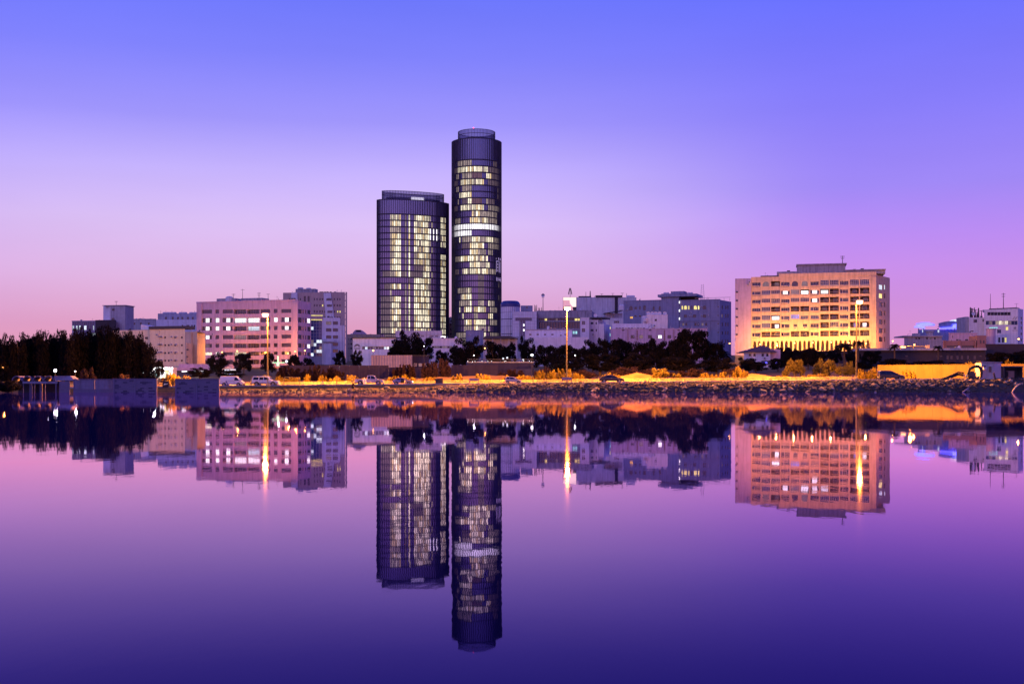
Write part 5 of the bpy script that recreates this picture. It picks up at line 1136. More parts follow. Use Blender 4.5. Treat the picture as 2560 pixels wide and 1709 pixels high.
# garden trees in the middle
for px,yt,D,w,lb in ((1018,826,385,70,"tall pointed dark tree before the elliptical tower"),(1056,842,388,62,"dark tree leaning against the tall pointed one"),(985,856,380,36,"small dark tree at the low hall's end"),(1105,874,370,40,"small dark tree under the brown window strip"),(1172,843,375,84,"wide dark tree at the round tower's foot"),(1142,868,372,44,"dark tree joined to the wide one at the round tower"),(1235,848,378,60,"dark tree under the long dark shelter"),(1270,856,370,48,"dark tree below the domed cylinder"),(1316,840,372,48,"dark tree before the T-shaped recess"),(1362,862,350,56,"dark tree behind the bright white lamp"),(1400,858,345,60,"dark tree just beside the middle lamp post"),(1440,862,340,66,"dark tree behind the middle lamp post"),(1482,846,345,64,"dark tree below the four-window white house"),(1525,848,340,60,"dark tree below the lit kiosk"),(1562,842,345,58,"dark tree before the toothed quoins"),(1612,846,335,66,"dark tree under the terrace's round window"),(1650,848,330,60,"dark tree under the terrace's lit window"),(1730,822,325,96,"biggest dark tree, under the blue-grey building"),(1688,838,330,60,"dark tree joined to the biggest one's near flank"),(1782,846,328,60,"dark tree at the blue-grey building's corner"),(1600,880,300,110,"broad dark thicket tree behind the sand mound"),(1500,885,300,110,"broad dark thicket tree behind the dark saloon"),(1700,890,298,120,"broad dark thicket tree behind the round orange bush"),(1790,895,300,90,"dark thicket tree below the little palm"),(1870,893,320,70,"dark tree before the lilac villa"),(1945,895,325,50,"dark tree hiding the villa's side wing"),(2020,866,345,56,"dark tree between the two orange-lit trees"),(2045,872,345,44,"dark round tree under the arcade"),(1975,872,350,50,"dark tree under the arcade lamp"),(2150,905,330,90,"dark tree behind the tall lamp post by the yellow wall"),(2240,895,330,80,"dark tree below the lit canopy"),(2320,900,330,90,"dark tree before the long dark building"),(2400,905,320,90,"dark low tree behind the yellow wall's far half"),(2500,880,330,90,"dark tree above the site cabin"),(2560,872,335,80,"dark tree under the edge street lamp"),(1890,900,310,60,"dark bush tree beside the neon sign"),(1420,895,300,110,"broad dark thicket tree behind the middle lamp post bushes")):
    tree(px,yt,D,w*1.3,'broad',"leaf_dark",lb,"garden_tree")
for px,yt,D,w,lb in ((1560,905,275,120,"reddish scrub mound behind the dark saloon"),(1640,912,275,110,"reddish scrub mound beside the round orange bush"),(1740,915,272,110,"reddish scrub behind the lit shrubs"),(1830,912,275,90,"reddish scrub below the villa's roof"),(1460,915,270,100,"reddish scrub behind the lamp post's bushes"),(2140,915,285,70,"brown scrub behind the lamp post by the yellow wall")):
    tree(px,yt,D,w,'bush',"leaf_dry",lb,"scrub_bush","shrub")
# orange-lit trees and roadside bushes
tree(1988,878,262,72,'bush',"leaf_olive","round orange-lit tree with a pale trunk below the arcade lamp","lit_tree"); tree(2068,880,264,82,'bush',"leaf_olive","broad orange-lit tree below the palm","lit_tree"); tree(2120,892,268,44,'bush',"leaf_olive","smaller brown-lit tree beside the broad orange one","lit_tree")
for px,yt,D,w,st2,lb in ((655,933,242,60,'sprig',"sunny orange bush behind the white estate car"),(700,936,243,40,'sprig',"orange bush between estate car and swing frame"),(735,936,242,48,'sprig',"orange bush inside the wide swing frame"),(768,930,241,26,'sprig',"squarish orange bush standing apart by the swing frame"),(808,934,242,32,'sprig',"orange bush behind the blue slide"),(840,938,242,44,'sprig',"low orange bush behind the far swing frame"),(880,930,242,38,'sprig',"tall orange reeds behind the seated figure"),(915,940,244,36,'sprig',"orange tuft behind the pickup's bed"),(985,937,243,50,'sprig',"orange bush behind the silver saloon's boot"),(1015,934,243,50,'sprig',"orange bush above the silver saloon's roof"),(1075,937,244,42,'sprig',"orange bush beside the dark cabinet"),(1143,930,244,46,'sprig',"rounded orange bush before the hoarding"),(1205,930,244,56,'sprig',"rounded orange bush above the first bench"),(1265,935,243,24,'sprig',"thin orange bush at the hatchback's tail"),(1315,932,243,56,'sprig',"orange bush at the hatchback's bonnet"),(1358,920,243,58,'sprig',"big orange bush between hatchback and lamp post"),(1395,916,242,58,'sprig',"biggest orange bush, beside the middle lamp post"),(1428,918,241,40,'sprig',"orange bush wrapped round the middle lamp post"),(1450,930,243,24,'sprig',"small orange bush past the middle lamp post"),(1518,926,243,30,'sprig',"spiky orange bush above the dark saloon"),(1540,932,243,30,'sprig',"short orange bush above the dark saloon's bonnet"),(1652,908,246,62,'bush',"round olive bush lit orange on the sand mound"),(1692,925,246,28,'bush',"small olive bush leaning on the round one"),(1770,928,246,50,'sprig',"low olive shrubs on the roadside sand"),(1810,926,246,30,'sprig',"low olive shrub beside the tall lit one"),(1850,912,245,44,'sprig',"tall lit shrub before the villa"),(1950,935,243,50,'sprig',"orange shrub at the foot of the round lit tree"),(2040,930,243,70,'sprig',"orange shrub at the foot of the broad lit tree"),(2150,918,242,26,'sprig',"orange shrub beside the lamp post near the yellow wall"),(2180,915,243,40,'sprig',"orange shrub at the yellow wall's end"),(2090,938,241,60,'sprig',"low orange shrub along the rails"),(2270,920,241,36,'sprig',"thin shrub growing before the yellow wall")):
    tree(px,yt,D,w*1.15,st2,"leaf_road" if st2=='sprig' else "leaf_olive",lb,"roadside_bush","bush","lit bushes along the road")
for px,yt,D,w,lb in ((2425,898,262,40,"orange-lit bush peering over the yellow wall"),(2525,895,262,52,"orange-lit shrub above the dark trailer"),(2255,906,263,44,"reddish twigs above the yellow wall's near end")): tree(px,yt,D,w,'sprig',"leaf_road" if px != 2255 else "leaf_dry",lb,"roadside_bush","bush","lit bushes along the road")
# palms
def palm(px, ytop, D, wpx, label, nf=38):
    X=PX(px,D); zb=gz(X,D)-.05; h=PZ(ytop,D)-zb; L=wpx/F*D/2; r=empty("palm_tree",(X,D,zb),0,label,"palm"); hc=h-L*.62
    put("trunk", MB().tube([(0,0,0),(.1,0,hc*.5),(0,0,hc)],[.32,.26,.24],8).mesh("trunk","bark"), r); g=random.Random(px)
    for i in range(nf):
        a=i*2.4; el=g.uniform(-.35,1.25); mb=MB(); pts=[]
        for j in range(8):
            t=j/7; e=el-1.3*t*t*.9; d=Vector((math.cos(a)*math.cos(el-.6*t),math.sin(a)*math.cos(el-.6*t),math.sin(el)-.75*t*t))
            pts.append(Vector((math.cos(a)*math.cos(el*.9)*L*t, math.sin(a)*math.cos(el*.9)*L*t, math.sin(el)*L*t*.75-.5*L*t*t)))
        side=Vector((-math.sin(a),math.cos(a),0))
        for j in range(7):
            p,q=pts[j],pts[j+1]; wdt=L*.30*math.sin(math.pi*(j+.8)/8.2)
            for s_ in (-1,1):
                for u in (0,.33,.66):
                    c=p.lerp(q,u); d=p.lerp(q,u+.33); tip=c+side*s_*wdt+(q-p)*.6+Vector((0,0,-wdt*.35)); mb.add([c,d,tip],[(0,1,2)])
        put("frond", mb.mesh("frond","frond"), r, (0,0,hc))
    return r
palm(1808,868,340,50,"dark palm in front of the blue-grey building's end"); palm(2110,846,352,56,"big dark palm silhouetted on the glowing arcade",46); palm(2145,845,356,40,"slender dark palm half behind the tall lamp post"); palm(2236,853,360,34,"dark palm at the apartment slab's far corner"); palm(2345,858,380,30,"small palm before the purple-shadowed villa")

# ---------------------------------------------------------------- street lighting
def road_lamp(px, yhead, ybase, D, label, power, zgap=0):
    X=PX(px,D); zb=gz(X,D)-.05; h=PZ(yhead,D)-zb; r=empty("street_lamp",(X,D,zb),0,label,"street lamp","tall road lamps")
    put("base", MB().box(-.28,-.28,0,.28,.28,.5).cyl((0,0,.5),(0,0,.9),.22,.16,10).mesh("base","concrete"), r)
    put("pole", MB().cyl((0,0,.9),(0,0,h*.5),.17,.13,10,cap=False).cyl((0,0,h*.5),(0,0,h-.35),.13,.09,10).mesh("pole","polepaint"), r)
    put("arm", MB().tube([(0,0,h-.4),(0,-.3,h-.1),(0,-1.0,h+.08),(0,-2.0,h+.12)],.06,8).mesh("arm","polepaint"), r)
    hd=put("lamp_head", MB().prism([(-.55,h+.12),(-.42,h+.30),(.42,h+.30),(.55,h+.12)],-2.7,-1.7).mesh("lamp_head","metal"), r)
    put("diffuser", MB().lathe([(.60,.10),(.66,0),(.58,-.26),(.34,-.46),(0,-.54)],14,(0,-2.2,h+.02)).mesh("diffuser","bulb"), hd)
    o=lamp_light("road_light", r, (0,-2.2,h-.95), power, LAMP, .3)
    ld=o.data; ld.use_nodes=True; n=ld.node_tree.nodes; l=ld.node_tree.links       # road optic: thrown along the carriageway, little straight down
    t=n.new("ShaderNodeTexCoord"); s=n.new("ShaderNodeSeparateXYZ"); l.new(t.outputs["Normal"], s.inputs[0]); a=n.new("ShaderNodeMath"); a.operation='ABSOLUTE'; l.new(s.outputs[0], a.inputs[0])
    m=n.new("ShaderNodeMapRange"); m.interpolation_type='SMOOTHSTEP'; l.new(a.outputs[0], m.inputs[0]); m.inputs[1].default_value=.25; m.inputs[2].default_value=.93; m.inputs[3].default_value=.15; m.inputs[4].default_value=1.0
    l.new(m.outputs[0], n["Emission"].inputs["Strength"]); return r
LAMPS=[(669,787,942,236,"tall road lamp behind the white estate car"),(1417,771,940,236,"tall road lamp beside the glowing billboard"),(2141,755,935,236,"tall road lamp in front of the apartment slab")]
for px,yh,yb,D,lb in LAMPS: road_lamp(px,yh,yb,D,lb,620000)
def small_lamp(px, yhead, D, label, mat="bulb_small", power=900, col=LAMP, h=None, r_=.22, arm=.0, group="smaller street lamps", side=1):
    X=PX(px,D); zh=PZ(yhead,D); zb=gz(X,D)-.05
    if h: zb=max(zb,zh-h)
    ro=empty("street_lamp",(X,D,zb),0,label,"street lamp",group); hh=zh-zb
    put("pole", MB().cyl((0,0,0),(0,0,hh-r_),.07,.05,7).mesh("pole","darkmetal"), ro)
    put("cap", MB().lathe([(0,hh+r_*1.5),(r_*.6,hh+r_*1.2),(r_*1.15,hh+r_*.7),(r_*.9,hh+r_*.7)],10).mesh("cap","darkmetal"), ro)
    put("globe", MB().lathe([(0,hh-r_),(r_*.75,hh-r_*.7),(r_,hh),(r_*.75,hh+r_*.7),(0,hh+r_)],10).mesh("globe",mat), ro)
    if power: lamp_light("lamp_light", ro, (0,side*(r_+.3),hh), power, col, .2)
    return ro
for px,yh,D,lb,pw in ((555,880,484,"sodium lamp left of centre against the pink block's ground floor".replace("left of centre ","set "),3200),(593,877,486,"sodium lamp before the pink block's barred window",900),(720,883,478,"bright sodium lamp under the pink block's end windows",3200),(738,878,476,"bright sodium lamp at the pink block's corner pier",3200),(762,876,478,"small sodium lamp past the pink block's corner",600),(933,876,400,"orange lamp before the long low white hall",2600),(1212,870,372,"thin warm lamp among the trees at the round tower",500),(1824,858,520,"orange lamp beside the blue-grey building's side wall",900),(1986,857,471,"sodium lamp before the arcade above the round lit tree",6500),(2078,855,468,"sodium lamp before the middle of the arcade",6500),(1900,860,474,"sodium lamp before the arcade beside the villa roof",6500),(2165,858,465,"sodium lamp before the arcade's end arches",6500),(1942,858,472.5,"added sodium lamp before the arcade between villa roof and round lit tree",6500),(2032,856,469.5,"added sodium lamp before the arcade above the dark round tree",6500),(2122,857,466.5,"added sodium lamp before the arcade behind the big palm",6500),(2286,861,436,"starry sodium lamp on the lit canopy",2600),(2232,852,470,"sodium lamp at the apartment slab's far corner",2500),(2547,847,420,"orange street lamp before the banded white building",2200),(3,902,300,"orange lamp at the foot of the windbreak by the picture edge",700),(8,918,298,"lower orange lamp at the foot of the windbreak",900)):  # three of the arcade posts are added to even out the facade light
    small_lamp(px,yh,D,lb,power=pw*(1.25 if pw==6500 else 2.0 if pw==3200 else 1.2),col=(1.0,.38,.055) if pw==6500 else LAMP,r_=.30 if D>380 else .22)
for px,yh,D,lb,pw,rr in ((138,926,260,"bright white lamp shining behind the vaulted boathouse",700,.35),(716,903,420,"white floodlight under the pink block's trees",1200,.4),(740,903,420,"white floodlight at the pink block's corner trees",1200,.4),(1330,887,300,"bright white lamp among the dark garden trees",800,.3),(1185,888,310,"thin white lamp before the terrace trees",120,.12),(1060,865,330,"slim white lamp before the tall pointed tree",60,.12),(1438,888,320,"small white lamp in the thicket by the lamp post",60,.16),(362,931,300,"white globe lamp beside the lit shopfront",700,.4),(695,893,360,"greenish white lamp before the pink block",150,.2),(72,886,305,"small white lamp inside the windbreak, near the low end",40,.16),(119,908,300,"small white lamp low in the windbreak trunks",40,.14),(188,928,270,"yellowish lamp beside the reddish shrub",120,.18)):
    small_lamp(px,yh,D,lb,"bulb_white",pw,(.85,.93,1.0),h=7,r_=rr,group="white garden lamps")

# ---------------------------------------------------------------- roadside rails, standing in for traffic light trails
def rails(Xa, Xb, D, label):
    r=empty("light_trail_rail",(Xa,D,road_z(Xa)-.1),0,label,"stand-in guard rail"); L=Xb-Xa; sl=(road_z(Xb)-road_z(Xa))/L; n_=int(L/4)
    for z0_,z1_,nm in ((.12,.34,"rail"),(.46,.62,"rail"),(.70,.80,"rail")):
        prof=[(0,z0_),(-.06,z0_+(z1_-z0_)*.25),(0,z0_+(z1_-z0_)*.5),(-.06,z0_+(z1_-z0_)*.75),(0,z1_)]; mb=MB()
        mb.v=[(x,y,z+sl*x) for x in (0,L) for y,z in prof]; k=len(prof); mb.f=[(i,i+1,k+i+1,k+i) for i in range(k-1)]; mb.m=[0]*(k-1)
        put(nm, mb.mesh("rail","railpaint"), r)  # rails and posts in railpaint stand in for traffic light trails
    pm=MB().box(-.06,.01,-.05,.06,.12,.86).mesh("post","railpaint")
    for i in range(n_+1): x=L*i/n_; put("post", pm, r, (x,0,sl*x))
rails(-70,0,238.2,"pale triple guard rail standing in for light trails behind the van and saloon"); rails(0.3,68,238.2,"pale triple guard rail standing in for light trails from the hatchback towards the yellow wall")
# ---------------------------------------------------------------- walls and boathouse at the water's edge
def W_(px, D): return PX(px, D)
def block_wall(x0, x1, ytop, D, label, seed, split):
    r=empty("block_wall",(W_(x0,D),D,-.35),0,label,"wall","stained block walls in the water"); L=(x1-x0)/F*D; H=PZ(ytop,D)+.35; g=random.Random(seed)
    put("core", MB().box(.02,.06,0,L-.02,.3,H-.1).mesh("core","paleblock"), r)
    put("coping", MB().box(-.05,-.05,H-.1,L+.05,.36,H).mesh("coping","paleblock"), r)
    for u in (0,split*L-.12,L-.24): put("pier", MB().box(u,-.04,0,u+.24,.055,H-.101).mesh("pier","paleblock"), r)
    bw,bh=.70,.24; nrow=int((H-.1)/bh)
    for sa,sb in ((.24,split*L-.13),(split*L+.13,L-.25)):
        for j in range(nrow):
            u=sa-(bw/2 if j%2 else 0)
            while u<sb-.02:
                a,b_=max(u,sa),min(u+bw,sb); u+=bw
                if b_-a<.1: continue
                z=j*bh; dark=(g.random()<.13) or (z<.75 and g.random()<.35)
                pr=.0 if not dark else .025
                key=("brick",round(b_-a,2),dark)
                if key not in FRAME_CACHE: FRAME_CACHE[key]=MB().box(.01,0,.008,b_-a-.01,.055,bh-.008).mesh("brick","stainedblock" if dark else "paleblock")
                put("brick", FRAME_CACHE[key], r, (a,pr+g.uniform(0,.012),z))
    return r
block_wall(283,392,946,201,"stained pale block wall in the water beside the corrugated wall",3,.5); block_wall(438,548,946.5,200,"stained pale block wall in the water beside the white van",8,.49)
D=203; r=empty("corrugated_wall",(W_(184,D),D,-.35),0,"purple corrugated sheet wall on a pale plinth between boathouse and block wall","wall"); L=99/F*D; H=PZ(947,D)+.35
for a,b_ in ((0.18,L*.52-.1),(L*.52+.12,L-.1)):
    mb=MB(); n_=int((b_-a)/.11); mb.v=[]; 
    for i in range(n_+1): x=a+(b_-a)*i/n_; y=.05*(i%2); mb.v+=[(x,y,.95),(x,y,H-.12)]
    mb.f=[(2*i,2*i+2,2*i+3,2*i+1) for i in range(n_)]; mb.m=[0]*n_; put("sheet", mb.mesh("sheet","corrugated"), r)
    put("plinth", MB().box(a,-.06,0,b_,.2,.945).mesh("plinth","paleblock"), r)
for u in (0,L*.52-.09,L-.09): put("post", MB().box(u,-.08,0,u+.18,.12,H-.1).mesh("post","paleblock"), r)
put("coping", MB().box(-.05,-.1,H-.099,L+.12,.15,H).mesh("coping","paleblock"), r)
D=203.5; r=empty("mesh_gate",(W_(392.5,D),D,-.3),0,"wire mesh gate with a dark scrawled sign between the block walls","gate"); L=45/F*D; H=PZ(953,D)+.3
for i in range(14): u=L*i/13; put("bar", MB().box(u-.018,0,0,u+.018,.04,H).mesh("bar","darkmetal"), r)
for z in (.5,1.0,1.35,1.7,H-.04): put("crossbar", MB().box(0,.045,z-.03,L,.08,z+.03).mesh("crossbar","darkmetal"), r)
sg=put("sign", MB().box(L*.32,-.06,H-1.05,L*.66,-.01,H+.05).mesh("sign","darkwall"), r); sq=MB(); pts=[(L*.38,H-.62),(L*.44,H-.36),(L*.43,H-.60),(L*.50,H-.36),(L*.51,H-.50),(L*.58,H-.38),(L*.60,H-.44)]
for (x0,z0_),(x1,z1_) in zip(pts,pts[1:]): sq.cyl((x0,-.08,z0_),(x1,-.08,z1_),.03,.03,5)
put("scrawl", sq.mesh("scrawl","letter"), sg)
D=205; x0=30; r=empty("boathouse",(W_(x0,D),D,-.4),0,"vaulted boathouse with slim posts standing in the water","boathouse"); X_=lambda px: (px-x0)/F*D; Zr=lambda y: PZ(y,D)+.4
vz=Zr(951.5); 
for i,(a,b_) in enumerate(((29,54),(55,80.5),(81.5,107.5),(108,134))):
    ua,ub=X_(a),X_(b_); rr=(ub-ua)/2; hh=Zr(939.2)-vz; mb=MB(); n_=12
    for k in range(n_):
        t0,t1_=math.pi*k/n_,math.pi*(k+1)/n_; p=lambda t,q:((ua+ub)/2-(rr-q)*math.cos(t), vz+(hh-q)*math.sin(t)); a0,a1,c0,c1_=p(t0,0),p(t1_,0),p(t0,.13),p(t1_,.13)
        mb.add([(a0[0],0,a0[1]),(a1[0],0,a1[1]),(c1_[0],0,c1_[1]),(c0[0],0,c0[1]),(a0[0],3,a0[1]),(a1[0],3,a1[1]),(c1_[0],3,c1_[1]),(c0[0],3,c0[1])],[(0,1,2,3),(0,4,5,1),(3,2,6,7)])
    put("vault", mb.mesh("vault","paleblock"), r)
put("roof_sheet", MB().add([(X_(60),.6,vz+.2),(X_(172),.6,Zr(939)),(X_(60),.6,Zr(938.6)),(X_(172),2.6,Zr(939)),(X_(60),2.6,Zr(938.6)),(X_(184),.2,Zr(948.5)),(X_(184),3,Zr(948.5)),(X_(136),.2,vz+.02),(X_(184),.2,Zr(951)),(X_(134),.2,Zr(939.5))],[(2,1,3,4),(1,5,6,3),(9,7,8,5,1)]).mesh("roof_sheet","corrugated"), r)
for px in (58,79.8,86,112.5,139.5,173.5): put("post", MB().cyl((X_(px),.1,0),(X_(px),.1,vz+.05),.06 if px!=139.5 else .10,None,8).mesh("post","paleblock"), r)
put("beam", MB().box(X_(56),.02,Zr(958.5),X_(143),.2,Zr(953)).mesh("beam","corrugated"), r)
put("back_wall", MB().box(X_(30),2.6,0,X_(146),2.8,vz).mesh("back_wall","darkwall"), r); put("side_panel", MB().box(X_(146.2),.3,0,X_(172),.45,vz-.05).mesh("side_panel","paleblock"), r)
for a,b_ in ((66,72),(92,98)): put("locker", MB().box(X_(a),1.2,.3,X_(b_),1.6,vz-.5).mesh("locker","paleblock"), r)

# ---------------------------------------------------------------- playground on the shore
def swing(px0, px1, ytop, label, seats=1):
    D=217.6; r=empty("swing_frame",(PX(px0,D),D,road_z(PX(px0,D))-.45),0,label,"swing","playground swings"); L=(px1-px0)/F*D; H=PZ(ytop,D)-r.location.z
    put("top_bar", MB().cyl((0,0,H),(L,0,H),.05,.05,8).mesh("top_bar","darkmetal"), r)
    for x,s in ((0,-1),(L,1)):
        for dy in (-.7,.7): put("leg", MB().cyl((x+s*.25,dy,-.2),(x,0,H),.045,.045,7).mesh("leg","darkmetal"), r)
    for k in range(seats):
        u=L*(k+.5)/seats+(.3 if seats==1 else 0); put("chain", MB().cyl((u-.22,0,.55),(u-.22,0,H),.015,.015,4).mesh("chain","darkmetal"), r); put("chain", MB().cyl((u+.22,0,.55),(u+.22,0,H),.015,.015,4).mesh("chain","darkmetal"), r); put("seat", MB().box(u-.25,-.1,.5,u+.25,.1,.55).mesh("seat","rubber"), r)
swing(629,668,942.5,"swing frame standing before the white estate car"); swing(711,747,942.3,"wide swing frame with hanging seats between estate car and pickup",2); swing(843,880,943,"swing frame beside the seated black figure")
def slide(px, ytop, label, d=1, L=1.5):
    D=218.8; X=PX(px,D); r=empty("playground_slide",(X,D,road_z(X)-.33),0,label,"slide","small blue playground slides"); H=PZ(ytop,D)-r.location.z
    ch=MB(); a,b_=(d*L*.5,0,H*.95),(-d*L*.5,0,.15)
    ch.add([(a[0],-.22,a[2]),(a[0],.22,a[2]),(b_[0],.22,b_[2]),(b_[0],-.22,b_[2])],[(0,1,2,3)])
    for s_ in (-.22,.22): ch.add([(a[0],s_,a[2]),(b_[0],s_,b_[2]),(b_[0],s_,b_[2]+.14),(a[0],s_,a[2]+.14)],[(0,1,2,3)])
    put("chute", ch.mesh("chute","blueplastic"), r)
    for s_ in (-.2,.2): put("ladder_rail", MB().cyl((d*L*.72,s_,-.1),(d*L*.5,s_,H*1.12),.03,.03,6).mesh("ladder_rail","blueplastic"), r)
    for k in range(3): z=H*(.25+.25*k); put("rung", MB().cyl((d*L*(.67-.05*k),-.2,z),(d*L*(.67-.05*k),.2,z),.02,.02,5).mesh("rung","darkmetal"), r)
slide(569,953,"blue slide standing before the white van",-1,.55); slide(804,953,"narrow blue slide between the swing frames",1,.45); slide(944,948,"long blue slide before the pickup's bonnet",1,.95)
# benches, cabinet
def bench(px, ytop, label):
    D=220.4; X=PX(px,D); r=empty("park_bench",(X,D,road_z(X)+.03),0,label,"bench","benches facing away from the water"); w=.92; H=PZ(ytop,D)-r.location.z
    put("backrest", MB().box(-w,-.05,H-.42,w,.03,H).mesh("backrest","containerpaint"), r); put("seat", MB().box(-w+.1,.04,.40,w-.1,.45,.48).mesh("seat","containerpaint"), r)
    for s in (-1,1): put("leg", MB().box(s*w*.9-.07,-.06,0,s*w*.9+.07,.42,.39).box(s*w*.9-.06,-.03,.39,s*w*.9+.06,.03,H-.4).mesh("leg","concrete"), r)
    return r
bench(1185,945.5,"park bench with lilac back between cabinet and hatchback"); bench(1417,943,"park bench with lilac back below the middle lamp post")
D=220.6; X=PX(1098,D); r=empty("utility_cabinet",(X,D,road_z(X)+.03),0,"dark rounded utility cabinet beside the silver saloon","cabinet"); H=PZ(945.5,D)-r.location.z; put("body", MB().prism([(-.70,0),(-.70,H-.12),(-.62,H),(.62,H),(.70,H-.12),(.70,0)],-.25,.25).mesh("body","darkwall"), r); put("door", MB().box(-.6,-.28,.08,-.02,-.253,H-.15).mesh("door","darkwall"), r); put("door", MB().box(.02,-.28,.08,.6,-.253,H-.15).mesh("door","darkwall"), r); put("plinth", MB().box(-.74,-.3,-.1,.74,.3,-.001).mesh("plinth","concrete"), r)

# ---------------------------------------------------------------- vehicles (all nose towards +x)
WHEEL={}
def wheel(parent, x, y, r, side):
    k=round(r,2)
    if k not in WHEEL:
        WHEEL[k]=(MB().lathe([(r*.58,.02),(r*.92,.0),(r,.04),(r,.18),(r*.92,.22),(r*.55,.22)],18).mesh("tyre","rubber"), MB().lathe([(0,.015),(r*.16,.0),(r*.2,.05),(r*.5,.05),(r*.59,.0),(r*.6,.15)],14).mesh("rim","hubcap"))
    w=put("wheel", WHEEL[k][0], parent, (x,y,r)); w.rotation_euler=(R(90) if side>0 else R(-90),0,0); put("rim", WHEEL[k][1], w)
    return w
def loft(poly, hw, n=None):
    """body from a side outline: hw(z) gives half width; edges rounded by an inner outline"""
    c=(sum(p[0] for p in poly)/len(poly), sum(p[1] for p in poly)/len(poly)); mb=MB(); k=len(poly); vs=[]
    for s,f in ((-1,.93),(-1,1.0),(1,1.0),(1,.93)):
        for x,z in poly:
            e=hw(z); inset=0 if f<1 else .07
            vs.append((c[0]+(x-c[0])*(.985 if f<1 else 1), s*(e-inset if f==1.0 else e), c[1]+(z-c[1])*(f if f<1 else 1)))
    fs=[tuple(range(k))[::-1], tuple(range(3*k,4*k))]
    for j in range(3): fs+=[(j*k+i, j*k+(i+1)%k, (j+1)*k+(i+1)%k, (j+1)*k+i) for i in range(k)]
    return mb.add(vs,fs)
def vehicle(name, label, px, pxw, D, paintm, body, cabin, wins, wheels, wr, wd=1.75, lights=(.62,.75), extra=None, cat="car"):
    """outlines in metres, x from the rear bumper; pxw = length in the photo"""
    Ls=max(p[0] for p in body); k=(pxw/F*D)/Ls; X=PX(px,D)-Ls*k/2; r=empty(name,(X,D,road_z(X+2)-.095),0,label,cat); r.scale=(k,k,k)
    h=wd/2; zt=max(p[1] for p in cabin); zc=min(p[1] for p in cabin)
    put("body", loft(body, lambda z: h-.03*abs(z-.6)).mesh("body",paintm), r)
    ch=lambda z: h-.04-(.20*(z-zc)/(zt-zc))
    put("cabin", loft(cabin, ch).mesh("cabin",paintm), r)
    for w in wins:
        for s in (-1,1):
            put("side_window", MB().add([(x,s*(ch(z)+.012),z) for x,z in w],[tuple(range(len(w)))]).mesh("side_window","carglass"), r)
    # windscreens: the slanted front and rear edges of the cabin outline
    fx=sorted(cabin,key=lambda p:-p[0]); f0=fx[0]; tops=[p for p in cabin if p[1]>zt-.12]; f1=max(tops); g0=min(cabin); g1=min(tops)
    for nm,(a,b_),s in (("windscreen",(f0,f1),1),("rear_window",(g0,g1),-1)):
        if abs(a[0]-b_[0])<.02 and s<0 and cat=="van": continue
        q=lambda p,t,y:(a[0]+(b_[0]-a[0])*t+s*.015, y, a[1]+(b_[1]-a[1])*t+.012); wa,wb=ch(a[1])-.1,ch(b_[1])-.08
        put(nm, MB().quad(q(a,.12,-wa),q(a,.12,wa),q(a,.9,wb),q(a,.9,-wb)).mesh(nm,"carglass"), r)
    for x in wheels:
        for s in (-1,1):
            put("wheel_arch", MB().lathe([(0,0),(wr*1.18,0),(wr*1.18,.03),(0,.03)],18).mesh("wheel_arch","rubber"), r, (x,s*(h-.02),wr*1.02)).rotation_euler=(R(90),0,0)
            wheel(r,x,s*(h+.03),wr,-s)
    for s in (-1,1):
        put("headlight", MB().box(Ls-.16,s*h*.62-.17,lights[0]-.08,Ls+.006,s*h*.62+.17,lights[0]+.07).mesh("headlight","headlamp" if paintm=="paint_blue" else "hubcap"), r)
        put("tail_light", MB().box(-.006,s*h*.80-.12,lights[1]-.12,.12,s*h*.80+.12,lights[1]+.14).mesh("tail_light","neon_red" if False else "brownstone"), r)
        put("mirror", MB().box(f0[0]-.42,s*(h-.02),f0[1]+.05,f0[0]-.26,s*(h+.18),f0[1]+.22).mesh("mirror",paintm), r)
        put("door_handle", MB().box(Ls*.47,s*(h-.01)-.02,zc-.12,Ls*.47+.16,s*(h-.01)+.03,zc-.08).mesh("door_handle","hubcap"), r)
    put("front_bumper", MB().box(Ls-.14,-h+.12,.22,Ls+.05,h-.12,.46).mesh("front_bumper",paintm if cat!="van" else "rubber"), r); put("rear_bumper", MB().box(-.05,-h+.12,.26,.14,h-.12,.48).mesh("rear_bumper","rubber"), r)
    put("licence_plate", MB().box(-.065,-.24,.5,-.052,.24,.62).mesh("licence_plate","plastic_white"), r)
    if extra: extra(r,h,ch,Ls)
    return r
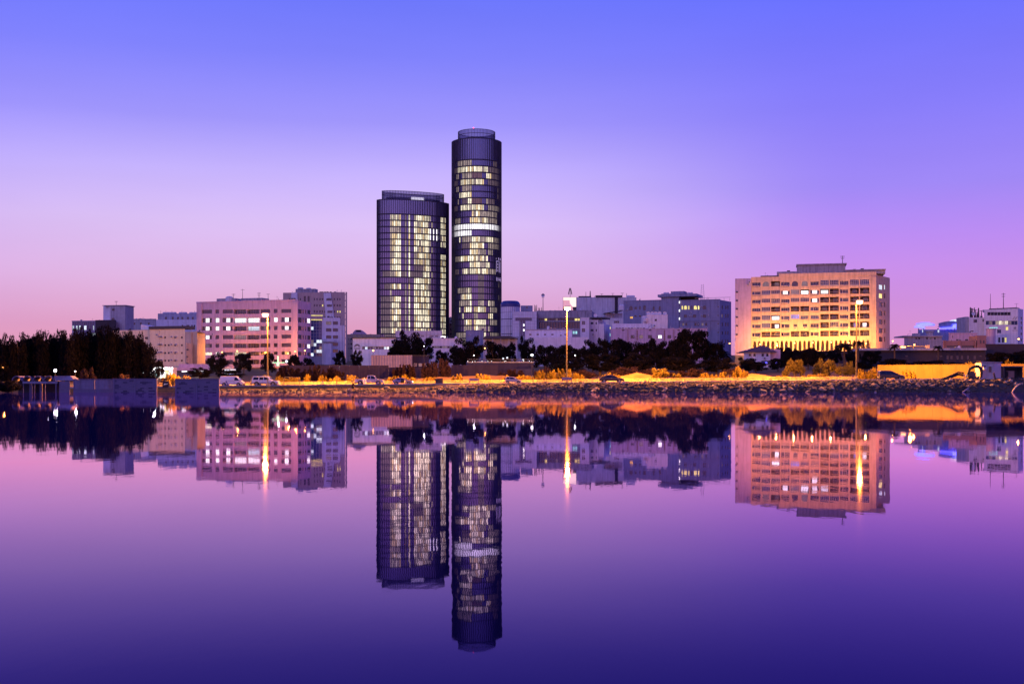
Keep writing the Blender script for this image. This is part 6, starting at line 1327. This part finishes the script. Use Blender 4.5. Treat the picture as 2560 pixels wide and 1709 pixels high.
# white panel van
vehicle("panel_van","white windowless panel van parked by the stained block wall",580.5,60,226,"paint_white",
 [(0,.3),(0,1.0),(.06,1.05),(3.55,1.05),(4.1,1.0),(4.55,.92),(4.7,.6),(4.68,.3)],[(.03,1.0),(.12,1.88),(.3,1.97),(3.2,1.97),(3.45,1.9),(4.28,1.02)],
 [[(2.95,1.12),(2.98,1.75),(3.3,1.78),(3.62,1.45),(3.9,1.12)]],(.95,3.75),.33,1.7,(.72,.95),
 lambda r,h,ch,L: (put("door", MB().box(2.9,-h-.012,.4,2.92,-h+.02,1.85).box(3.98,-h-.012,.4,4.0,-h+.02,1.1).mesh("door","rubber"), r), put("sliding_door_rail", MB().box(1.2,-h-.02,1.08,2.85,-h+.02,1.11).mesh("sliding_door_rail","rubber"), r)), cat="van")
vehicle("estate_car","white boxy estate car with a roof strip parked before the tall lamp",664.5,68,226,"paint_white",
 [(0,.38),(.02,.98),(3.3,1.0),(4.55,.92),(4.72,.80),(4.75,.36)],[(.1,.96),(.22,1.62),(.4,1.7),(2.75,1.7),(3.0,1.62),(3.45,.98)],
 [[(.3,1.06),(.4,1.56),(1.3,1.58),(1.22,1.06)],[(1.36,1.06),(1.42,1.58),(2.1,1.58),(2.1,1.06)],[(2.2,1.06),(2.2,1.58),(2.72,1.57),(3.2,1.06)]],(.95,3.8),.36,1.75,(.74,.85),
 lambda r,h,ch,L:(put("roof_rack", MB().box(.5,-.6,1.72,2.7,-.56,1.76).box(.5,.56,1.72,2.7,.6,1.76).mesh("roof_rack","darkmetal"), r), put("side_stripe", MB().box(.1,-h-.006,.5,4.6,-h+.04,.62).mesh("side_stripe","containerpaint"), r)))
vehicle("pickup_truck","lilac-lit pickup truck with an open bed beside the person in white",924,72,225.5,"paint_lilac",
 [(0,.42),(0,.98),(.05,1.02),(2.1,1.02),(2.2,1.0),(3.7,1.0),(4.85,.94),(5.05,.8),(5.08,.40)],[(2.15,.98),(2.22,1.62),(2.35,1.68),(3.3,1.68),(3.45,1.62),(4.0,.98)],
 [[(2.32,1.06),(2.36,1.56),(2.75,1.58),(2.75,1.06)],[(2.84,1.06),(2.84,1.58),(3.28,1.57),(3.78,1.06)]],(.98,4.15),.37,1.75,(.76,.85),
 lambda r,h,ch,L: put("bed_opening", MB().box(.12,-h+.14,1.021,2.0,h-.14,1.03).mesh("bed_opening","rubber"), r), cat="pickup")
def sedan_open(r,h,ch,L):
    put("door_opening", MB().box(1.75,-h-.014,.3,2.55,-h+.03,.98).mesh("door_opening","rubber"), r)
    d=put("open_door", MB().box(0,-.9,.28,.06,0,.92).mesh("open_door","cream"), r, (2.62,-h-.02,0)); put("door_frame", MB().box(0,-.85,.92,.04,-.80,1.35).box(0,-.8,1.31,.04,-.05,1.35).mesh("door_frame","paint_silver"), d)
vehicle("saloon_car","silver saloon car with its side door open",1007,50,225.5,"paint_blue",
 [(0,.28),(.02,.85),(.25,.98),(3.0,.95),(3.75,.86),(4.2,.66),(4.25,.26)],[(.35,.94),(.95,1.32),(1.4,1.43),(2.0,1.43),(2.45,1.32),(3.15,.93)],
 [[(.72,1.0),(1.1,1.28),(1.55,1.35),(1.6,1.0)],[(1.7,1.0),(1.68,1.36),(2.2,1.34),(2.75,1.0)]],(.78,3.4),.31,1.65,(.62,.78),sedan_open)
vehicle("hatchback_car","small silver hatchback parked alone near the rock bank",1283,41,225.5,"paint_silver",
 [(0,.28),(.02,.9),(2.7,.95),(3.3,.84),(3.62,.62),(3.65,.26)],[(.05,.9),(.22,1.42),(.45,1.5),(1.7,1.5),(2.05,1.4),(2.8,.93)],
 [[(.28,1.0),(.42,1.36),(1.0,1.40),(1.0,1.0)],[(1.1,1.0),(1.1,1.40),(1.7,1.39),(2.35,1.0)]],(.62,2.98),.29,1.6,(.66,.85))
vehicle("saloon_car","dark purple-black saloon car parked past the middle lamp",1529,61,225.5,"paint_dark",
 [(0,.30),(.02,.88),(.35,1.0),(3.2,.95),(4.1,.86),(4.62,.64),(4.66,.28)],[(.4,.96),(1.05,1.34),(1.5,1.46),(2.3,1.46),(2.7,1.38),(3.45,.93)],
 [[(.85,1.02),(1.2,1.30),(1.7,1.38),(1.75,1.02)],[(1.85,1.02),(1.84,1.39),(2.4,1.37),(3.05,1.02)]],(.85,3.75),.33,1.75,(.66,.80))
vehicle("minivan","dark minivan parked before the yellow wall",2227,63,225.5,"paint_dark",
 [(0,.30),(.0,.95),(3.4,1.0),(4.2,.86),(4.55,.64),(4.6,.28)],[(.03,.93),(.12,1.55),(.35,1.68),(2.0,1.68),(2.5,1.55),(3.6,.97)],
 [[(.3,1.06),(.36,1.50),(1.15,1.54),(1.15,1.06)],[(1.25,1.06),(1.25,1.55),(2.05,1.54),(2.05,1.06)],[(2.15,1.06),(2.15,1.53),(2.5,1.46),(3.1,1.06)]],(.85,3.65),.32,1.75,(.7,.95),cat="minivan")

# ---------------------------------------------------------------- people
def person(name, loc, rz, label, J, cloth, head_dir=0.0, cover=None):
    """one skinned body from a joint list (metres, z from the ground), clothes and hair as children"""
    r=put(name,None,None,loc,rz); tag(r,label,"person")
    names=list(J); co=[J[k][0] for k in names]; ra=[J[k][1] for k in names]; ed=[(names.index(a),names.index(b_)) for a,b_ in EDG]
    me=bpy.data.meshes.new("body"); me.from_pydata(co,ed,[]); o=put("body",me,r); me.materials.append(MATS["skin"])
    sk=o.modifiers.new("skin",'SKIN'); lay=me.skin_vertices[0].data if me.skin_vertices else None
    if lay is None:
        import bmesh as _b
        bm=_b.new(); bm.from_mesh(me); bm.verts.layers.skin.verify(); bm.to_mesh(me); bm.free(); lay=me.skin_vertices[0].data
    for i,v in enumerate(lay): v.radius=(ra[i],ra[i]); v.use_root=(names[i]=='pelvis')
    o.modifiers.new("sub",'SUBSURF').levels=1; o.modifiers["sub"].render_levels=1
    hd=Vector(J['head'][0]); fwd=Vector((math.cos(head_dir),math.sin(head_dir),0)); sd=Vector((-fwd.y,fwd.x,0))
    put("face", MB().lathe([(0,-.12),(.055,-.10),(.075,-.04),(.082,.03),(.075,.09),(.045,.12),(0,.13)],12,tuple(hd)).add([hd+fwd*.075+sd*.015+Vector((0,0,-.01)),hd+fwd*.075-sd*.015+Vector((0,0,-.01)),hd+fwd*.078+Vector((0,0,.03)),hd+fwd*.10+Vector((0,0,-.008))],[(0,1,3),(0,3,2),(1,2,3)]).mesh("face","skin"), r)
    for s in (-1,1): put("eye", MB().lathe([(0,-.008),(.010,0),(0,.008)],6,tuple(hd+fwd*.074+sd*s*.028+Vector((0,0,.025)))).mesh("eye","hair"), r); put("ear", MB().lathe([(0,-.03),(.016,0),(0,.03)],6,tuple(hd+sd*s*.083)).mesh("ear","skin"), r)
    cv=MB(); 
    if cover=="scarf": cv.lathe([(.0,.145),(.06,.13),(.092,.06),(.098,-.02),(.12,-.14),(.17,-.24)],12,tuple(hd-fwd*.02))
    else: cv.lathe([(0,.14),(.055,.125),(.086,.06),(.088,.01)],12,tuple(hd-fwd*.012))
    put("headscarf" if cover=="scarf" else "hair", cv.mesh("headscarf",cloth if cover=="scarf" else "hair"), r)
    return r
EDG=[('pelvis','waist'),('waist','chest'),('chest','neck'),('neck','head'),('chest','shL'),('shL','elL'),('elL','wrL'),('chest','shR'),('shR','elR'),('elR','wrR'),('pelvis','hipL'),('hipL','knL'),('knL','anL'),('anL','toL'),('pelvis','hipR'),('hipR','knR'),('knR','anR'),('anR','toR')]
FINGERS=[('f1',.085,-.032),('f2',.095,-.011),('f3',.09,.011),('f4',.07,.030)]
for s in 'LR':
    EDG.append(('wr'+s,'pa'+s))
    for f,_,_ in FINGERS: EDG+= [('pa'+s,f+s),(f+s,f+s+'t')]
    EDG+= [('pa'+s,'th'+s)]
def hands(J):
    for s in 'LR':
        w=Vector(J['wr'+s][0]); e=Vector(J['el'+s][0]); d=(w-e).normalized(); sd=d.cross(Vector((0,0,1))); sd=sd.normalized() if sd.length>.01 else Vector((1,0,0)); dn=d.cross(sd).normalized(); dn=dn if dn.z<0 else -dn
        p=w+d*.08; J['pa'+s]=(tuple(p),.026)
        for f,L_,off in FINGERS: a=p+d*.03+sd*off; J[f+s]=(tuple(a+d*L_*.35),.010); J[f+s+'t']=(tuple(a+d*L_*.75+dn*L_*.35),.008)
        J['th'+s]=(tuple(w+d*.07+sd*-.06+dn*.02),.010)
    return J
def sitting(seat, lean=.1):
    return hands({'pelvis':((0,0,seat+.10),.14),'waist':((-.01+lean*.3,0,seat+.28),.125),'chest':((lean,0,seat+.48),.14),'neck':((lean+.03,0,seat+.60),.055),'head':((lean+.06,0,seat+.74),.07),
     'shL':((lean,.18,seat+.53),.065),'elL':((lean+.16,.24,seat+.30),.045),'wrL':((lean+.38,.16,seat+.24),.032),'shR':((lean,-.18,seat+.53),.065),'elR':((lean+.16,-.24,seat+.30),.045),'wrR':((lean+.38,-.16,seat+.24),.032),
     'hipL':((.08,.10,seat+.07),.10),'knL':((.46,.14,seat+.12),.065),'anL':((.42,.14,seat-.28),.045),'toL':((.58,.15,seat-.33),.035),'hipR':((.08,-.10,seat+.07),.10),'knR':((.46,-.14,seat+.12),.065),'anR':((.42,-.14,seat-.28),.045),'toR':((.58,-.15,seat-.33),.035)})
def gown(parent, J, mat, name="gown"):
    """long robe following torso, thighs and shins"""
    P=lambda k: Vector(J[k][0]); mb=MB()
    rings=[(P('neck')-Vector((0,0,.01)),.075,.075),(P('chest')+Vector((0,0,.03)),.17,.24),(P('waist'),.17,.21),(P('pelvis'),.20,.23),((P('knL')+P('knR'))/2+Vector((0,0,.0)),.15,.26),((P('anL')+P('anR'))/2+Vector((0,0,.06)),.14,.24)]
    n_=12; vs=[]
    for i,(c,a,b_) in enumerate(rings):
        t=(rings[min(i+1,5)][0]-rings[max(i-1,0)][0]).normalized(); y=Vector((0,1,0)); x=y.cross(t).normalized()
        vs+=[c+x*a*math.cos(2*math.pi*k/n_)+y*b_*math.sin(2*math.pi*k/n_) for k in range(n_)]
    mb.add(vs,[(j*n_+k,j*n_+(k+1)%n_,(j+1)*n_+(k+1)%n_,(j+1)*n_+k) for j in range(5) for k in range(n_)])
    for s in 'LR': mb.tube([P('sh'+s),P('el'+s),P('wr'+s)],[.085,.07,.055],8)
    return put(name, mb.mesh(name,mat), parent)
D=220.3; X=PX(911,D); J=sitting(.42,.06); p=person("person",(X,D,road_z(X)+.03-.07),R(-70),"person in a white robe sitting on the kerb beside the pickup",J,"cloth_white",0,"scarf"); gown(p,J,"cloth_white")
st=empty("stool",(X,D,road_z(X)+.03),0,"low folding stool under the person in white","stool"); put("seat", MB().box(-.2,-.2,.34,.2,.2,.385).mesh("seat","framedark"), st)
for sx in (-1,1):
    for sy in (-1,1): put("leg", MB().cyl((sx*.18,sy*.18,0),(sx*.14,sy*.14,.34),.018,.018,6).mesh("leg","metal"), st)
D=216.2; X=PX(883.5,D); zb=bank_top(X)+.12; J=sitting(.30,.10); p=person("person",(X,D,zb),R(-95),"person in black sitting on the bank with a fishing rod",J,"cloth_black",0,"scarf"); gown(p,J,"cloth_black")
rk=tag(put("boulder", SM[3], None, (X,D+.05,zb+.08), .4, (.42,.36,.34)),"dark boulder under the black-clad angler","rock")
w=Vector(J['wrR'][0]); rod=empty("fishing_rod",(X,D,zb),R(-95),"long thin fishing rod held by the black-clad angler","fishing rod"); put("grip", MB().cyl((w.x+.02,w.y+.1,w.z-.05),(w.x+.2,w.y+.14,w.z+.28),.018,.016,6).mesh("grip","rubber"), rod); put("blank", MB().cyl((w.x+.2,w.y+.14,w.z+.28),(w.x+.95,w.y+.45,w.z+1.9),.012,.005,6).mesh("blank","darkmetal"), rod)

# ---------------------------------------------------------------- yellow wall, cabin, pump, trailer
D0=252; r=empty("boundary_wall",(PX(2194,D0),D0,gz(PX(2194,D0),D0)-.5),math.atan2(-1.5,31),"long yellow rendered wall glowing behind the minivan","wall"); L=PX(2600,D0)-PX(2194,D0); H=PZ(913.5,D0)-r.location.z
n_=9
for i in range(n_): u=L*i/n_; put("wall_panel", MB().box(u+.012,0,0,u+L/n_-.012,.2,H+.25*i/n_*1.2).mesh("wall_panel","yellowwall"), r); put("coping", MB().box(u,-.05,H+.25*i/n_*1.2,u+L/n_,.25,H+.12+.25*i/n_*1.2).mesh("coping","yellowwall"), r)
D=219.2; z0_=PZ(948,D); r=empty("site_cabin",(PX(2453,D),D,z0_-.25),R(6),"lilac site cabin with louvred window and air conditioner on the bank","cabin"); L=52/F*D; H=PZ(903,D)-r.location.z; w1=L*.63
cb=MB(); n_=18
for i in range(n_): u0_=L*i/n_; u1_=L*(i+1)/n_; e=.03 if i%2 else 0; cb.quad((u0_,e,.25),(u1_,e,.25),(u1_,e,H-.1-(.12*u1_/L)),(u0_,e,H-.1-(.12*u0_/L)))
put("cladding", cb.mesh("cladding","cabinpaint"), r); put("body", MB().box(0,.04,.25,L,2.3,H-.28).mesh("body","cabinpaint"), r); put("floor_frame", MB().box(-.1,-.05,.05,L+.1,2.4,.24).mesh("floor_frame","metal"), r)
put("roof", MB().add([(-.15,-.2,H),(L+.15,-.2,H-.14),(L+.15,2.5,H-.14),(-.15,2.5,H),(-.15,-.2,H-.1),(L+.15,-.2,H-.24)],[(0,1,2,3),(4,5,1,0)]).mesh("roof","metal"), r)
wn_=put("window", frame_mesh(.72,1.2,1,1,.06,"frame"), r, (L*.34,-.03,H-2.05)); 
for k in range(7): put("louvre", MB().box(.05,-.05,.10+k*.155,.67,.01,.16+k*.155).mesh("louvre","framedark"), wn_)
put("pane", pane_mesh(.72,1.2,"glassdark"), wn_,(0,.012,0)); put("air_conditioner", MB().box(.25,-.45,H-1.5,.85,.0,H-1.05).mesh("air_conditioner","plastic_white"), r); put("air_intake", MB().box(.3,-.3,H-1.04,.75,-.01,H-.78).mesh("air_intake","darkmetal"), r)
for u in (.1,L*.5,L-.2): put("support", MB().box(u,.0,-.6,u+.2,2.2,.045).mesh("support","concrete"), r)
dv=put("end_panel", MB().box(w1,-.035,.25,L,.028,H-.3).mesh("end_panel","pinkstone"), r)
# pump with hoses
D=218.6; r=empty("water_pump",(PX(2400,D),D,road_z(PX(2400,D))-.25),0,"black trailer pump with a big curved hose beside the cabin","pump"); X_=lambda px:(px-2400)/F*D; Z_=lambda y: PZ(y,D)-r.location.z
put("chassis", MB().box(X_(2404),-.3,.10,X_(2452),.5,.25).mesh("chassis","darkmetal"), r); put("engine", MB().box(X_(2421),-.35,.25,X_(2438),.35,1.35).box(X_(2426),-.2,1.35,X_(2434),.2,1.55).mesh("engine","paint_dark"), r)
pts=[Vector((X_(2419)+0,0,.95)),Vector((X_(2424),0,Z_(922))),Vector((X_(2434),0,Z_(916.5))),Vector((X_(2444),0,Z_(915))),Vector((X_(2451),0,Z_(919))),Vector((X_(2454),0,Z_(930))),Vector((X_(2452),0,.4))]
put("curved_hose", MB().tube(pts,[.24,.26,.28,.28,.27,.25,.2],10).mesh("curved_hose","rubber"), r)
for px in (2409,2414,2416): put("flange", MB().cyl((X_(px),0,.75),(X_(px)+.12,0,.75),.30 if px!=2414 else .22,None,12).mesh("flange","containerpaint"), r)
for px in (2436,2441,2446): put("valve_pipe", MB().cyl((X_(px),-.2,.25),(X_(px),-.2,1.05),.07,.06,7).mesh("valve_pipe","containerpaint"), r)
for px in (2425,2445):
    for s in (-1,1): w=put("wheel", MB().lathe([(.2,.0),(.34,.02),(.36,.1),(.34,.18),(.2,.2)],14).mesh("wheel","rubber"), r,(X_(px),s*.45,.30)); w.rotation_euler=(R(90),0,0)
put("lamp", MB().lathe([(0,-.08),(.08,0),(0,.08)],8,(X_(2415.5),-.4,Z_(940.5))).mesh("lamp","sign_white"), r)
for k,(y0,y1) in enumerate(((930,949),(934,951),(937,953))):
    h=MB(); p=[Vector((X_(2410),.1*k,Z_(y0+2))),Vector((X_(2395),.1*k,Z_(y0))),Vector((X_(2380),-.1*k,Z_((y0+y1)/2-2))),Vector((X_(2362),-.2*k,Z_((y0+y1)/2+5))),Vector((X_(2348),-.3*k,Z_(y1)))]; hs=tag(put("discharge_hose", h.tube(p,.11 if k else .14,8).mesh("discharge_hose","rubber"), None, tuple(r.location)),["thick black hose sagging from the pump, topmost of three","black hose under the topmost one at the pump","lowest black hose trailing from the pump to the rocks"][k],"hose","pump hoses")
pp=tag(put("outfall_pipe", MB().cyl((PX(2452,217.5),217.5,PZ(947,217.5)),(PX(2406,212.6),212.6,PZ(981,212.6)),.13,.13,10).mesh("outfall_pipe","containerpaint")),"straight pale pipe slanting down the rocks into the water","pipe")
pl=[]; 
for t_ in range(7): t=t_/6; pl.append((PX(2552-22*t,212.8),212.8,PZ(960+20*t*t+2*t,212.8)))
tag(put("bent_pipe", MB().tube(pl,.14,9).mesh("bent_pipe","containerpaint")),"pale bent pipe dipping into the water at the picture edge","pipe")
tag(put("post_stub", MB().box(-.12,-.12,0,.12,.12,1.75).mesh("post_stub","bark"), None,(PX(2490,217.2),217.2,PZ(955,217.2))),"leaning dark timber post before the cabin","post").rotation_euler=(0,R(-14),0)
# dark trailer
D=219.6; r=empty("open_trailer",(PX(2506,D),D,PZ(949,D)-.1),0,"dark open-fronted trailer holding a wooden crate beside the cabin","trailer"); L=46/F*D; H=PZ(915,D)-r.location.z
put("bed", MB().box(0,-1,.35,L,1.2,.5).mesh("bed","darkmetal"), r); put("back_panel", MB().box(0,1.1,.5,L,1.2,H).mesh("back_panel","roofdark"), r); put("roof", MB().box(-.05,-.9,H-.25,L+.05,1.25,H).mesh("roof","roofdark"), r); put("side_panel", MB().box(0,-.8,.5,.08,1.1,H-.25).mesh("side_panel","roofdark"), r); put("side_panel", MB().box(L-.08,-.8,.5,L,1.1,H-.25).mesh("side_panel","roofdark"), r)
for x in (.8,L-.8):
    for s in (-1,1): w=put("wheel", MB().lathe([(.2,.0),(.34,.02),(.36,.1),(.34,.18),(.2,.2)],14).mesh("wheel","rubber"), r,(x,s*.9,.36)); w.rotation_euler=(R(90),0,0)
ck=empty("crate",(PX(2520,218.4)+.0,218.7,PZ(949,218.7)+.4),0,"slatted wooden crate standing in the dark trailer","crate"); 
for i in range(5): put("slat", MB().box(i*.22,-.5,0,i*.22+.18,-.46,1.2).mesh("slat","bark" if False else "brownstone"), ck)
put("frame", MB().box(0,-.45,0,1.1,.4,.08).box(0,-.45,1.12,1.1,.4,1.2).mesh("frame","brownstone"), ck)
# ---------------------------------------------------------------- hoarding, container, terrace behind the road
def hoarding(x0,x1,ytop,D,label,mat="hoarding"):
    r=empty("hoarding",(PX(x0,D),D,gz(PX(x0,D),D)-.3),0,label,"hoarding","site hoardings"); L=(x1-x0)/F*D; H=PZ(ytop,D)-r.location.z; n_=max(2,int(L/2.4))
    for i in range(n_): put("sheet", MB().box(L*i/n_+.02,.02*(i%2),0,L*(i+1)/n_-.02,.05+.02*(i%2),H).mesh("sheet",mat), r)
    put("rail", MB().box(0,.08,H*.8,L,.14,H*.86).mesh("rail","darkmetal"), r)
hoarding(700,972,913,296,"long dark blue hoarding behind pickup and swings"); hoarding(1128,1245,912,298,"dark blue hoarding below the terrace lights"); hoarding(972,1128,918,300,"dark hoarding stretch behind the dry shrubs"); hoarding(1245,1330,922,302,"low hoarding end under the terrace lamps")
D=330; r=empty("cargo_container",(PX(928,D),D,gz(PX(928,D),D)-.1),0,"long ribbed cargo container on the site behind the silver saloon","container"); L=102/F*D; H=PZ(887.5,D)-r.location.z; mb=MB(); n_=60
for i in range(n_+1): x=L*i/n_; y=.08*((i//2)%2); mb.v+=[(x,y,.15),(x,y,H-.12)]
mb.f=[(2*i,2*i+2,2*i+3,2*i+1) for i in range(n_)]; mb.m=[0]*n_; put("side", mb.mesh("side","containerpaint"), r); put("body", MB().box(.05,.1,.1,L-.05,2.5,H-.05).mesh("body","containerpaint"), r)
put("top_rail", MB().box(0,-.03,H-.12,L,.09,H).mesh("top_rail","containerpaint"), r); put("bottom_rail", MB().box(0,-.03,0,L,.09,.15).mesh("bottom_rail","darkmetal"), r)
for u in (0,L-.15): put("corner_post", MB().box(u,-.04,.15,u+.15,.10,H-.12).mesh("corner_post","containerpaint"), r)
D=332; r=empty("site_office",(PX(1031,D),D,gz(PX(1031,D),D)-.1),0,"bluish panelled site office beside the cargo container","cabin"); L=40/F*D; H=PZ(889,D)-r.location.z; put("body", MB().box(0,.05,0,L,2.5,H).mesh("body","hoarding"), r); put("roof", MB().box(-.2,-.3,H+.002,L+.2,2.7,H+.15).mesh("roof","darkmetal"), r)
for i in range(3): w=put("window", frame_mesh(.8,.8,2,1,.06,"frame"), r,(.4+i*1.35,.03,H*.45)); put("pane", pane_mesh(.8,.8,"glassdark" if i!=1 else "lit_dim"), w,(0,.01,0))
# pool roof with blue light
D=320; r=empty("open_shelter",(PX(822,D),D,gz(PX(822,D),D)-.1),0,"low white-blue lit shelter roof behind the hoarding","shelter"); L=56/F*D; H=PZ(913,D)-r.location.z; put("roof", MB().box(0,-1,H-.25,L,4,H).mesh("roof","metal"), r); put("light_strip", MB().box(.3,-.6,H-.95,L-.6,-.5,H-.3).mesh("light_strip","lit_cold"), r)
for u in (.2,L*.5,L-.3): put("post", MB().box(u,-.9,0,u+.15,-.75,H-.25).mesh("post","frame"), r)
# terrace with lit balustrade
D=312; r=empty("terrace",(PX(1168,D),D,gz(PX(1168,D),D)-.2),0,"garden terrace with a row of small lights on its balustrade","terrace"); L=166/F*D; H=PZ(906,D)-r.location.z; put("retaining_wall", MB().box(0,0,0,L,.4,H).mesh("retaining_wall","hoarding"), r); put("coping", MB().box(-.1,-.15,H+.002,L+.1,.5,H+.16).mesh("coping","greywall"), r); put("handrail", MB().box(0,.1,H+.85,L,.18,H+.93).mesh("handrail","darkmetal"), r)
g=random.Random(3); bm_=MB().box(-.04,.1,0,.04,.16,.85).mesh("baluster","darkmetal"); lm_=MB().lathe([(0,-.06),(.06,0),(0,.06)],8).mesh("light","bulb_white")
for i in range(56):
    u=L*(i+.5)/56; put("baluster", bm_, r,(u,0,H))
    if g.random()<.3: put("light", lm_, r,(u,-.05,H+.3+g.uniform(-.05,.1)))
for px,y in ((1258,894),(1268,892),(1308,897)): put("garden_sign", MB().box(PX(px-2,D)-r.location.x,-.3,PZ(y+4,D)-r.location.z,PX(px+2,D)-r.location.x,-.25,PZ(y,D)-r.location.z).mesh("garden_sign","lit_cold"), r)
# shopfront of the pink block and car-park sheds
D=400; r=empty("shop_arcade",(PX(437,D),D,gz(PX(437,D),D)-.2),0,"low pink shop canopy with white-lit windows beneath the cream annex","shop"); L=88/F*D; H=PZ(919,D)-r.location.z; put("fascia", MB().box(0,-1.5,H-.9,L,4,H).mesh("fascia","pinkstone"), r); put("upper_step", MB().box(1,1,H+.002,L-1,5,H+1.3).mesh("upper_step","pinkstone"), r)
for i,p in enumerate(("glassdark","lit_white","glassdark","lit_cold","lit_white","glassdark")): put("shop_window", MB().box(L*i/6+.1,1,.2,L*(i+1)/6-.1,1.1,H-1.0).mesh("shop_window",p), r)
for u in (0.1,L*.5,L-.3): put("post", MB().box(u,-1.3,0,u+.2,-1.1,H-.9).mesh("post","pinkstone"), r)
D=330; r=empty("shop_building",(PX(366,D),D,gz(PX(366,D),D)-.1),0,"dazzling white-lit shopfront at the windbreak's end","shop"); L=66/F*D; H=PZ(925,D)-r.location.z
put("wall", MB().box(0,.3,0,L,4,H+.8).mesh("wall","white"), r)
for i in range(6): put("lit_window", MB().box(L*i/6+.06,.2,.2,L*(i+1)/6-.06,.29,H-.15).mesh("lit_window",["lit_white","lit_white","lit_teal","lit_white","lit_yellow","lit_cold"][i]), r)
put("canopy", MB().box(-.3,-1.2,H,L+.3,.28,H+.2).mesh("canopy","whiteclean"), r)
lamp_light("shop_light", r, (L*.4,-3.0,H+.5), 9000, (.9,.95,1.0), .5)
D=310; r=empty("neon_kiosk",(PX(243,D),D,gz(PX(243,D),D)-.1),0,"kiosk strip with red and blue neon among the windbreak trunks","kiosk"); L=54/F*D; H=PZ(927,D)-r.location.z; put("body", MB().box(0,.2,0,L,2,H+.4).mesh("body","darkwall"), r)
for x0,x1,m_ in ((.2,1.0,"lit_white"),(1.1,1.5,"neon_red"),(1.7,2.6,"neon_red"),(2.7,3.2,"neon_red"),(3.4,3.9,"neon_pale"),(4.0,4.5,"neon_red"),(4.6,5.2,"neon_blue")): put("neon_tube", MB().box(x0,.08,H-.75,x1,.18,H-.35).mesh("neon_tube",m_), r); put("neon_tube", MB().box(x0+.1,.08,H-1.25,x1-.1,.18,H-1.05).mesh("neon_tube","neon_pale"), r)
# white-blue stall lights under the pink block's trees
D=318; r=empty("market_stall",(PX(556,D),D,gz(PX(556,D),D)-.1),0,"stall with white and blue lights under trees above the van","stall"); L=32/F*D; H=PZ(922,D)-r.location.z; put("awning", MB().prism([(0,H),(L/2,H+.5),(L,H)],-.6,1.5).mesh("awning","plastic_white"), r); put("light_panel", MB().box(.3,1.2,H-1.5,L*.45,1.3,H-.1).mesh("light_panel","lit_cold"), r); put("light_panel", MB().box(L*.5,1.2,H-1.3,L-.2,1.3,H-.1).mesh("light_panel","lit_white"), r); put("light_panel", MB().box(L*.45,1.1,H-1.7,L-.4,1.18,H-1.35).mesh("light_panel","neon_blue"), r)
for u in (.05,L-.15): put("post", MB().box(u,-.5,0,u+.1,-.4,H).mesh("post","frame"), r)
D=345; r=empty("neon_cross_sign",(PX(695,D),D,gz(PX(695,D),D)-.1),0,"green neon cross sign on a pole before the pink block","sign"); H=PZ(907,D)-r.location.z; put("pole", MB().cyl((0,0,0),(0,0,H+2.2),.08,.08,7).mesh("pole","metal"), r); put("cross", MB().box(-1.6,-.15,H+.0,1.9,-.05,H+.18).box(-.35,-.15,H-.8,.35,-.05,H-.02).box(-.15,-.15,H+.2,.15,-.05,H+2.0).mesh("cross","neon_green"), r)

D=445; r=empty("garden_wall",(PX(1950,D),D,gz(PX(1950,D),D)-.3),0,"low dark garden wall along the foot of the glowing arcade","wall"); L=205/F*D; H=PZ(878,D)-r.location.z; n_=12
for i in range(n_): put("wall_panel", MB().box(L*i/n_+.02,0,0,L*(i+1)/n_-.02,.25,H).mesh("wall_panel","darkwall"), r); put("pier", MB().box(L*i/n_-.18,-.08,0,L*i/n_+.015,.33,H+.25).mesh("pier","darkwall"), r)
put("coping", MB().box(0,-.04,H+.002,L,.3,H+.12).mesh("coping","darkwall"), r)
for px,yt,D,w,lb in ((1962,868,400,44,"dark tree against the garden wall behind the round lit tree"),(2000,872,395,44,"dark tree on the garden wall between the arcade lamps"),(2085,870,400,50,"dark tree on the garden wall beside the big palm"),(2130,874,395,46,"dark tree on the garden wall under the slender palm"),(2180,876,380,56,"dark tree at the low dark building's corner")): tree(px,yt,D,w*1.2,'broad',"leaf_dark",lb,"garden_tree")
